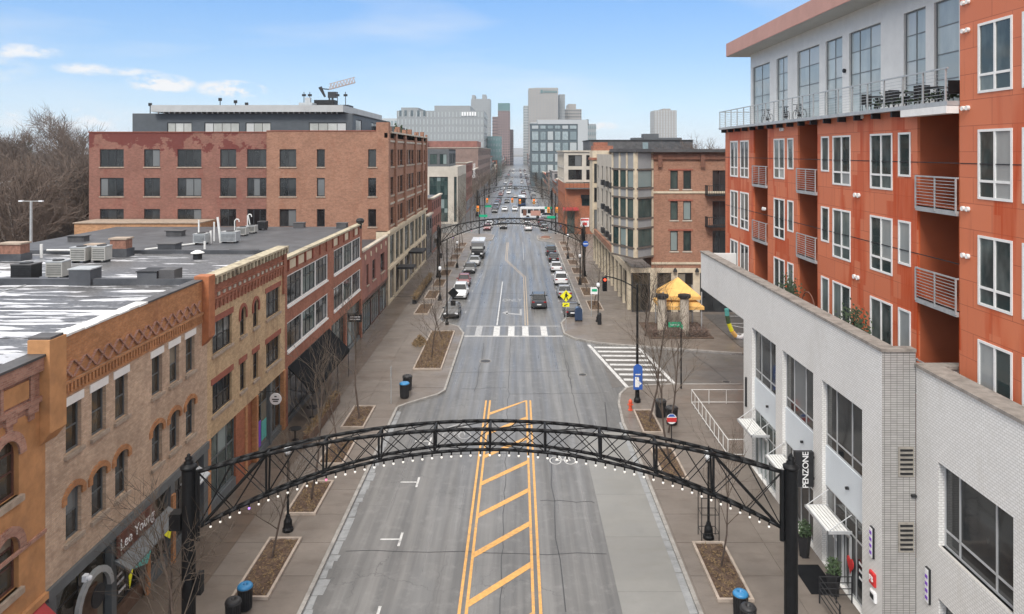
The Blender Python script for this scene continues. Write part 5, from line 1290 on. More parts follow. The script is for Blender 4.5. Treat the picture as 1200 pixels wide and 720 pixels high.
# ground floor, front: cream posts and beam, dark glazing
m = MB().tbox(TBr, 13.3, 28, -.4, .05, 4.75, 5.3)
for px in (766, 790.5, 816): x = xf(px); m.tbox(TBr, x-.4, x+.4, -.4, .08, PZ, 4.75)
m.build('stone_frame', 'stone_cream', b)
for a, c in ((740.5, 762), (770, 786.5), (794.5, 812)): window(b, TBr, xf(a), xf(c), PZ, 4.75, (.5,), (.7,), .12, 'window_black', 'glass_warm', .1)
window(b, TBr, xf(820), 27, PZ, 4.75, (.3, .6), (), .12, 'window_black', 'glass_dark', .1)
for px in (790.5, 816): MB().lathe((xf(px), YF-.35, 4.9), [(.02, .5), (.18, .3), (.25, 0)], 8).build('wall_lamp', 'dark_metal', b)
# street side
sw = [(92, 94), (96.5, 98.5), (103, 105), (107, 109), (113, 115), (119, 121)]
ops = [(a, c, z0, z1) for a, c in sw for z0, z1 in rz]
m = MB().wall(TBs, 89.5, 125.5, 5.3, 18.6, ops, .25); m.build('wall', 'far_cream', b)
for a, c in sw:
    for z0, z1 in rz: window(b, TBs, a, c, z0, z1, (.5,), (), .1, 'window_black', 'glass_dark', .12)
for a in (95.2, 101, 106, 111): 
    for z0, z1 in rz: MB().tbox(TBs, a-.9, a+.9, 0, .45, z0-.7, z0+.1).build('balcony', 'dark_metal', b)
m = MB().tbox(TBs, 86.5, 125.5, -.3, .12, 4.6, 5.3)
for i in range(11): m.tbox(TBs, 86.5+i*3.9, 87.3+i*3.9, -.3, .12, PZ, 4.6)
m.build('stone_frame', 'stone_cream', b)
MB().tbox(TBs, 99, 125.5, .12, .5, 5.3, 6.1).build('shop_roof_band', 'brick_brown', b)
for i in range(10): window(b, TBs, 87.3+i*3.9, 90.4+i*3.9, PZ+.3, 4.6, (.5,), (.7,), .1, 'window_black', 'glass_dark', .15)
# tower piece at the far corner
m = MB().tbox(TBs, 121.5, 126.5, -3, .7, 5.3, 19.2); m.build('corner_tower', 'stone_cream', b)
m = MB().tbox(TBs, 121.3, 126.7, -3.2, .9, 17.6, 18.0).tbox(TBs, 122, 126, -2.8, .5, 19.2, 20.0).tbox(TBs, 123, 125, -2, .3, 20, 20.6); m.build('tower_crown', 'brick_red', b)
for z0, z1 in ((6, 9.3), (10.6, 13), (13.8, 17)): window(b, TY(121.5), XB-.45, XB+.9, z0, z1, (.5,), (), .1, 'window_black', 'glass_dark', -.1)
# oriel turret
A, Bc, Cc = Vector((11.5, 87.5, 0)), Vector((13.5, 83.2, 0)), Vector((15.75, 85.4, 0))
A2 = Vector((13.2, 89.6, 0))
def fr(P, Q): u = (Q-P).normalized(); return TF(P, u, u.cross(Vector((0, 0, 1)))), (Q-P).length
orl = MB().prism([A+Vector((0, 0, 6.7)), Bc+Vector((0, 0, 6.7)), Cc+Vector((0, 0, 6.7)), Cc+Vector((0, 3, 6.7)), A2+Vector((1, 1, 6.7)), A2+Vector((0, 0, 6.7))], (0, 0, 12.3)).build('oriel', 'grey_dark_clad', b)
bands = [(6.75, 7.9), (10.15, 11.25), (13.65, 14.75), (16.95, 19.0)]
for P, Q, nw in ((A, Bc, 3), (Bc, Cc, 1), (A2, A, 1)):
    T_, l = fr(P, Q)
    for z0, z1 in bands: MB().tbox(T_, .05, l-.05, .0, .10, z0+.1, z1-.1).build('oriel_panel', 'far_grey', orl)
    for z in [v for zz in bands[:3] for v in zz]+[16.95]: MB().tbox(T_, -.05, l+.05, 0, .22, z-.1, z+.1).build('oriel_band', 'band_brown', orl)
    ww = [.06+(l-.12)*i/nw for i in range(nw+1)]
    for i in range(nw):
        for z0, z1 in ((8.0, 10.05), (11.35, 13.55), (14.85, 16.85)):
            window(orl, T_, ww[i]+.15, ww[i+1]-.15, z0, z1, (), (), .07, 'window_black', 'glass_green', -.14, fd=.08, panes=False)
    m = MB()
    for x in ww: m.tbox(T_, x-.14, x+.14, .0, .19, 6.85, 18.9)
    m.build('oriel_mullion', 'stone_cream', orl)
MB().prism([A+Vector((-.5, -.2, 18.97)), Bc+Vector((0, -.7, 18.97)), Cc+Vector((.4, -.5, 18.97)), Cc+Vector((0, 3, 18.97)), A2+Vector((1, 1, 18.97)), A2+Vector((-.6, .2, 18.97))], (0, 0, .36)).build('cornice', 'roof_mid', orl)
# plaza: concrete pillars, yellow shade, planting
for i, px in enumerate((776, 802)):
    Y = 74.3; x = xY(Y, px); t = thing('concrete_pillar', (x, Y, PZ), ('left' if i == 0 else 'right')+' freestanding concrete pillar with dark capital at the yellow canopy', 'pillar')
    MB().tube((x, Y, PZ), (x, Y, 3.95), .5, .44, 14).build('shaft', 'stone_pale', t, smooth=False); MB().lathe((x, Y, 3.95), [(.44, 0), (.66, .15), (.66, .42), (.3, .5)], 12).build('capital', 'dark_metal', t)
t = thing('shade_canopy', (18, 77.5, PZ), 'yellow peaked fabric canopy between concrete pillars on the plaza', 'canopy')
for k, (zz, sc) in enumerate(((3.9, 1.0), (2.9, 1.12))):
    c = Vector((17.1, 77.5, zz+1.7)); q = [Vector((17.1+sx*2.0*sc, 77.5+sy*2.0*sc, zz)) for sx, sy in ((-1, -1), (1, -1), (1, 1), (-1, 1))]
    m = MB()
    for i in range(4):
        a, d = q[i], q[(i+1) % 4]; md = (a+d)/2*.96+c*.04; md.z = zz+.05
        m.add([c, a, md], [(0, 1, 2)]).add([c, md, d], [(0, 1, 2)])
    m.build('fabric', 'canvas_yellow', t)
    for i in range(4):
        a, d = q[i], q[(i+1) % 4]; MB().quad(a+Vector((0, 0, .02)), d+Vector((0, 0, .02)), d-Vector((0, 0, .32)), a-Vector((0, 0, .32))).build('valance', 'canvas_yellow', t)
for sx, sy in ((-1, -1), (1, -1), (1, 1), (-1, 1)): MB().tube((17.1+sx*2.0, 77.5+sy*2.0, PZ), (17.1+sx*2.0, 77.5+sy*2.0, 4.4), .07).build('post', 'galvanised', t)
MB().box(16.9, 17.3, 75.3, 75.5, 2.7, 3.9).build('post_panel', 'stone_pale', t)
m = MB(); random.seed(11)
for i in range(2600):
    x = random.uniform(13.4, 19.4); y = 73.6+random.random()*4*random.random(); z = PZ+random.random()*.75
    p = Vector((x, y, z)); d = Vector((random.gauss(0, 1), random.gauss(0, 1), random.gauss(.9, .5))).normalized()*.3; e = d.orthogonal().normalized()*.035
    m.add([p-e, p+e, p+d], [(0, 1, 2)])
o = m.build('plaza_planting', 'twig'); o['kind'] = 'stuff'; o['label'] = 'brown winter planting round the yellow canopy'; o['category'] = 'planting'
struct(MB().box(13.3, 19.8, 73.2, 80, PZ, PZ+.06), 'planting_bed', 'mulch')
# colourful arc sculpture
t = thing('arc_sculpture', (24.5, 74, PZ), 'curved green, yellow and white arc sculpture beside the white overhang', 'sculpture')
Ya = 73.0; arc = [(851.5, 362), (852.2, 370), (854, 379), (857.5, 388), (862.5, 394.5), (868, 396), (873, 392.5), (877, 386)]
for i in range(len(arc)-1):
    (a, c), (d, e) = arc[i], arc[i+1]; MB().tube((xY(Ya, a), Ya, zY(Ya, c)), (xY(Ya, d), Ya, zY(Ya, e)), .22, .22, 10).build('arc_segment', ('teal', 'leaf_green', 'sign_yellow', 'canvas_yellow', 'sign_white', 'sign_white', 'sign_white')[i], t)
MB().tube((xY(Ya, 866), Ya, 0), (xY(Ya, 866), Ya, .75), .1).build('foot', 'galvanised', t)
# white pipe railing on the right pavement
t = thing('railing', (13, 44.7, PZ), 'white pipe railing round the ramp beside the white building', 'railing')
P = [(14.0, 44.9), (13.0, 44.9), (13.0, 54.3), (16.6, 54.3), (19, 54.3)]
for z in (1.05, .12):
    MB().path([(x, y, PZ+z) for x, y in P], .028, 6).build('rail', 'pvc', t)
pp = [(13.0, 44.9+i*9.4/9) for i in range(10)]+[(14.0, 44.9), (14.3, 54.3), (15.6, 54.3), (17, 54.3)]
for x, y in pp: MB().tube((x, y, PZ), (x, y, PZ+1.05), .025, .025, 6).build('post', 'pvc', t)
# ============================================================ FARTHER STREET FRONTS
def far_house(name, x0, x1, y0, y1, z1, wm, label, cat='building', face=1, storeys=3, wpx=3.0, gm='glass_far', ground='window_black', top=None, front=True, group=None, joined=False, trim=None):
    """box building with real window reveals on the street side (face: +1 looks to +x) and on the front looking at -y"""
    xs = x1 if face > 0 else x0
    b = thing(name, (xs, y0, 0), label, cat, group)
    Ts = TX(xs, face); Tf = TY(y0); st = (z1-4.2)/storeys
    so, fo = [], []
    n = max(1, int((y1-y0)/wpx)); w_ = (y1-y0)/n
    for i in range(n):
        for k in range(storeys): so.append((y0+i*w_+w_*.22, y0+(i+1)*w_-w_*.22, 4.2+k*st+st*.22, 4.2+(k+1)*st-st*.2))
    if front:
        nf = max(1, int(min(x1-x0, 14)/wpx)); 
        xa, xb = (max(x0, x1-14), x1) if face > 0 else (x0, min(x1, x0+14)); wf = (xb-xa)/nf
        for i in range(nf):
            for k in range(storeys): fo.append((xa+i*wf+wf*.25, xa+(i+1)*wf-wf*.25, 4.2+k*st+st*.22, 4.2+(k+1)*st-st*.2))
    m = MB()
    if joined:
        m.box(x0, x1, y0, y1, 0, z1); m.build('wall', wm, b)
        g = MB()
        for a, c, p, q in so: g.tbox(Ts, a, c, 0, .05, p, q)
        for a, c, p, q in fo: g.tbox(Tf, a, c, 0, .05, p, q)
        g.tbox(Ts, y0+.4, y1-.4, 0, .06, .5, 3.5)
        o = g.build('windows', gm, b); o['kind'] = 'stuff'
    else:
        m.wall(Ts, y0, y1, 0, z1, so+[(y0+.5, y1-.5, .4, 3.6)], .2).wall(Tf, x0, x1, 0, z1, fo, .2)
        m.quad((x0, y0, z1-.4), (x1, y0, z1-.4), (x1, y1, z1-.4), (x0, y1, z1-.4)); m.build('wall', wm, b)
        for a, c, p, q in so: window(b, Ts, a, c, p, q, (.5,), (.5,), .1, 'window_black', gm, .1, panes=False)
        for a, c, p, q in fo: window(b, Tf, a, c, p, q, (.5,), (.5,), .1, 'window_black', gm, .1, panes=False)
        window(b, Ts, y0+.5, y1-.5, .4, 3.6, [i/6 for i in range(1, 6)], (.7,), .15, ground, gm, .1, panes=False)
    MB().tbox(Ts, y0, y1, -.4, .3, z1-.02, z1+.25).tbox(Tf, min(x0, x1), max(x0, x1), -.3, .25, z1, z1+.24).build('cornice', trim or 'stone_pale', b)
    if joined or (y1-y0) > 0:
        MB().box(min(x0, x1)+.2, max(x0, x1)-.4, y0+.2, y1-.2, z1-.38, z1-.1).build('roof', 'roof_dark', b)
    return b
# left, beyond the big red block
far_house('shop_building', -30, XL, 126.5, 134, 7.6, 'grey_dark_clad', 'low dark grey shop beside the far end of the big red block', face=1, storeys=1)
far_house('brick_house', -32, XL, 134, 150, 10.2, 'brick_far_red', 'small dark red brick house beyond the low grey shop', face=1, storeys=2)
b = thing('office_building', (-15.9, 191, 0), 'cream office block with green-black glazing and a dark set-back top storey', 'building')
Tc, Tcs = TY(191), TX(-15.9, 1)
c0, c1, c2, c3 = [xY(191, p) for p in (503, 525, 532, 537)]
m = MB().wall(Tc, -40, -15.9, 0, 15.1, [(c0, c1, .5, 12.4), (c2, c3-.4, .5, 12.4)], .5)
m.wall(Tcs, 191, 222, 0, 15.1, [(193+i*4.8, 196.5+i*4.8, .5, 12.4) for i in range(6)], .5).quad((-40, 191, 15), (-15.9, 191, 15), (-15.9, 222, 15), (-40, 222, 15)); m.build('wall', 'far_cream', b)
window(b, Tc, c0, c1, .5, 12.4, (.2, .4, .6, .8), (.2, .3, .5, .6, .8, .9), .15, 'window_black', 'glass_green', .3); window(b, Tc, c2, c3-.4, .5, 12.4, (.5,), (.25, .5, .75), .15, 'window_black', 'glass_green', .3)
for i in range(6): window(b, Tcs, 193+i*4.8, 196.5+i*4.8, .5, 12.4, (.5,), (.25, .5, .75), .15, 'window_black', 'glass_green', .3)
m = MB().wall(TY(194), -24.3, -18.5, 15, 19.6, [(-23.6, -21.6, 15.6, 18.4), (-21, -19, 15.6, 18.4)], .3).box(-40, -18.5, 194.01, 215, 19.3, 19.7).wall(TX(-18.5, 1), 194, 215, 15, 19.6, [(196+i*5, 199.5+i*5, 15.6, 18.6) for i in range(4)]); m.build('top_storey', 'grey_dark_clad', b)
for a, c in ((-23.6, -21.6), (-21, -19)): window(b, TY(194), a, c, 15.6, 18.4, (.5,), (), .12, 'window_black', 'glass_green', .1)
for i in range(4): window(b, TX(-18.5, 1), 196+i*5, 199.5+i*5, 15.6, 18.6, (.5,), (), .12, 'window_black', 'glass_green', .1)
bb = far_house('brick_house', -34, XL, 223, 252, 15.4, 'brick_far_red', 'dark red brick block with a white vertical sign beyond the cream office', face=1, storeys=3)
text('Donatos', 1.25, TY(222.9), xY(222.9, 555.5), zY(222.9, 200), 'sign_white', bb, d=.3, rot=PI/2)
far_house('brick_house', -32, XL, 252, 288, 12.5, 'brick_far_brown', 'plain brown brick house between the signed block and the tall brown warehouse', face=1, storeys=3)
b = far_house('brick_warehouse', -46, XL, 290, 420, 20.5, 'brick_far_brown', 'long tall brown brick warehouse with stepped parapets on the left', face=1, storeys=4, wpx=9, front=False)
MB().box(-40, XL-1, 300, 330, 20.5, 23.4).box(-46, -37, 291, 300, 20.5, 23).build('parapet_step', 'brick_far_red', b)
# right, beyond the brown corner block
b = thing('corner_building', (13.6, 150, 0), 'corner building with beige gridded upper floors over red brick and a red awning', 'building')
TK = TY(168); YK = 168
kx0, kx1 = xY(YK, 661), 34
def xk(px): return xY(YK, px)
ops = [(xk(666), xk(682), zY(YK, 195), zY(YK, 182)), (xk(687), xk(697), zY(YK, 195), zY(YK, 182)), (xk(666), xk(682), zY(YK, 211), zY(YK, 199)), (xk(687), xk(697), zY(YK, 211), zY(YK, 199))]
m = MB().wall(TK, xk(661), kx1, zY(YK, 214), zY(YK, 178), ops, .4).wall(TX(xk(661), -1), YK, 196, zY(YK, 214), zY(YK, 178), [(170+i*4.4, 173.2+i*4.4, z, z+2.4) for i in range(6) for z in (12.7, 15.9)], .4)
m.quad((xk(661), YK, 18.9), (kx1, YK, 18.9), (kx1, 196, 18.9), (xk(661), 196, 18.9)); m.build('upper_wall', 'far_cream', b)
for a, c, p, q in ops: window(b, TK, a, c, p, q, (.5,), (), .12, 'window_black', 'glass_dark', .2)
for i in range(6):
    for z in (12.7, 15.9): window(b, TX(xk(661), -1), 170+i*4.4, 173.2+i*4.4, z, z+2.4, (.5,), (), .12, 'window_black', 'glass_dark', .2)
MB().box(xk(661)-.3, kx1, YK-.3, 196, 18.95, 19.3).build('cornice', 'stone_pale', b)
T3 = TY(166.5); ops = [(xk(681), xk(692), zY(YK, 241), zY(YK, 232)), (xk(664), xk(673), PZ, zY(YK, 247))]
m = MB().wall(T3, xk(661.5), kx1, 0, zY(YK, 215), ops, .4).wall(TX(xk(661.5), -1), 166.5, 196, 0, zY(YK, 215), [(169+i*5, 172+i*5, z, z+2.6) for i in range(5) for z in (1, 6.4)], .4)
m.quad((xk(661.5), 166.5, zY(YK, 215)), (kx1, 166.5, zY(YK, 215)), (kx1, 169, zY(YK, 215)), (xk(661.5), 169, zY(YK, 215))); m.build('lower_wall', 'brick_rust', b)
for a, c, p, q in ops: window(b, T3, a, c, p, q, (.5,), (), .12, 'window_black', 'glass_green', .2)
for i in range(5):
    for z in (1, 6.4): window(b, TX(xk(661.5), -1), 169+i*5, 172+i*5, z, z+2.6, (.5,), (), .12, 'window_black', 'glass_green', .2)
m = MB().box(xk(662), kx1, 164.9, 166.4, zY(YK, 221), zY(YK, 220)); m.build('balcony', 'grey_dark_clad', b)
m = MB().box(xk(662), kx1, 164.9, 164.95, zY(YK, 213.5), zY(YK, 213))
for i in range(24): x = xk(662)+i*.85; m.box(x, x+.05, 164.9, 164.95, zY(YK, 220), zY(YK, 213))
m.build('railing', 'dark_metal', b)
MB().prism([(xk(659), 166.4, zY(YK, 242.5)), (xk(659), 165, zY(YK, 245)), (xk(659), 165, zY(YK, 246)), (xk(659), 166.4, zY(YK, 246))], (xk(677)-xk(659), 0, 0)).build('awning', 'canvas_red', b)
MB().prism([(xk(680), 166.4, zY(YK, 228)), (xk(680), 165.2, zY(YK, 232)), (xk(680), 166.4, zY(YK, 232))], (xk(693)-xk(680), 0, 0)).build('awning', 'canvas_black', b)
t = MB().tbox(T3, xk(679.5), xk(689.5), .05, .2, zY(YK, 265), zY(YK, 255)).build('poster_board', 'sign_white', b); MB().tbox(T3, xk(680), xk(689), .2, .23, zY(YK, 258), zY(YK, 256)).build('poster_band', 'sign_red', t); MB().tbox(T3, xk(682), xk(687), .2, .22, zY(YK, 263.5), zY(YK, 260)).build('lettering', 'sign_red', t)
WY = 198
b = thing('warehouse', (20, WY, 0), 'long flat dark grey warehouse roof storey rising behind the brown corner block', 'building')
m = MB().box(xY(WY, 691), xY(WY, 812), WY, WY+20, 0, zY(WY, 165)); m.build('wall', 'roof_mid', b)
MB().box(xY(WY, 690), xY(WY, 812.5), WY-.3, WY+20.2, zY(WY, 165), zY(WY, 164)).build('coping', 'dark_metal', b)
MB().box(xY(WY, 753), xY(WY, 759.5), WY-.1, WY, zY(WY, 175), zY(WY, 167)).build('window', 'glass_pale', b)
MB().box(xY(205, 755), xY(205, 772), 205, 210, 21, zY(205, 157)).box(xY(205, 743), xY(205, 800), 206, 212, 21, zY(205, 161.5)).build('roof_plant', 'grey_dark_clad', b)
# generic rows to the vanishing point
random.seed(21)
def row(side, y, yend):
    mats = ['brick_far_red', 'brick_far_brown', 'far_cream', 'far_grey', 'brick_far_red', 'brick_rust', 'stone_pale']
    cols = {'brick_far_red': 'dull red brick', 'brick_far_brown': 'brown brick', 'far_cream': 'cream fronted', 'far_grey': 'grey fronted', 'brick_rust': 'rust red brick', 'stone_pale': 'pale stone'}
    sidew = 'left' if side < 0 else 'right'; k = 0
    while y < yend:
        l = random.uniform(14, 34)*(1 if y < 700 else 2.2); hgt = random.choice([8, 9.5, 11, 12.5, 14, 16]) if y < 1500 else random.choice([10, 14])
        m_ = random.choice(mats); x = 15.9 if side < 0 else 13.5
        st = max(1, round((hgt-4.2)/3.4)); lab = f'far {cols[m_]} street building of {st+1} storeys on the {sidew} side towards downtown'
        xs = (-x-14, -x) if side < 0 else (x, x+14)
        far_house('street_building', xs[0], xs[1], y, y+l, hgt, m_, lab, face=-side, storeys=st, wpx=3.2 if y < 600 else 6, joined=True, group=f'street buildings in the distance, {sidew} side', trim=random.choice(['stone_pale', 'roof_mid', 'lintel_red']))
        y += l+(0 if random.random() < .8 else 12)
row(-1, 432, 1900); row(1, 221, 1900)
# ---- skyline
def tower(name, x0, x1, y0, dep, z1, mat, label, cols=0, rows_=0, gm='glass_far', steps=(), side=True, wfrac=.55, hfrac=.5, z0w=0, stuff=True, parent=None):
    if parent is not None: return MB().box(x0, x1, y0, y0+dep, 40, z1).build('glass_crown', mat, parent)
    b = thing(name, ((x0+x1)/2, y0, 0), label, 'building')
    MB().box(x0, x1, y0, y0+dep, 0, z1).build('wall', mat, b)
    for (a, c, z) in steps: MB().box(a, c, y0+.5, y0+dep-.5, z1, z).build('upper_tier', mat, b)
    g = MB(); T = TY(y0); w_ = (x1-x0)/max(cols, 1); h_ = (z1-z0w)/max(rows_, 1)
    for i in range(cols):
        for j in range(rows_): g.tbox(T, x0+w_*(i+.5-wfrac/2), x0+w_*(i+.5+wfrac/2), 0, .25, z0w+h_*(j+.5-hfrac/2), z0w+h_*(j+.5+hfrac/2))
    if side and cols:
        for T2, n2 in ((TX(x0, -1), 6), (TX(x1, 1), 6)):
            for i in range(n2):
                for j in range(rows_): g.tbox(T2, y0+dep/n2*(i+.25), y0+dep/n2*(i+.75), 0, .25, z0w+h_*(j+.5-hfrac/2), z0w+h_*(j+.5+hfrac/2))
    if cols: o = g.build('windows', gm, b); o['kind'] = 'stuff'
    return b
def tw(name, px0, px1, py, Y, dep, *a, steps=(), **k):
    return tower(name, xY(Y, px0), xY(Y, px1), Y, dep, zY(Y, py), *a, steps=[(xY(Y, s0), xY(Y, s1), zY(Y, sy)) for s0, s1, sy in steps], **k)
w1 = tw('hospital_block', 465, 567, 130, 520, 60, 'tower_grey', 'wide pale grey block with rows of narrow windows, left of the street axis', 24, 9, 'glass_pale', steps=[(470, 490, 126.2), (509, 551, 124)], wfrac=.32, hfrac=.7)
TT = TY(520)
for px in (468, 474, 481.5, 489, 496): MB().tbox(TT, xY(520, px), xY(520, px+2.6), .3, .5, zY(520, 136), zY(520, 129.5)).build('louvre', 'grid_dark', w1)
for px in range(541, 559, 3): MB().tbox(TT, xY(520, px), xY(520, px+2), .3, .6, zY(520, 136), zY(520, 131.5)).build('lettering', 'sign_white', w1)
tw('apartment_tower', 436, 470, 139, 640, 30, 'tower_pale', 'low pale glass block at the left edge of the wide grey block', 8, 6, 'glass_pale')
tw('glass_block', 571, 587, 160, 560, 40, 'tower_teal', 'small green glazed block beside the street axis', 5, 7, 'glass_pale')
tw('office_tower', 552, 574.5, 116, 1150, 40, 'tower_grey', 'grey tower with two square turrets on its roof', 7, 26, 'glass_far', steps=[(553, 556.5, 111.5), (565, 569.5, 111)])
slim = tw('office_tower', 583.5, 597.5, 130, 980, 30, 'tower_red', 'slim brownish tower with a dark teal crown', 5, 22, 'glass_far', steps=[])
b = tw('office_tower', 577, 583.4, 137, 985, 40, 'tower_red', 'stepped shoulder block left of the slim brownish tower', 3, 16, 'glass_far')
tower('office_tower_crown', xY(980.5, 583.5), xY(980.5, 597.5), 980.5, 28, zY(980, 121), 'tower_teal', 'dark teal glass crown storeys on the slim brownish tower', parent=slim)
tw('office_tower', 597.8, 601.5, 152, 1010, 40, 'tower_red', 'narrow reddish tower end right beside the street gap', 2, 14, 'glass_far')
hb = tw('bank_tower', 619.5, 654, 103.5, 1000, 46, 'tower_beige', 'tallest flat beige tower with lettering along its top right of the street', 9, 30, 'tower_grey', steps=[(626, 654, 103)])
m = MB()
for i in range(9): m.tbox(TY(1000), xY(1000, 637+i*1.8), xY(1000, 638.2+i*1.8), .3, .8, zY(1000, 109), zY(1000, 106.5))
m.tbox(TY(1000), xY(1000, 633.5), xY(1000, 636), .3, .8, zY(1000, 109.5), zY(1000, 105.5)); m.build('lettering', 'tower_teal', hb)
b = tower('office_tower', xY(1040, 654.2), xY(1040, 661), 1020, 30, zY(1040, 112), 'tower_grey', 'angled grey glass flank behind the tallest beige tower', 3, 24, 'glass_far')
tw('office_tower', 613.5, 619.3, 124, 1080, 40, 'tower_pale', 'slim pale tower left of the tallest beige tower', 3, 22, 'glass_pale')
tw('office_tower', 661.2, 681.5, 128, 1060, 50, 'tower_beige', 'stepped beige tower with flat top right of the tallest tower', 8, 18, 'glass_far', steps=[(666, 675, 122)])
tw('office_tower', 688, 698.5, 145.5, 470, 30, 'tower_grey', 'grey glass block behind the white gridded building', 4, 9, 'glass_pale')
tw('residential_tower', 767, 793, 129.5, 900, 30, 'tower_beige', 'lone beige residential tower with vertical ribs, right of centre', 8, 22, 'tower_pale', steps=[(777, 786, 127.5)], wfrac=.5, hfrac=.8)
# white gridded building
Yg = 400; b = thing('office_building', (xY(Yg, 650), Yg, 0), 'white block with a dark gridded glass front in the middle distance', 'building')
x0, x1 = xY(Yg, 622), xY(Yg, 688); zt = zY(Yg, 140.5)
m = MB().box(xY(Yg, 630), x1, Yg, Yg+50, 0, zt).box(xY(Yg, 630)-.02, x1+.3, Yg-.8, Yg, zt-2.4, zt).box(xY(Yg, 677), x1+.3, Yg-.8, Yg, 0, zt-2.4); m.build('wall', 'tower_pale', b)
MB().box(x0, xY(Yg, 677), Yg-.5, Yg+30, 0, zY(Yg, 145)).build('curtain_wall', 'grid_dark', b)
Tg = TY(Yg-.5); cols_ = [(623, 631.2), (632.8, 639.8), (641.4, 648.4), (650, 657), (658.6, 666), (667.5, 675.8)]
for i, (a, c) in enumerate(cols_):
    for p, q in ((147, 151.5), (154, 164.5), (167, 177.5), (180, 190), (193, 203)):
        fr_ = MB().tbox(Tg, xY(Yg, a), xY(Yg, c), 0, .2, zY(Yg, q), zY(Yg, p)).build('window', 'dark_metal', b)
        MB().tbox(Tg, xY(Yg, a)+.15, xY(Yg, c)-.15, .2, .25, zY(Yg, q)+.15, zY(Yg, p)-.15).build('pane', 'glass_pale', fr_)
MB().box(x0-.4, xY(Yg, 629), Yg-.4, Yg+30, zY(Yg, 145), zY(Yg, 143.5)).build('coping', 'tower_pale', b)
MB().box(xY(Yg, 688), xY(Yg, 690.5), Yg+4, Yg+10, zt-3, zt+.4).build('roof_sign', 'dark_metal', b)
# hills on the horizon and the park slope
hm = MB(); random.seed(4)
for i in range(40):
    x = -3600+i*180; h1, h2 = 30+18*math.sin(i*.7), 30+18*math.sin((i+1)*.7)
    hm.add([(x, 5200, 0), (x+180, 5200, 0), (x+180, 5600, h2), (x, 5600, h1), (x+180, 7000, -5), (x, 7000, -5)], [(0, 1, 2, 3), (3, 2, 4, 5)])
struct(hm, 'hills', 'hill')

# ============================================================ TREES
def grow(seed, h, r0, crown0, spread, lv, nb, up=.5, twig=.006, kseg=3, tw_n=3):
    """returns (trunk MB, crown MB) of a bare tree standing at the origin"""
    rnd = random.Random(seed); tr, cr = MB(), MB()
    def limb(p, d, l, r, lev, mb, first):
        pts = [p]; n = kseg if lev < 2 else 2; dd = d.copy()
        for i in range(n):
            dd = (dd+Vector((rnd.gauss(0, .13), rnd.gauss(0, .13), rnd.gauss(.03, .07)+up*.06*lev))).normalized(); pts.append(pts[-1]+dd*l/n)
        rr = [r*(1-.62*i/n) for i in range(n+1)]
        for i in range(n): mb.tube(pts[i], pts[i+1], rr[i], rr[i+1], 6 if lev == 0 else (4 if lev == 1 else 3), False)
        if lev >= lv: return
        k = nb[lev]
        for j in range(k):
            t = (crown0 + (1-crown0)*(j+rnd.random())/k) if lev == 0 else (.2+.8*(j+rnd.random())/k)
            t = min(t, .999); s = int(t*n); q = pts[s].lerp(pts[s+1], t*n-s)
            ax = dd.orthogonal().normalized(); ax.rotate(Matrix.Rotation(rnd.random()*6.283, 3, dd))
            ang = rnd.uniform(.5, .95)*spread; nd = (dd*math.cos(ang)+ax*math.sin(ang)); nd.z += up*.35; nd.normalize()
            ln = l*(rnd.uniform(.42, .62) if lev == 0 else rnd.uniform(.45, .7))*(1.15-.55*t if lev == 0 else 1)
            limb(q, nd, ln, max(twig, rr[min(s, n-1)]*rnd.uniform(.38, .55)), lev+1, cr, False)
    limb(Vector((0, 0, 0)), Vector((rnd.gauss(0, .02), rnd.gauss(0, .02), 1)).normalized(), h, r0, 0, tr, True)
    return tr, cr
STREET = []
for i, (h, r, c0, sp, nb, tg) in enumerate(((6.5, .07, .35, .8, (8, 4, 3), .010), (5.6, .06, .3, .95, (9, 4, 3), .009), (7.4, .085, .38, .75, (9, 5, 3), .010), (4.6, .06, .28, 1.0, (11, 5, 4), .008))):
    tr, cr = grow(100+i, h, r, c0, sp, 3, nb, .5, tg); STREET.append((tr.mesh('trunk', 'bark'), cr.mesh('crown', 'twig_street')))
BIG = []
for i, (h, r) in enumerate(((15, .34), (18, .4), (13, .28), (16, .36))):
    tr, cr = grow(200+i, h, r, .22, 1.0, 4, (13, 7, 6, 5), .35, .035, 3); BIG.append((tr.mesh('trunk', 'bark_grey'), cr.mesh('crown', 'twig_far')))
def tree(kind, i, x, y, z, s, rz, label, group=None, name='street_tree'):
    t = thing(name, (x, y, z), label, 'tree', group); t.rotation_euler = (0, 0, rz); t.scale = (s, s, s)
    for me, n in zip(kind[i], ('trunk', 'crown')):
        o = bpy.data.objects.new(n, me); COL.objects.link(o); o.parent = t
    return t
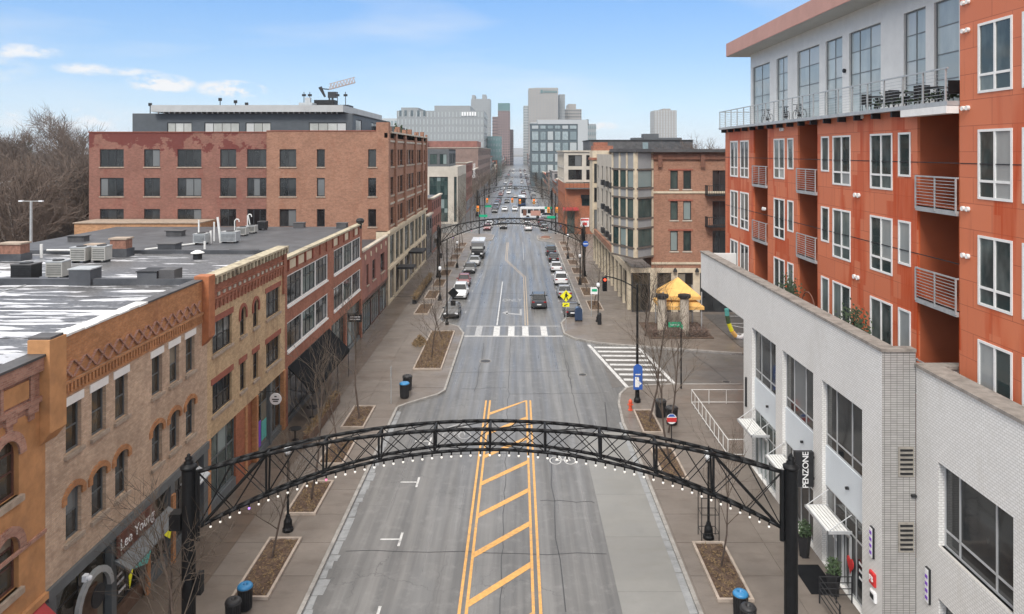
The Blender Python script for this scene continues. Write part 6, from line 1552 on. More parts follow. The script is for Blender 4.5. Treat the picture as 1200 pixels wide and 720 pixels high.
# planters with trees
def planter(x0, x1, y0, y1, label, grass=False, seed=0, far=False):
    t = thing('tree_planter', (x0, y0, PZ), label, 'planter'); h_ = PZ+.13; w = .12
    MB().box(x0, x1, y0, y0+w, PZ-.05, h_).box(x0, x1, y1-w, y1, PZ-.05, h_).box(x0, x0+w, y0+w, y1-w, PZ-.05, h_-.002).box(x1-w, x1, y0+w, y1-w, PZ-.05, h_-.002).build('kerb', 'planter_kerb', t)
    mu = MB(); rnd = random.Random(seed); nx, ny = 8, 16
    for i in range(nx):
        for j in range(ny):
            xa, xb, ya, yb = x0+w+(x1-x0-2*w)*i/nx, x0+w+(x1-x0-2*w)*(i+1)/nx, y0+w+(y1-y0-2*w)*j/ny, y0+w+(y1-y0-2*w)*(j+1)/ny
            def hh(a, c): return PZ+.06+.05*math.sin(a*7.3+seed)*math.cos(c*5.1)
            mu.quad((xa, ya, hh(xa, ya)), (xb, ya, hh(xb, ya)), (xb, yb, hh(xb, yb)), (xa, yb, hh(xa, yb)))
    mu.build('mulch', 'mulch', t)
    lf = MB()
    for i in range(0 if far else (1500 if grass else 650)):
        a, c = rnd.uniform(x0+.2, x1-.2), rnd.uniform(y0+.2, y1-.2)
        if not grass and abs(math.sin(a*4+c*2.3+seed)) < .45: continue
        p = Vector((a, c, PZ+.08)); l = (.35 if grass else .13)*rnd.uniform(.5, 1.3)
        d = Vector((rnd.gauss(0, .8), rnd.gauss(0, .8), abs(rnd.gauss(.9 if grass else .25, .3)))).normalized()*l; e = Vector((rnd.gauss(0, 1), rnd.gauss(0, 1), 0)).normalized()*(.022 if grass else .03)
        lf.add([p-e, p+e, p+d], [(0, 1, 2)])
    if lf.v: o = lf.build('dead_grass' if grass else 'leaf_litter', 'straw', t); o['kind'] = 'stuff'
    return t
OR = ['nearest', 'second', 'third', 'fourth', 'fifth', 'sixth', 'seventh', 'eighth', 'ninth', 'tenth', 'eleventh', 'twelfth', 'thirteenth', 'fourteenth', 'fifteenth']
lp = [(-12.1, -10.5, 30.5, 35.3), (-12.1, -10.5, 37.6, 41.4), (-12.1, -10.5, 43.6, 47.6), (-12.1, -10.5, 49.4, 53.6)]
for k, (a, c, d, e) in enumerate(lp):
    planter(a, c, d, e, OR[k]+' mulched tree planter with stone kerb on the left pavement', seed=k)
    if k != 0: tree(STREET, (2, 0, 1, 0)[k], (a+c)/2+.1, (d+e)/2-.3, PZ+.05, (1, 1.0, .9, 1.05)[k], k*1.3, f'slender bare street tree in the {OR[k]} planter on the left pavement', 'bare street trees on the left')
tree(STREET, 3, -11.4, 33.6, PZ+.05, 1.0, 1.9, 'slender bare street tree in the nearest left planter', 'bare street trees on the left')
tree(STREET, 3, -12.9, 27.0, PZ, 1.22, .4, 'pale twiggy bare tree in front of the tan house by the left arch pole', 'bare street trees on the left')
tree(STREET, 1, -11.4, 24.3, PZ, 1.0, 2.4, 'bare twiggy treetop at the bottom edge in front of the shop windows', 'bare street trees on the left')
planter(-9.1, -6.6, 62.7, 76.0, 'large long planter full of brown grass on the kerb extension', grass=True, seed=9)
tree(STREET, 3, -7.9, 66.5, PZ+.05, 1.05, .7, 'low twiggy bare tree in the near half of the brown grass planter', 'bare street trees on the left')
tree(STREET, 1, -7.6, 72.5, PZ+.05, .8, 3.7, 'bare tree in the far half of the brown grass planter', 'bare street trees on the left')
t = thing('dry_shrub', (-9.6, 71, PZ), 'round brown dry shrub left of the brown grass planter', 'shrub'); m = MB(); random.seed(8)
for i in range(700):
    a = random.random()*6.28; q = random.random()*.9; p = Vector((-9.6+q*.8*math.cos(a), 71+q*1.3*math.sin(a), PZ+random.random()*.9*(1.1-q))); d = Vector((random.gauss(0, 1), random.gauss(0, 1), random.gauss(.9, .5))).normalized()*.25; e = d.orthogonal().normalized()*.03; m.add([p-e, p+e, p+d], [(0, 1, 2)])
m.build('foliage', 'straw', t)
y = 84; k = 0
while y < 150:
    planter(-12.1, -10.4, y, y+5.5, f'{OR[k]} planter beyond the zebra crossing on the left pavement', seed=20+k, far=y > 110)
    tree(STREET, (3, 1, 2, 0)[k % 4], -11.2, y+2.8, PZ+.05, (.85, 1.0, .9, 1.05)[k % 4], k*1.7, f'bare street tree in the {OR[k]} planter beyond the zebra crossing, left', 'bare street trees on the left'); y += 8.6; k += 1
rp = [(8.36, 9.9, 30.35, 34.9), (8.36, 9.8, 41.6, 46.0), (8.36, 9.75, 48.5, 52.8)]
for k, (a, c, d, e) in enumerate(rp):
    planter(a, c, d, e, OR[k]+' mulched tree planter with stone kerb on the right pavement', seed=40+k)
    tree(STREET, (0, 2, 2)[k], (a+c)/2+.1, (d+e)/2-.4*(k != 0)+.3, PZ+.05, (.72, .9, 1.0)[k], k*2.1+.5, f'thin bare street tree in the {OR[k]} planter on the right pavement', 'bare street trees on the right')
tree(STREET, 0, 10.1, 48.7, PZ, .95, 1.0, 'thin bare tree beside the black litter bins on the right pavement', 'bare street trees on the right')
y = 86; k = 0
while y < 150:
    planter(8.5, 10.2, y, y+5.5, f'{OR[k]} planter beyond the side street on the right pavement', seed=60+k, far=y > 110)
    tree(STREET, (3, 1, 2, 0)[k % 4], 9.3, y+2.8, PZ+.05, (1.05, 1.0, .95, 1.05)[k % 4], k*1.7+1, f'bare street tree in the {OR[k]} planter beyond the side street, right', 'bare street trees on the right'); y += 8.6; k += 1
tree(STREET, 3, 13.0, 74.2, PZ, 1.25, 2.0, 'dense bare reddish tree at the corner left of the yellow canopy', 'bare street trees on the right')
tree(STREET, 3, 13.6, 77.5, PZ, 1.2, .3, 'dense bare tree in front of the cream columns of the corner block', 'bare street trees on the right')
# avenue trees into the distance
random.seed(31); k = 0; y = 172
while y < 620:
    for sx in (-11.6, 9.6):
        tree(STREET, k % 4, sx+random.uniform(-.4, .4), y+random.uniform(-1, 1), PZ, random.uniform(.95, 1.4), random.random()*6, 'distant bare avenue tree on the '+('left' if sx < 0 else 'right')+' pavement towards downtown', 'distant bare avenue trees, '+('left' if sx < 0 else 'right')); k += 1
    y += 11 if y < 300 else 16
# bare woods behind the left roofs
random.seed(17); k = 0
spots = []
for i in range(24):
    Y = random.uniform(105, 240); px = random.uniform(-40, 150); spots.append((px, Y))
spots += [(16, 97), (-8, 99), (60, 101), (20, 88), (62, 92), (78, 90), (95, 98), (8, 100), (44, 104), (100, 110)]
spots.sort(key=lambda s: s[1])
for i, (px, Y) in enumerate(spots):
    if 76 < px < 560 and Y < 92: continue
    x = xY(Y, px)
    if x > -53.5 and Y < 128: x = -55-random.random()*6
    s = random.choice((.5, .62, .7, .95, 1.02))*(.92 if Y < 110 else 1.0+.18*(Y > 170))
    tree(BIG, i % 4, x, Y, -.2, s, random.random()*6, ('near' if Y < 120 else 'middle' if Y < 175 else 'rear')+' bare brown woodland tree behind the left roofs', 'bare woodland trees behind the left roofs, '+('near' if Y < 120 else 'middle' if Y < 175 else 'rear')+' rows', 'woodland_tree')
for i in range(18):
    x = random.uniform(-400, -90); Y = random.uniform(230, 420)
    tree(BIG, i % 4, x, Y, -.2, random.uniform(.8, 1.0), random.random()*6, 'far bare tree on the wooded skyline at the left', 'far bare trees on the left skyline', 'woodland_tree')
ev = thing('spruce_tree', (xY(200, 34), 200, 0), 'small dark spruce top standing above the bare woods at the left', 'tree'); m = MB(); random.seed(2)
for i in range(900):
    z = random.uniform(3, 23.6); q = (24-z)*.13*random.random()**.4; a = random.random()*6.283; p = Vector((xY(200, 34)+q*math.cos(a), 200+q*math.sin(a), z)); d = Vector((math.cos(a), math.sin(a), -.3)).normalized()*.9; e = Vector((-math.sin(a), math.cos(a), 0))*.16; m.add([p-e, p+e, p+d], [(0, 1, 2)])
m.build('crown', 'evergreen', ev); MB().tube((xY(200, 34), 200, 0), (xY(200, 34), 200, 23.5), .25, .04, 6).build('trunk', 'bark_grey', ev)
for i, px in enumerate((818, 832, 846)): tree(BIG, i, xY(150, px), 158+i*3, 0, .86-.06*(i == 0), i*2., ('left', 'middle', 'right')[i]+' of three bare treetops above the dark roof behind the brown block', 'bare treetops behind the brown block', 'woodland_tree')
# undergrowth
m = MB(); random.seed(12)
for i in range(16000):
    Y = random.uniform(88, 230); x = xY(Y, random.uniform(-60, 118)); 
    if x > -54 and Y < 128: continue
    p = Vector((x, Y, random.random()**1.3*random.choice((3, 5, 8)))); d = Vector((random.gauss(0, 1), random.gauss(0, 1), random.gauss(1.2, .7))).normalized()*random.uniform(.6, 1.8); e = d.orthogonal().normalized()*.035; m.add([p-e, p+e, p+d], [(0, 1, 2)])
o = m.build('undergrowth', 'twig_far'); o['kind'] = 'stuff'; o['label'] = 'brown leafless undergrowth of the woods behind the left roofs'; o['category'] = 'undergrowth'
# house in the woods, light mast
t = thing('brick_house', (xY(115, 8), 115, 0), 'small red brick house with a pale roof edge among the trees at the far left', 'building')
x0, x1 = xY(115, -12), xY(115, 14); m = MB().wall(TY(115), x0, x1, 0, zY(115, 222), [(x0+1+i*2.2, x0+2.2+i*2.2, 8.5, 10.8) for i in range(1)], .2).box(x1-.2, x1, 115.01, 124, 0, zY(115, 222)); m.build('wall', 'brick_rust', t)
MB().prism([(x0-.5, 114.5, zY(115, 222)), (x1+.4, 114.5, zY(115, 222)), (x1-2, 119.5, zY(115, 214)), (x0, 119.5, zY(115, 214))], (0, 0, .25)).build('roof', 'slab_grey', t); MB().box(x1-1.6, x1-.6, 118, 119, 12, zY(115, 211)).build('chimney', 'chimney_brick', t)
window(t, TY(115), x0+1, x0+2.2, 8.5, 10.8, (), (.5,), .1, 'white_paint', 'glass_dark', .1)
Ym = 80; xm_ = xY(Ym, 36.5); t = thing('light_mast', (xm_, Ym, 0), 'grey twin-armed light mast rising in front of the bare woods, left', 'light mast')
MB().tube((xm_, Ym, 0), (xm_, Ym, zY(Ym, 236)), .2, .13, 8).build('pole', 'galvanised', t)
MB().tube((xm_-1.0, Ym, zY(Ym, 236)), (xm_+1.1, Ym, zY(Ym, 236)), .04).build('arm', 'galvanised', t)
for k in (-1.1, 1.1): MB().box(xm_+k-.22, xm_+k+.22, Ym-.15, Ym+.15, zY(Ym, 236)-.05, zY(Ym, 236)+.09).build('lamp_head', 'lamp_white', t)
# ============================================================ ARCHES
def make_arch(Y, label):
    xl, xr = -11.94, 9.9; c = (xl+xr)/2; hs = (xr-xl)/2-.32; y0 = Y
    t = thing('street_arch', (c, Y, PZ), label, 'arch', 'black lattice street arches')
    def top(s): return 7.38+1.56*(1-s*s)
    def bot(s): return 5.36+2.84*(1-s*s)
    def wd(s): return .04+.78*(1-s*s)**.8
    def wb(s): return .04+.50*(1-s*s)**.8
    n = 44; ss = [-1+2*i/n for i in range(n+1)]
    def P(s, f, back): x = c+s*hs; return Vector((x, y0+((wd(s) if f is top else wb(s)) if back else 0), f(s)))
    for f, nm, r in ((top, 'top_chord', .068), (bot, 'bottom_chord', .062)):
        for bk in (False, True):
            m = MB()
            for a, b_ in zip(ss, ss[1:]): m.tube(P(a, f, bk), P(b_, f, bk), r, r, 8)
            m.build(nm, 'arch_black', t, smooth=True)
    np_ = 11; ps = [-1+2*i/np_ for i in range(np_+1)]
    ps = [-1, -.765, -.57, -.38, -.19, 0, .19, .38, .57, .765, 1]
    for s in ps[1:-1]:
        m = MB().tube(P(s, top, 0), P(s, bot, 0), .045).tube(P(s, top, 1), P(s, bot, 1), .04).tube(P(s, top, 0), P(s, top, 1), .045).tube(P(s, bot, 0), P(s, bot, 1), .04)
        m.build('strut_frame', 'arch_black', t)
    m = MB(); mh = MB()
    for i, (a, b_) in enumerate(zip(ps, ps[1:])):
        k = 2
        for j in range(k):
            p, q = a+(b_-a)*j/k, a+(b_-a)*(j+1)/k
            for bk in (0, 1):
                if abs(a+b_) > 1.9 and bk: continue
                m.tube(P(p, top, bk), P(q, bot, bk), .018, .018, 5).tube(P(p, bot, bk), P(q, top, bk), .018, .018, 5)
        m.tube(P(a, top, 0), P(b_, top, 1), .02, .02, 5)
        m.tube(P(a, bot, 1), P(b_, bot, 0), .018, .018, 5)
    m.build('bracing', 'arch_black', t)
    for sg in (-1, 1): MB().tube(P(sg*.99, bot, 0), P(sg*.765, top, 0), .06).build('end_brace', 'arch_black', t)
    for sg, x in ((-1, xl), (1, xr)):
        pl = MB().tube((x, Y, PZ), (x, Y, 7.55), .24, .24, 16).build('pole', 'arch_black', t, smooth=False)
        MB().lathe((x, Y, 7.5), [(.27, 0), (.29, .05), (.29, .12), (.20, .16), (.15, .22), (.17, .26), (.10, .30), (.13, .36), (.13, .41), (.05, .47), (.07, .51), (.02, .56)], 14).build('finial', 'arch_black', pl, smooth=True)
        MB().lathe((x, Y, PZ), [(.42, 0), (.42, .25), (.33, .35), (.30, .9), (.25, 1.0)], 16).build('base', 'arch_black', pl)
        xi = x-sg*.32
        MB().tube((xi, Y, 4.9), (xi, Y, 7.45), .09).tube((xi, Y, 7.3), (x, Y, 7.3), .05).tube((xi, Y, 5.3), (x, Y, 5.3), .05).tube((xi, Y, 6.3), (x, Y, 6.3), .05).build('inner_post', 'arch_black', t)
    MB().box(xl-.62, xl-.2, Y-.22, Y+.22, 5.35, 5.95).build('control_box', 'arch_black', t)
    MB().box(xl+.28, xl+.5, Y-.15, Y+.15, 3.0, 3.75).build('control_box', 'arch_black', t)
    nb_ = 59; cols = {4: 'bulb_purple', 12: 'bulb_pink'}
    me = {k: MB().ball((0, 0, -.155), .045, 8, 6).mesh('bulb', k) for k in ('bulb_white', 'bulb_pink', 'bulb_purple')}
    so = MB().tube((0, 0, 0), (0, 0, -.11), .028, .028, 6).mesh('socket', 'arch_black')
    off = wloc(t)
    for i in range(nb_):
        s = -.955+1.91*i/(nb_-1); p = P(s, bot, 0)-off+Vector((0, 0, -.05))
        o = bpy.data.objects.new('bulb', me[cols.get(i, 'bulb_white')]); COL.objects.link(o); o.parent = t; o.location = p
        q = bpy.data.objects.new('socket', so); COL.objects.link(q); q.parent = o
    return t
a1 = make_arch(26.3, 'nearest black lattice arch with hanging light bulbs, spanning the whole foreground')
for Yy, l in ((109, 'second black lattice arch spanning the street beyond the zebra crossing'), (212, 'third lattice arch, thin against the bright distant road'), (300, 'fourth lattice arch in the far distance'), (398, 'farthest lattice arch that can be made out')):
    c = copy_thing(a1, (-1.02, Yy, PZ), 0, l)

# ============================================================ STREET FURNITURE
def lamp(x, y, label, h=4.5, first=[None]):
    if first[0] is not None: return copy_thing(first[0], (x, y, PZ), 0, label)
    t = thing('street_lamp', (x, y, PZ), label, 'street lamp', 'black post-top street lamps')
    MB().lathe((x, y, PZ), [(.27, 0), (.27, .12), (.22, .2), (.2, .5), (.13, .65), (.1, .8)], 14).build('base', 'arch_black', t)
    MB().tube((x, y, PZ+.7), (x, y, PZ+h-.75), .065, .05, 10).lathe((x, y, PZ+h-.85), [(.05, 0), (.12, .06), (.16, .12), (.12, .16)], 10).build('post', 'arch_black', t)
    l = MB().lathe((x, y, PZ+h-.68), [(.13, 0), (.20, .18), (.19, .38), (.10, .52)], 12).build('globe', 'lamp_white', t, smooth=True)
    MB().lathe((x, y, PZ+h-.16), [(.12, 0), (.05, .08), (.02, .16)], 10).build('cap', 'arch_black', l)
    first[0] = t; return t
lamp(-11.45, 36.1, 'black street lamp between the two nearest left planters')
lamp(9.3, 35.4, 'black street lamp just beyond the nearest right planter')
lamp(8.9, 80.5, 'black street lamp beside the dark mailbox across the side street')
lamp(8.8, 103, 'black street lamp on the right pavement level with the parked cars'); lamp(-9.9, 92, 'black street lamp beyond the zebra crossing on the left pavement'); lamp(-9.9, 118, 'black street lamp just beyond the second arch, left'); lamp(8.8, 128, 'black street lamp beyond the second arch, right')
# climbing frame rods around the right lamp
t = thing('tree_guard', (9.3, 35.2, PZ), 'black four-legged rod frame around the right street lamp', 'frame')
for a in (-.42, .42):
    for c in (-.35, .35): MB().tube((9.3+a, 35.4+c, PZ), (9.3+a, 35.4+c, PZ+2.2), .02).build('leg', 'arch_black', t)
m = MB()
for z in (.4, 1.3, 2.1): m.path([(8.88, 35.05, PZ+z), (9.72, 35.05, PZ+z), (9.72, 35.75, PZ+z), (8.88, 35.75, PZ+z), (8.88, 35.05, PZ+z)], .016, 5)
m.build('rung', 'arch_black', t)
def bin_(x, y, lidmat, label, h=1.0, r=.29):
    t = thing('litter_bin', (x, y, PZ), label, 'litter bin')
    m = MB(); n = 20
    for i in range(n): a = 2*PI*i/n; m.tube((x+r*.9*math.cos(a), y+r*.9*math.sin(a), PZ+.05), (x+r*math.cos(a), y+r*math.sin(a), PZ+h-.08), .018, .018, 4)
    m.lathe((x, y, PZ), [(r*.82, .03), (r*.86, h-.1)], 16).build('body', 'plastic_black', t)
    MB().lathe((x, y, PZ+h-.1), [(r*1.06, 0), (r*1.08, .06), (r*.9, .13), (r*.45, .16), (r*.32, .14), (r*.32, .05)], 22).build('lid', lidmat, t, smooth=True)
    MB().lathe((x, y, PZ+h-.13), [(r*1.1, 0), (r*1.12, .04), (r*1.07, .05)], 20).build('rim', 'plastic_black', t)
bin_(-11.25, 29.9, 'bin_blue', 'blue-lidded recycling bin at the bottom left by the planter'); bin_(-11.35, 28.9, 'plastic_black', 'black-lidded litter bin at the bottom edge left of the street')
bin_(9.02, 29.4, 'bin_blue', 'blue-lidded recycling bin at the bottom right planter'); bin_(9.05, 28.5, 'plastic_black', 'black-lidded litter bin at the bottom edge right of the street')
bin_(-8.7, 55.6, 'bin_blue', 'blue-lidded recycling bin on the left kerb extension', 1.15, .36); bin_(-8.75, 57.4, 'plastic_black', 'grey-topped litter bin behind the blue one on the left kerb extension', 1.15, .36)
bin_(10.15, 51.6, 'plastic_black', 'left of two black litter bins beside the right planter', 1.2, .38); bin_(10.65, 50.2, 'plastic_black', 'right, nearer of two black litter bins beside the right planter', 1.2, .40)
# hydrant
x, y = 8.2, 52.9; t = thing('fire_hydrant', (x, y, PZ), 'orange-red fire hydrant at the right kerb corner', 'fire hydrant')
MB().lathe((x, y, PZ), [(.17, 0), (.17, .06), (.12, .08), (.12, .55), (.15, .57), (.15, .62), (.13, .7), (.06, .78), (.03, .84)], 14).build('barrel', 'hydrant', t, smooth=False)
for sx, sy in ((1, 0), (-1, 0), (0, -1)): MB().tube((x, y, PZ+.42), (x+.2*sx, y+.2*sy, PZ+.42), .06, .06, 10).build('nozzle', 'hydrant', t)
# bus-stop post with blue sign
x, y = 9.0, 54.7
t = thing('signal_pole', (x, y, PZ), 'tall black signal pole with a curved arm at the right corner', 'traffic light')
MB().lathe((x, y, PZ), [(.26, 0), (.26, .2), (.17, .35), (.15, 1.0), (.11, 1.15)], 14).tube((x, y, PZ+1), (x, y, 9.0), .11, .07, 12).build('pole', 'arch_black', t)
arm = [(x, y, 8.6), (x-.5, y, 8.95), (x-1.1, y, 9.25), (x-1.8, y, 9.5), (x-2.4, y, 9.62)]
MB().path(arm, .045, 8).build('arm', 'arch_black', t)
hd = MB().box(x-2.62, x-2.3, y-.15, y+.2, 8.5, 9.55).build('signal_head', 'arch_black', t)
for z, mt_ in ((8.7, 'arch_black'), (9.03, 'arch_black'), (9.36, 'signal_red')): MB().tube((x-2.46, y-.15, z), (x-2.46, y-.19, z), .1, .1, 12).build('lens', mt_, hd)
t = thing('bus_stop_sign', (x, y-.3, PZ), 'blue rounded bus stop sign board on the black pole by the hydrant', 'sign')
MB().box(x-.34, x+.34, y-.3, y-.26, 1.15, 2.75).lathe((x, y, 0), [(.001, 0)], 3, False).build('board', 'sign_blue', t)
MB().tube((x, y-.295, 2.72), (x, y-.265, 2.72), .34, .34, 20).build('top_disc', 'sign_blue', t)
MB().box(x-.22, x+.08, y-.31, y-.302, 1.35, 2.1).build('timetable', 'sign_white', t); MB().box(x-.2, x+.2, y-.31, y-.302, 2.25, 2.33).build('stripe', 'sign_white', t)
MB().prism([(x+.1, y-.31, 1.45), (x+.3, y-.31, 1.62), (x+.1, y-.31, 1.8)], (0, .006, 0)).build('arrow', 'sign_white', t)
# street name sign post
x, y = 13.0, 57.8; t = thing('street_name_sign', (x, y, PZ), 'green street name sign on a thin black pole on the right corner', 'sign')
MB().tube((x, y, PZ), (x, y, 5.45), .06, .05, 8).build('post', 'arch_black', t)
s1 = MB().box(x-1.0, x-.03, y-.02, y+.02, 5.02, 5.42).build('blade', 'sign_green', t); text('Russell St', .19, TY(y-.02), x-.51, 5.22, 'sign_white', s1, d=.008)
MB().box(x-.02, x+.02, y-.5, y-.06, 5.0, 5.3).build('blade', 'sign_green', t)
# pedestrian sign
x, y = 5.05, 76.3; t = thing('pedestrian_sign', (x, y, PZ), 'yellow diamond pedestrian crossing sign with arrow plate at the right kerb', 'sign')
MB().tube((x, y, PZ), (x, y, 4.6), .04).build('post', 'galvanised', t)
d_ = MB().prism([(x, y-.05, 3.21), (x+.62, y-.05, 3.83), (x, y-.05, 4.45), (x-.62, y-.05, 3.83)], (0, .02, 0)).build('diamond', 'sign_yellow', t)
p_ = MB().ball((x+.02, y-.07, 4.16), .075, 8, 5).prism([(x-.10, y-.06, 3.75), (x+.12, y-.06, 3.75), (x+.14, y-.06, 4.06), (x-.10, y-.06, 4.06)], (0, -.01, 0)).prism([(x-.10, y-.06, 3.76), (x-.24, y-.06, 3.44), (x-.16, y-.06, 3.42), (x, y-.06, 3.76)], (0, -.01, 0)).prism([(x+.12, y-.06, 3.76), (x+.2, y-.06, 3.42), (x+.12, y-.06, 3.42), (x+.02, y-.06, 3.76)], (0, -.01, 0)).prism([(x+.12, y-.06, 4.0), (x+.28, y-.06, 3.82), (x+.23, y-.06, 3.78), (x+.1, y-.06, 3.9)], (0, -.01, 0)).build('walking_figure', 'dark_metal', d_)
q_ = MB().box(x-.36, x+.36, y-.05, y-.03, 2.7, 3.12).build('arrow_plate', 'sign_yellow', t)
MB().prism([(x+.15, y-.06, 3.02), (x+.2, y-.06, 2.96), (x-.08, y-.06, 2.84), (x-.04, y-.06, 2.78), (x-.22, y-.06, 2.78), (x-.14, y-.06, 2.94), (x-.11, y-.06, 2.9)], (0, -.008, 0)).build('arrow', 'dark_metal', q_)
# mailbox
x, y = 6.75, 81.0; t = thing('mailbox', (x, y, PZ), 'dark blue rounded-top mailbox at the right kerb beside the parked dark car', 'mailbox')
pr = [(x-.42, y-.35, PZ+.12), (x+.42, y-.35, PZ+.12), (x+.42, y-.35, PZ+1.15)]+[(x+.42*math.cos(a), y-.35, PZ+1.15+.38*math.sin(a)) for a in [PI*i/8 for i in range(1, 8)]]+[(x-.42, y-.35, PZ+1.15)]
MB().prism(pr, (0, .75, 0)).build('box', 'car_blue', t)
for a in (-.33, .33):
    for c in (-.28, .33): MB().box(x+a-.05, x+a+.05, y+c-.05, y+c+.05, PZ, PZ+.12).build('leg', 'dark_metal', t)
# no-parking style round red-white sign by the planter
x, y = 9.95, 47.0; t = thing('banner_sign', (x, y, PZ), 'round red, white and blue sign behind the right half of the near arch', 'sign')
MB().tube((x, y, PZ), (x, y, 2.1), .03).build('post', 'arch_black', t); dsc = MB().tube((x, y-.05, 1.7), (x, y-.02, 1.7), .33, .33, 20).build('disc', 'sign_white', t)
MB().prism([(x-.3, y-.058, 1.5), (x+.3, y-.058, 1.5), (x+.33, y-.058, 1.78), (x-.33, y-.058, 1.78)], (0, .006, 0)).build('red_band', 'sign_red', dsc); MB().prism([(x-.25, y-.058, 1.84), (x+.25, y-.058, 1.84), (x+.12, y-.058, 2.0), (x-.12, y-.058, 2.0)], (0, .006, 0)).build('blue_band', 'sign_blue', dsc)
# sign seen edge-on on the left pavement
x, y = -9.5, 54.3; t = thing('sign_post', (x, y, PZ), 'thin post with sign seen edge-on near the blue bin on the left pavement', 'sign')
MB().tube((x, y, PZ), (x, y, 2.95), .035).build('post', 'galvanised', t); MB().box(x-.015, x+.015, y-.2, y+.2, 2.2, 2.9).build('plate', 'galvanised', t)
# left signal pole with dark diamond sign back
x, y = -7.75, 79.2; t = thing('signal_pole', (x, y, PZ), 'tall thin black pole with dark diamond sign at the zebra crossing, left', 'traffic sign')
MB().tube((x, y, PZ), (x, y, 9.4), .09, .06, 10).lathe((x, y, PZ), [(.2, 0), (.2, .25), (.1, .4)], 10).build('pole', 'arch_black', t)
MB().prism([(x+.7, y-.12, 3.0), (x+1.3, y-.12, 3.6), (x+.7, y-.12, 4.2), (x+.1, y-.12, 3.6)], (0, .03, 0)).build('sign_back', 'arch_black', t); MB().box(x+.4, x+.95, y-.12, y-.09, 2.2, 2.75).build('sign_back', 'arch_black', t)
# round blue sign far right
x, y = 9.5, 104; t = thing('round_sign', (x, y, PZ), 'dark blue round sign on a post beyond the right arch pole', 'sign')
MB().tube((x-.55, y, PZ), (x-.55, y, 7.0), .05).build('post', 'arch_black', t); dd_ = MB().tube((x+.2, y-.04, 5.8), (x+.2, y, 5.8), .42, .42, 18).build('disc', 'sign_blue', t); MB().box(x-.12, x+.52, y-.05, y-.042, 5.74, 5.86).build('bar', 'sign_white', dd_)
t = thing('utility_cabinet', (8.9, 79.2, PZ), 'dark metal utility cabinet beside the street lamp across the side street', 'cabinet'); MB().lathe((8.9, 79.2, PZ), [(.22, 0), (.22, 1.1), (.15, 1.25), (.02, 1.3)], 12).build('body', 'dark_metal', t)
x, y = 8.4, 83; t = thing('parking_sign', (x, y, PZ), 'small white and green sign on the right pavement by the first planter', 'sign'); MB().tube((x, y, PZ), (x, y, 3.6), .04).build('post', 'galvanised', t); MB().box(x-.1, x+.75, y-.04, y-.01, 2.7, 3.5).build('plate', 'sign_white', t); MB().box(x+.05, x+.65, y-.05, y-.041, 3.0, 3.3).build('panel', 'sign_green', t)
# patio hedge rail on left pavement
t = thing('patio_fence', (-13.2, 90, PZ), 'planted patio fence along the shop floors of the big red block', 'fence')
m = MB().path([(-15.5, 89.5, 1.1), (-12.8, 89.5, 1.1), (-12.8, 107, 1.1)], .03)
for i in range(12): m.tube((-12.8, 89.5+i*1.6, PZ), (-12.8, 89.5+i*1.6, 1.1), .025)
m.build('rail', 'dark_metal', t)
for i in range(7): MB().box(-13.1, -12.6, 89.9+i*2.5, 91.9+i*2.5, PZ, .6).build('trough', 'dark_metal', t)
m = MB(); random.seed(6)
for i in range(3000): p = Vector((-12.85+random.gauss(0, .15), random.uniform(89.8, 107), .55+random.random()*.6)); d = Vector((random.gauss(0, 1), random.gauss(0, 1), random.gauss(.9, .5))).normalized()*.22; e = d.orthogonal().normalized()*.04; m.add([p-e, p+e, p+d], [(0, 1, 2)])
o = m.build('planting', 'straw', t); o['kind'] = 'stuff'
# traffic signals at the far junction (mast arms with yellow heads)
def signal(x, y, arm_to, heads, label, z=6.3):
    t = thing('traffic_signal', (x, y, PZ), label, 'traffic light', 'traffic signals at the far junction')
    MB().tube((x, y, PZ), (x, y, 9.5), .13, .09, 10).build('pole', 'arch_black', t); MB().tube((x, y, z+.7), (arm_to, y, z+1.1), .06).build('arm', 'arch_black', t)
    for hx in heads:
        h_ = MB().box(hx-.28, hx+.28, y-.3, y, z-.6, z+.7).build('signal_head', 'signal_orange', t)
        for k, mt_ in enumerate(('dark_metal', 'dark_metal', 'signal_red')): MB().tube((hx, y-.3, z-.35+k*.4), (hx, y-.35, z-.35+k*.4), .15, .15, 10).build('lens', mt_, h_)
    MB().box(min(x, x+(1.9 if arm_to > x else -1.9)), max(x, x+(1.9 if arm_to > x else -1.9)), y-.1, y-.05, z-1.9, z-1.35).build('name_plate', 'sign_green', t)
signal(-8.9, 166.5, -3, [-9.2], 'traffic signal pole with orange head and green plate at the left of the far junction', 5.9)
signal(8.6, 166.5, 8.3, [8.9, 7.0], 'traffic signal pole with orange head at the right of the far junction', 5.6)
signal(8.9, 190, -3, [.5, 4.2], 'far mast arm carrying two orange signal heads over the street', 5.9)
signal(-9.4, 205, 1, [-8.7, -1.6], 'far left mast arm with orange signal heads', 5.2)
# islands at the far kerb ends
for (x, y, l) in ((3.3, 158, 'round brown planting island by the right kerb at the far junction'),):
    t = thing('planting_island', (6.0, y, PZ), l, 'planter'); MB().lathe((6.0, y, PZ), [(1.3, 0), (1.3, .2), (1.15, .2)], 18).build('kerb', 'planter_kerb', t); MB().lathe((6.0, y, PZ+.15), [(1.15, 0), (.9, .25), (.3, .4), (.02, .42)], 14).build('planting', 'rust_brown', t)

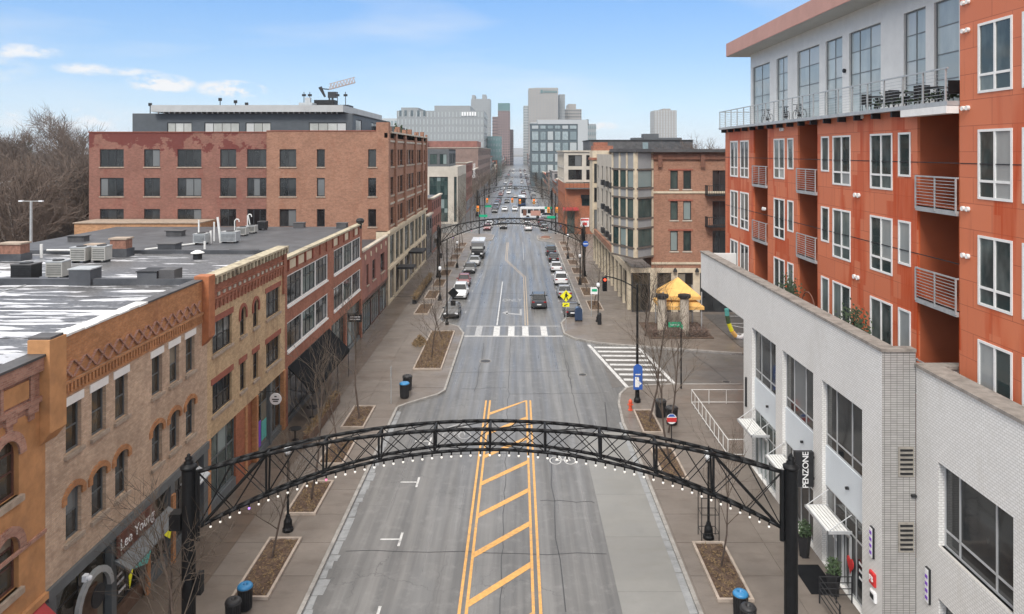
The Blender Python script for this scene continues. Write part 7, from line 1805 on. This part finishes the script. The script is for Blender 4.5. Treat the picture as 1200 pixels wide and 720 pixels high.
# ============================================================ VEHICLES
def loft(rings, close=True):
    m = MB(); n = len(rings[0]); vs = [p for r in rings for p in r]
    fs = [(j*n+i, j*n+(i+1) % n, (j+1)*n+(i+1) % n, (j+1)*n+i) for j in range(len(rings)-1) for i in range(n)]
    fs += [tuple(range(n-1, -1, -1)), tuple(range((len(rings)-1)*n, len(rings)*n))]
    return m.add(vs, fs)
def ring(y, w, z0, z1, tum=.9, r=.12):
    """rounded section across the car at length position y"""
    hw = w/2; return [(-hw+.1, y, z0), (hw-.1, y, z0), (hw, y, z0+.16), (hw+.01, y, (z0+z1)/2), (hw*tum+.02, y, z1-.06), (hw*tum-r, y, z1), (-hw*tum+r, y, z1), (-hw*tum-.02, y, z1-.06), (-hw-.01, y, (z0+z1)/2), (-hw, y, z0+.16)]
def gring(y, wb, wt, z0, z1):
    return [(-wb/2, y, z0), (wb/2, y, z0), (wt/2+.03, y, z1-.07), (wt/2-.08, y, z1), (-wt/2+.08, y, z1), (-wt/2-.03, y, z1-.07)]
def make_car(kind, paint, label):
    """front of the car looks towards -y; base at the origin"""
    t = thing('parked_car', (0, 0, 0), label, 'car')
    Lc, Wc, belt, roof = {'sedan': (4.6, 1.82, .92, 1.42), 'suv': (4.7, 1.9, 1.08, 1.72), 'hatch': (4.2, 1.78, .95, 1.5)}[kind]
    h = Lc/2; hood = belt-.12; trunk = belt+.02 if kind == 'sedan' else belt+.05
    st = [(-h, Wc*.80, .34, .62), (-h+.1, Wc*.9, .24, hood-.14), (-h+.55, Wc*.97, .2, hood-.02), (-h+1.25, Wc, .2, belt), (0, Wc, .19, belt+.02), (h-1.0, Wc, .2, trunk), (h-.25, Wc*.96, .24, trunk-.02), (h-.04, Wc*.9, .3, trunk-.12), (h, Wc*.84, .36, trunk-.3)]
    loft([ring(*s) for s in st]).build('body', paint, t, smooth=False)
    ws, wf, rf, rb = -h+1.25, -h+2.0, (h-1.45 if kind == 'sedan' else h-.75), (h-.72 if kind == 'sedan' else h-.22)
    loft([gring(ws, Wc*.88, Wc*.84, belt-.03, belt), gring(wf, Wc*.9, Wc*.76, belt-.03, roof-.04), gring((wf+rf)/2, Wc*.9, Wc*.78, belt-.03, roof), gring(rf, Wc*.9, Wc*.75, belt-.03, roof-.05), gring(rb, Wc*.86, Wc*.82, belt-.03, trunk+.03)]).build('windows', 'glass_car', t)
    R = MB(); rw = Wc*.76
    rs = [(wf-.05, rw-.1, roof-.05), (wf+.3, rw-.04, roof-.005), ((wf+rf)/2, rw, roof+.02), (rf-.1, rw-.06, roof-.01), (rf+.06, rw-.1, roof-.05)]
    loft([[(-w/2, y, z-.03), (w/2, y, z-.03), (w/2-.06, y, z+.02), (-w/2+.06, y, z+.02)] for y, w, z in rs]).build('roof', paint, t)
    for sx in (-1, 1):
        m = MB()
        for (y0, z0, y1, z1) in ((ws, belt, wf, roof-.03), ((wf+rf)/2, belt, (wf+rf)/2, roof-.02), (rb, trunk, rf, roof-.03)):
            m.tube((sx*Wc*.445, y0, z0), (sx*(rw/2-.01), y1, z1), .035, .035, 4)
        m.build('pillars', paint, t)
    wm = None
    for sx in (-1, 1):
        for yy in (-h+.85, h-.85):
            w = MB().tube((sx*(Wc/2-.2), yy, .33), (sx*(Wc/2+.005), yy, .33), .33, .33, 18).build('wheel', 'tyre', t)
            MB().tube((sx*(Wc/2+.005), yy, .33), (sx*(Wc/2+.018), yy, .33), .21, .19, 12).build('rim', 'rim', w)
        MB().box(sx*Wc*.36-.17, sx*Wc*.36+.17, -h+.0, -h+.16, .56, .70).build('headlight', 'lamp_white', t)
        MB().box(sx*Wc*.37-.16, sx*Wc*.37+.16, h-.12, h+.02, trunk-.3, trunk-.14).build('taillight', 'lamp_red', t)
        MB().box(min(sx*Wc*.46, sx*(Wc*.5+.16)), max(sx*Wc*.46, sx*(Wc*.5+.16)), ws+.35, ws+.5, belt-.02, belt+.13).build('mirror', paint, t)
    MB().box(-Wc*.3, Wc*.3, -h-.01, -h+.1, .34, .5).build('grille', 'plastic_black', t)
    MB().box(-Wc*.42, Wc*.42, h-.1, h+.01, .3, .42).build('bumper', 'plastic_black', t)
    MB().box(-.26, .26, h-.02, h+.03, .55, .68).build('licence_plate', 'sign_white', t)
    return t
CARS = {}
def car(kind, paint, x, y, away, label, group=None, name='parked_car', rz=0):
    """y = the car's end nearest the camera"""
    k = (kind,)
    Lh = {'sedan': 2.3, 'suv': 2.35, 'hatch': 2.1}[kind]
    rz = (PI if False else 0)+rz
    if k not in CARS:
        t = make_car(kind, 'car_black', label); CARS[k] = t; t['used'] = 0
    src = CARS[k]
    if not src.get('placed'):
        c = src; src['placed'] = 1
        for ch in src.children:
            if ch.data.materials[0].name == 'car_black' and paint != 'car_black': pass
        base_paint = 'car_black'
        if paint != base_paint: c = copy_thing(src, (0, 0, 0), swap=('car_black', paint)); src['hold'] = 1; src['placed'] = 0
    else: c = copy_thing(src, (0, 0, 0), swap=('car_black', paint))
    c.location = (x, y+Lh, .0); c.rotation_euler = (0, 0, (0 if not away else 0)+rz)
    if away: pass
    c.name = name; c['label'] = label
    if group: c['group'] = group
    for k2 in ('placed', 'hold', 'used'):
        if k2 in c.keys() and c is not src: del c[k2]
    return c
# cars facing the camera point their nose to -y; cars driving away are turned by 180 degrees
lc = [('sedan', 'car_grey', -7.65, 82.2, 'dark grey saloon parked nearest to the zebra crossing on the left'), ('suv', 'car_white', -7.55, 93.0, 'white sport utility car parked on the left'), ('hatch', 'car_red', -7.7, 101.5, 'dark red hatchback hidden behind the white car on the left'),
      ('sedan', 'car_grey', -7.6, 112.6, 'dark saloon with light roof parked left beyond the red hatchback'), ('sedan', 'car_silver', -7.3, 120, 'silver saloon parked left in front of the box truck')]
for k, p, x, y, l in lc: car(k, p, x, y, False, l, 'cars parked along the left kerb')
rc = [('sedan', 'car_black', 6.25, 82.7, 'black saloon parked nearest on the right beside the mailbox'), ('sedan', 'car_silver', 6.1, 93.6, 'silver saloon parked second on the right'), ('suv', 'car_white', 6.15, 102.6, 'white sport utility car parked third on the right'),
      ('sedan', 'car_white', 6.1, 114, 'white saloon parked fourth on the right'), ('sedan', 'car_black', 6.15, 124, 'black saloon parked fifth on the right'), ('suv', 'car_grey', 6.1, 132, 'dark grey sport utility car parked sixth on the right')]
for k, p, x, y, l in rc: car(k, p, x, y, True, l, 'cars parked along the right kerb', rz=PI)
car('suv', 'car_grey', 2.55, 87.2, True, 'grey sport utility car driving away in the right lane', 'moving cars', 'moving_car', PI)
# box truck
x, y = -7.2, 128; t = thing('box_truck', (x, y, 0), 'dark-fronted box truck with white cargo box parked on the left', 'truck')
MB().box(x-1.15, x+1.15, y+2.0, y+7.6, .8, 3.05).build('cargo_box', 'car_white', t); loft([[(x-1.0, y, .5), (x+1.0, y, .5), (x+1.0, y, 1.5), (x-1.0, y, 1.5)], [(x-1.1, y+.6, .5), (x+1.1, y+.6, .5), (x+1.05, y+.6, 1.75), (x-1.05, y+.6, 1.75)], [(x-1.15, y+1.0, .5), (x+1.15, y+1.0, .5), (x+1.1, y+1.0, 2.85), (x-1.1, y+1.0, 2.85)], [(x-1.15, y+1.95, .5), (x+1.15, y+1.95, .5), (x+1.1, y+1.95, 2.95), (x-1.1, y+1.95, 2.95)]]).build('cab', 'car_black', t)
MB().prism([(x-.95, y+.58, 1.8), (x+.95, y+.58, 1.8), (x+.85, y+1.02, 2.5), (x-.85, y+1.02, 2.5)], (0, -.04, .02)).build('windscreen', 'glass_apt', t)
for sx in (-1, 1):
    for yy in (.9, 6.3): MB().tube((x+sx*.85, y+yy, .45), (x+sx*1.15, y+yy, .45), .45, .45, 16).build('wheel', 'tyre', t)
    MB().box(x+sx*.75-.2, x+sx*.75+.2, y-.03, y+.05, .9, 1.15).build('headlight', 'lamp_white', t); MB().box(x+sx*1.25-.1, x+sx*1.25+.1, y+1.0, y+1.1, 1.6, 2.2).build('mirror', 'plastic_black', t)
# buses at the far junction
def bus(x, y, L_, paint, label, along=True):
    t = thing('city_bus', (x, y, 0), label, 'bus'); W_ = 2.6
    a = (lambda u, v, z: Vector((x+v, y+u, z))) if along else (lambda u, v, z: Vector((x+u, y+v, z)))
    T = TF((x, y, 0), (0, 1, 0), (1, 0, 0)) if along else TF((x, y, 0), (1, 0, 0), (0, 1, 0))
    MB().tbox(T, 0, L_, -W_/2, W_/2, .35, 3.1).build('body', paint, t); MB().tbox(T, .3, L_-.3, -W_/2+.15, W_/2-.15, 3.1, 3.3).build('roof', 'car_white', t)
    n = int(L_/1.6)
    for sd in (-1, 1):
        for i in range(n): MB().tbox(T, .4+i*(L_-.8)/n, .4+(i+.9)*(L_-.8)/n, sd*W_/2-.02, sd*W_/2+.03, 1.5, 2.7).build('window', 'glass_car', t)
        for u in (2.2, L_-2.6): MB().tube(T(u, sd*(W_/2-.25), .48), T(u, sd*(W_/2+.03), .48), .48, .48, 14).build('wheel', 'tyre', t)
    MB().tbox(T, -.04, .02, -W_/2+.15, W_/2-.15, 1.3, 2.75).build('windscreen', 'glass_car', t)
    return t
bt = bus(.6, 207, 7.6, 'car_white', 'white bus with a red and pink side panel crossing the far junction', False)
MB().box(1.4, 2.4, 205.62, 205.68, .9, 2.5).build('side_advert', 'rust_brown', bt); MB().box(3.6, 6.4, 205.62, 205.68, .9, 2.3).build('side_advert', 'fascia_pink', bt)
bus(1.35, 252, 11.5, 'car_blue', 'dark bus driving up the street in the far distance')
# distant traffic
random.seed(77); cols = ['car_black', 'car_grey', 'car_silver', 'car_white', 'car_white', 'car_red', 'car_blue', 'car_silver']
nm = {'car_black': 'black', 'car_grey': 'dark grey', 'car_silver': 'silver', 'car_white': 'white', 'car_red': 'red', 'car_blue': 'dark blue'}
y = 174; 
car('hatch', 'car_black', -3.6, 178, False, 'black hatchback approaching the far junction', 'distant cars', 'distant_car'); car('suv', 'car_silver', -.2+9, 204, True, 'silver car waiting right of the white crossing bus', 'distant cars', 'distant_car', PI/2)
while y < 760:
    for x, away, pr_ in ((-7.4, False, .8), (6.2, True, .8), (-4.2, False, .34), (-1.0, False, .12), (2.4, True, .34)):
        if random.random() < pr_ and not (195 < y < 220) and not (abs(x-2.4) < .1 and 245 < y < 268):
            p = random.choice(cols); k = random.choice(('sedan', 'suv', 'hatch'))
            car(k, p, x+random.uniform(-.15, .15), y+random.uniform(-.5, .5), away, f'distant {nm[p]} car {"parked" if abs(x) > 5 else "driving"} {"at the left kerb" if x < -5 else "at the right kerb" if x > 5 else "in the carriageway"} beyond the far junction', f'distant {nm[p]} cars {"parked" if abs(x) > 5 else "driving"}', 'distant_car', PI if away else 0)
    y += 7.2 if y < 400 else 14
for s in list(CARS.values()):
    for k2 in ('used', 'hold'):
        if k2 in s.keys(): del s[k2]
    if s.get('placed') == 0:
        for ch in list(s.children):
            for g in list(ch.children): bpy.data.objects.remove(g)
            bpy.data.objects.remove(ch)
        bpy.data.objects.remove(s)
    elif 'placed' in s.keys(): del s['placed']
# parked cars in the lot behind the canopy
car('sedan', 'car_silver', 22.6, 88.0, False, 'silver car in the dark parking bay behind the yellow canopy', 'distant cars', 'distant_car') if False else None

# ============================================================ PEOPLE (tiny, at the far right junction)
def person(x, y, top_, label, stride=.18, rz=0):
    t = thing('person', (x, y, PZ), label, 'person')
    J = dict(pel=(0, 0, .95), ch=(0, .02, 1.32), nk=(0, .01, 1.48), hd=(0, 0, 1.58), ht=(0, 0, 1.72),
             sl=(-.19, .01, 1.40), sr=(.19, .01, 1.40), el=(-.25, -.06, 1.12), er=(.25, .08, 1.12), hl=(-.24, .1, .88), hr=(.24, -.02, .86), hl2=(-.24, .12, .78), hr2=(.24, -.04, .76),
             pl=(-.09, 0, .9), pr=(.09, 0, .9), kl=(-.10, stride*.6, .5), kr=(.10, -stride*.3, .5), al=(-.10, stride, .08), ar=(.10, -stride, .1), tl=(-.10, stride+.17, .03), tr=(.10, -stride+.16, .04))
    R = dict(pel=.13, ch=.15, nk=.055, hd=.09, ht=.08, sl=.07, sr=.07, el=.045, er=.045, hl=.035, hr=.035, hl2=.04, hr2=.04, pl=.09, pr=.09, kl=.06, kr=.06, al=.045, ar=.045, tl=.04, tr=.04)
    E = [('pel', 'ch'), ('ch', 'nk'), ('nk', 'hd'), ('hd', 'ht'), ('ch', 'sl'), ('ch', 'sr'), ('sl', 'el'), ('sr', 'er'), ('el', 'hl'), ('er', 'hr'), ('hl', 'hl2'), ('hr', 'hr2'), ('pel', 'pl'), ('pel', 'pr'), ('pl', 'kl'), ('pr', 'kr'), ('kl', 'al'), ('kr', 'ar'), ('al', 'tl'), ('ar', 'tr')]
    ks = list(J); me = bpy.data.meshes.new('body'); me.from_pydata([J[k] for k in ks], [(ks.index(a), ks.index(b_)) for a, b_ in E], [])
    o = bpy.data.objects.new('body', me); COL.objects.link(o); sk = o.modifiers.new('skin', 'SKIN'); o.modifiers.new('sub', 'SUBSURF').levels = 1
    for i, k in enumerate(ks): me.skin_vertices[0].data[i].radius = (R[k], R[k]*.8); me.skin_vertices[0].data[i].use_root = (k == 'pel')
    dg = bpy.context.evaluated_depsgraph_get(); m2 = bpy.data.meshes.new_from_object(o.evaluated_get(dg)); bpy.data.objects.remove(o)
    m2.materials.clear()
    for mm in ('skin', top_, 'cloth_dark'): m2.materials.append(MT[mm])
    for p in m2.polygons: z = p.center.z; p.material_index = 0 if z > 1.5 or (z < .9 and abs(p.center.x) > .19) else (1 if z > .92 else 2)
    b_ = bpy.data.objects.new('body', m2); COL.objects.link(b_); b_.parent = t
    MB().ball((0, .015, 1.68), .1, 8, 5).build('hair', 'cloth_dark', None).parent = t
    t.rotation_euler = (0, 0, rz); return t
for xx_, yy_, cc_, ll_ in ((-12.4, 70, 'cloth_dark', 'person in dark clothes walking on the left pavement beside the grass planter'), (-12.9, 118, 'cloth_red', 'person in a red jacket by the shop floors of the big red block'), (11.6, 96, 'cloth_dark', 'person in dark clothes on the right pavement beside the cream columns')): person(xx_, yy_, cc_, ll_, .2, .3) if yy_ > 100 else None
person(10.2, 172.5, 'cloth_blue', 'person in a blue jacket walking on the far right pavement'); person(11.0, 174.5, 'cloth_dark', 'person in dark clothes beside the one in blue', .1, 2.6); person(12.1, 171.5, 'cloth_red', 'person in a red jacket near the red awning', .2, 1.0)

# ============================================================ AIR
hz_ = MB().box(-4200, 4200, -260, 7300, -2.4, 125)
o = hz_.build('haze', 'glass_pale'); o['kind'] = 'stuff'; o['label'] = 'thin pale winter haze filling the air over the street'; o['category'] = 'haze'
hm_ = bpy.data.materials.new('haze'); hm_.use_nodes = True; hn = hm_.node_tree; hn.nodes.clear()
ho = hn.nodes.new('ShaderNodeOutputMaterial'); pv = hn.nodes.new('ShaderNodeVolumePrincipled'); pv.inputs['Color'].default_value = (.86, .93, 1, 1); pv.inputs['Density'].default_value = .00013
hn.links.new(pv.outputs[0], ho.inputs['Volume']); o.data.materials.clear(); o.data.materials.append(hm_)
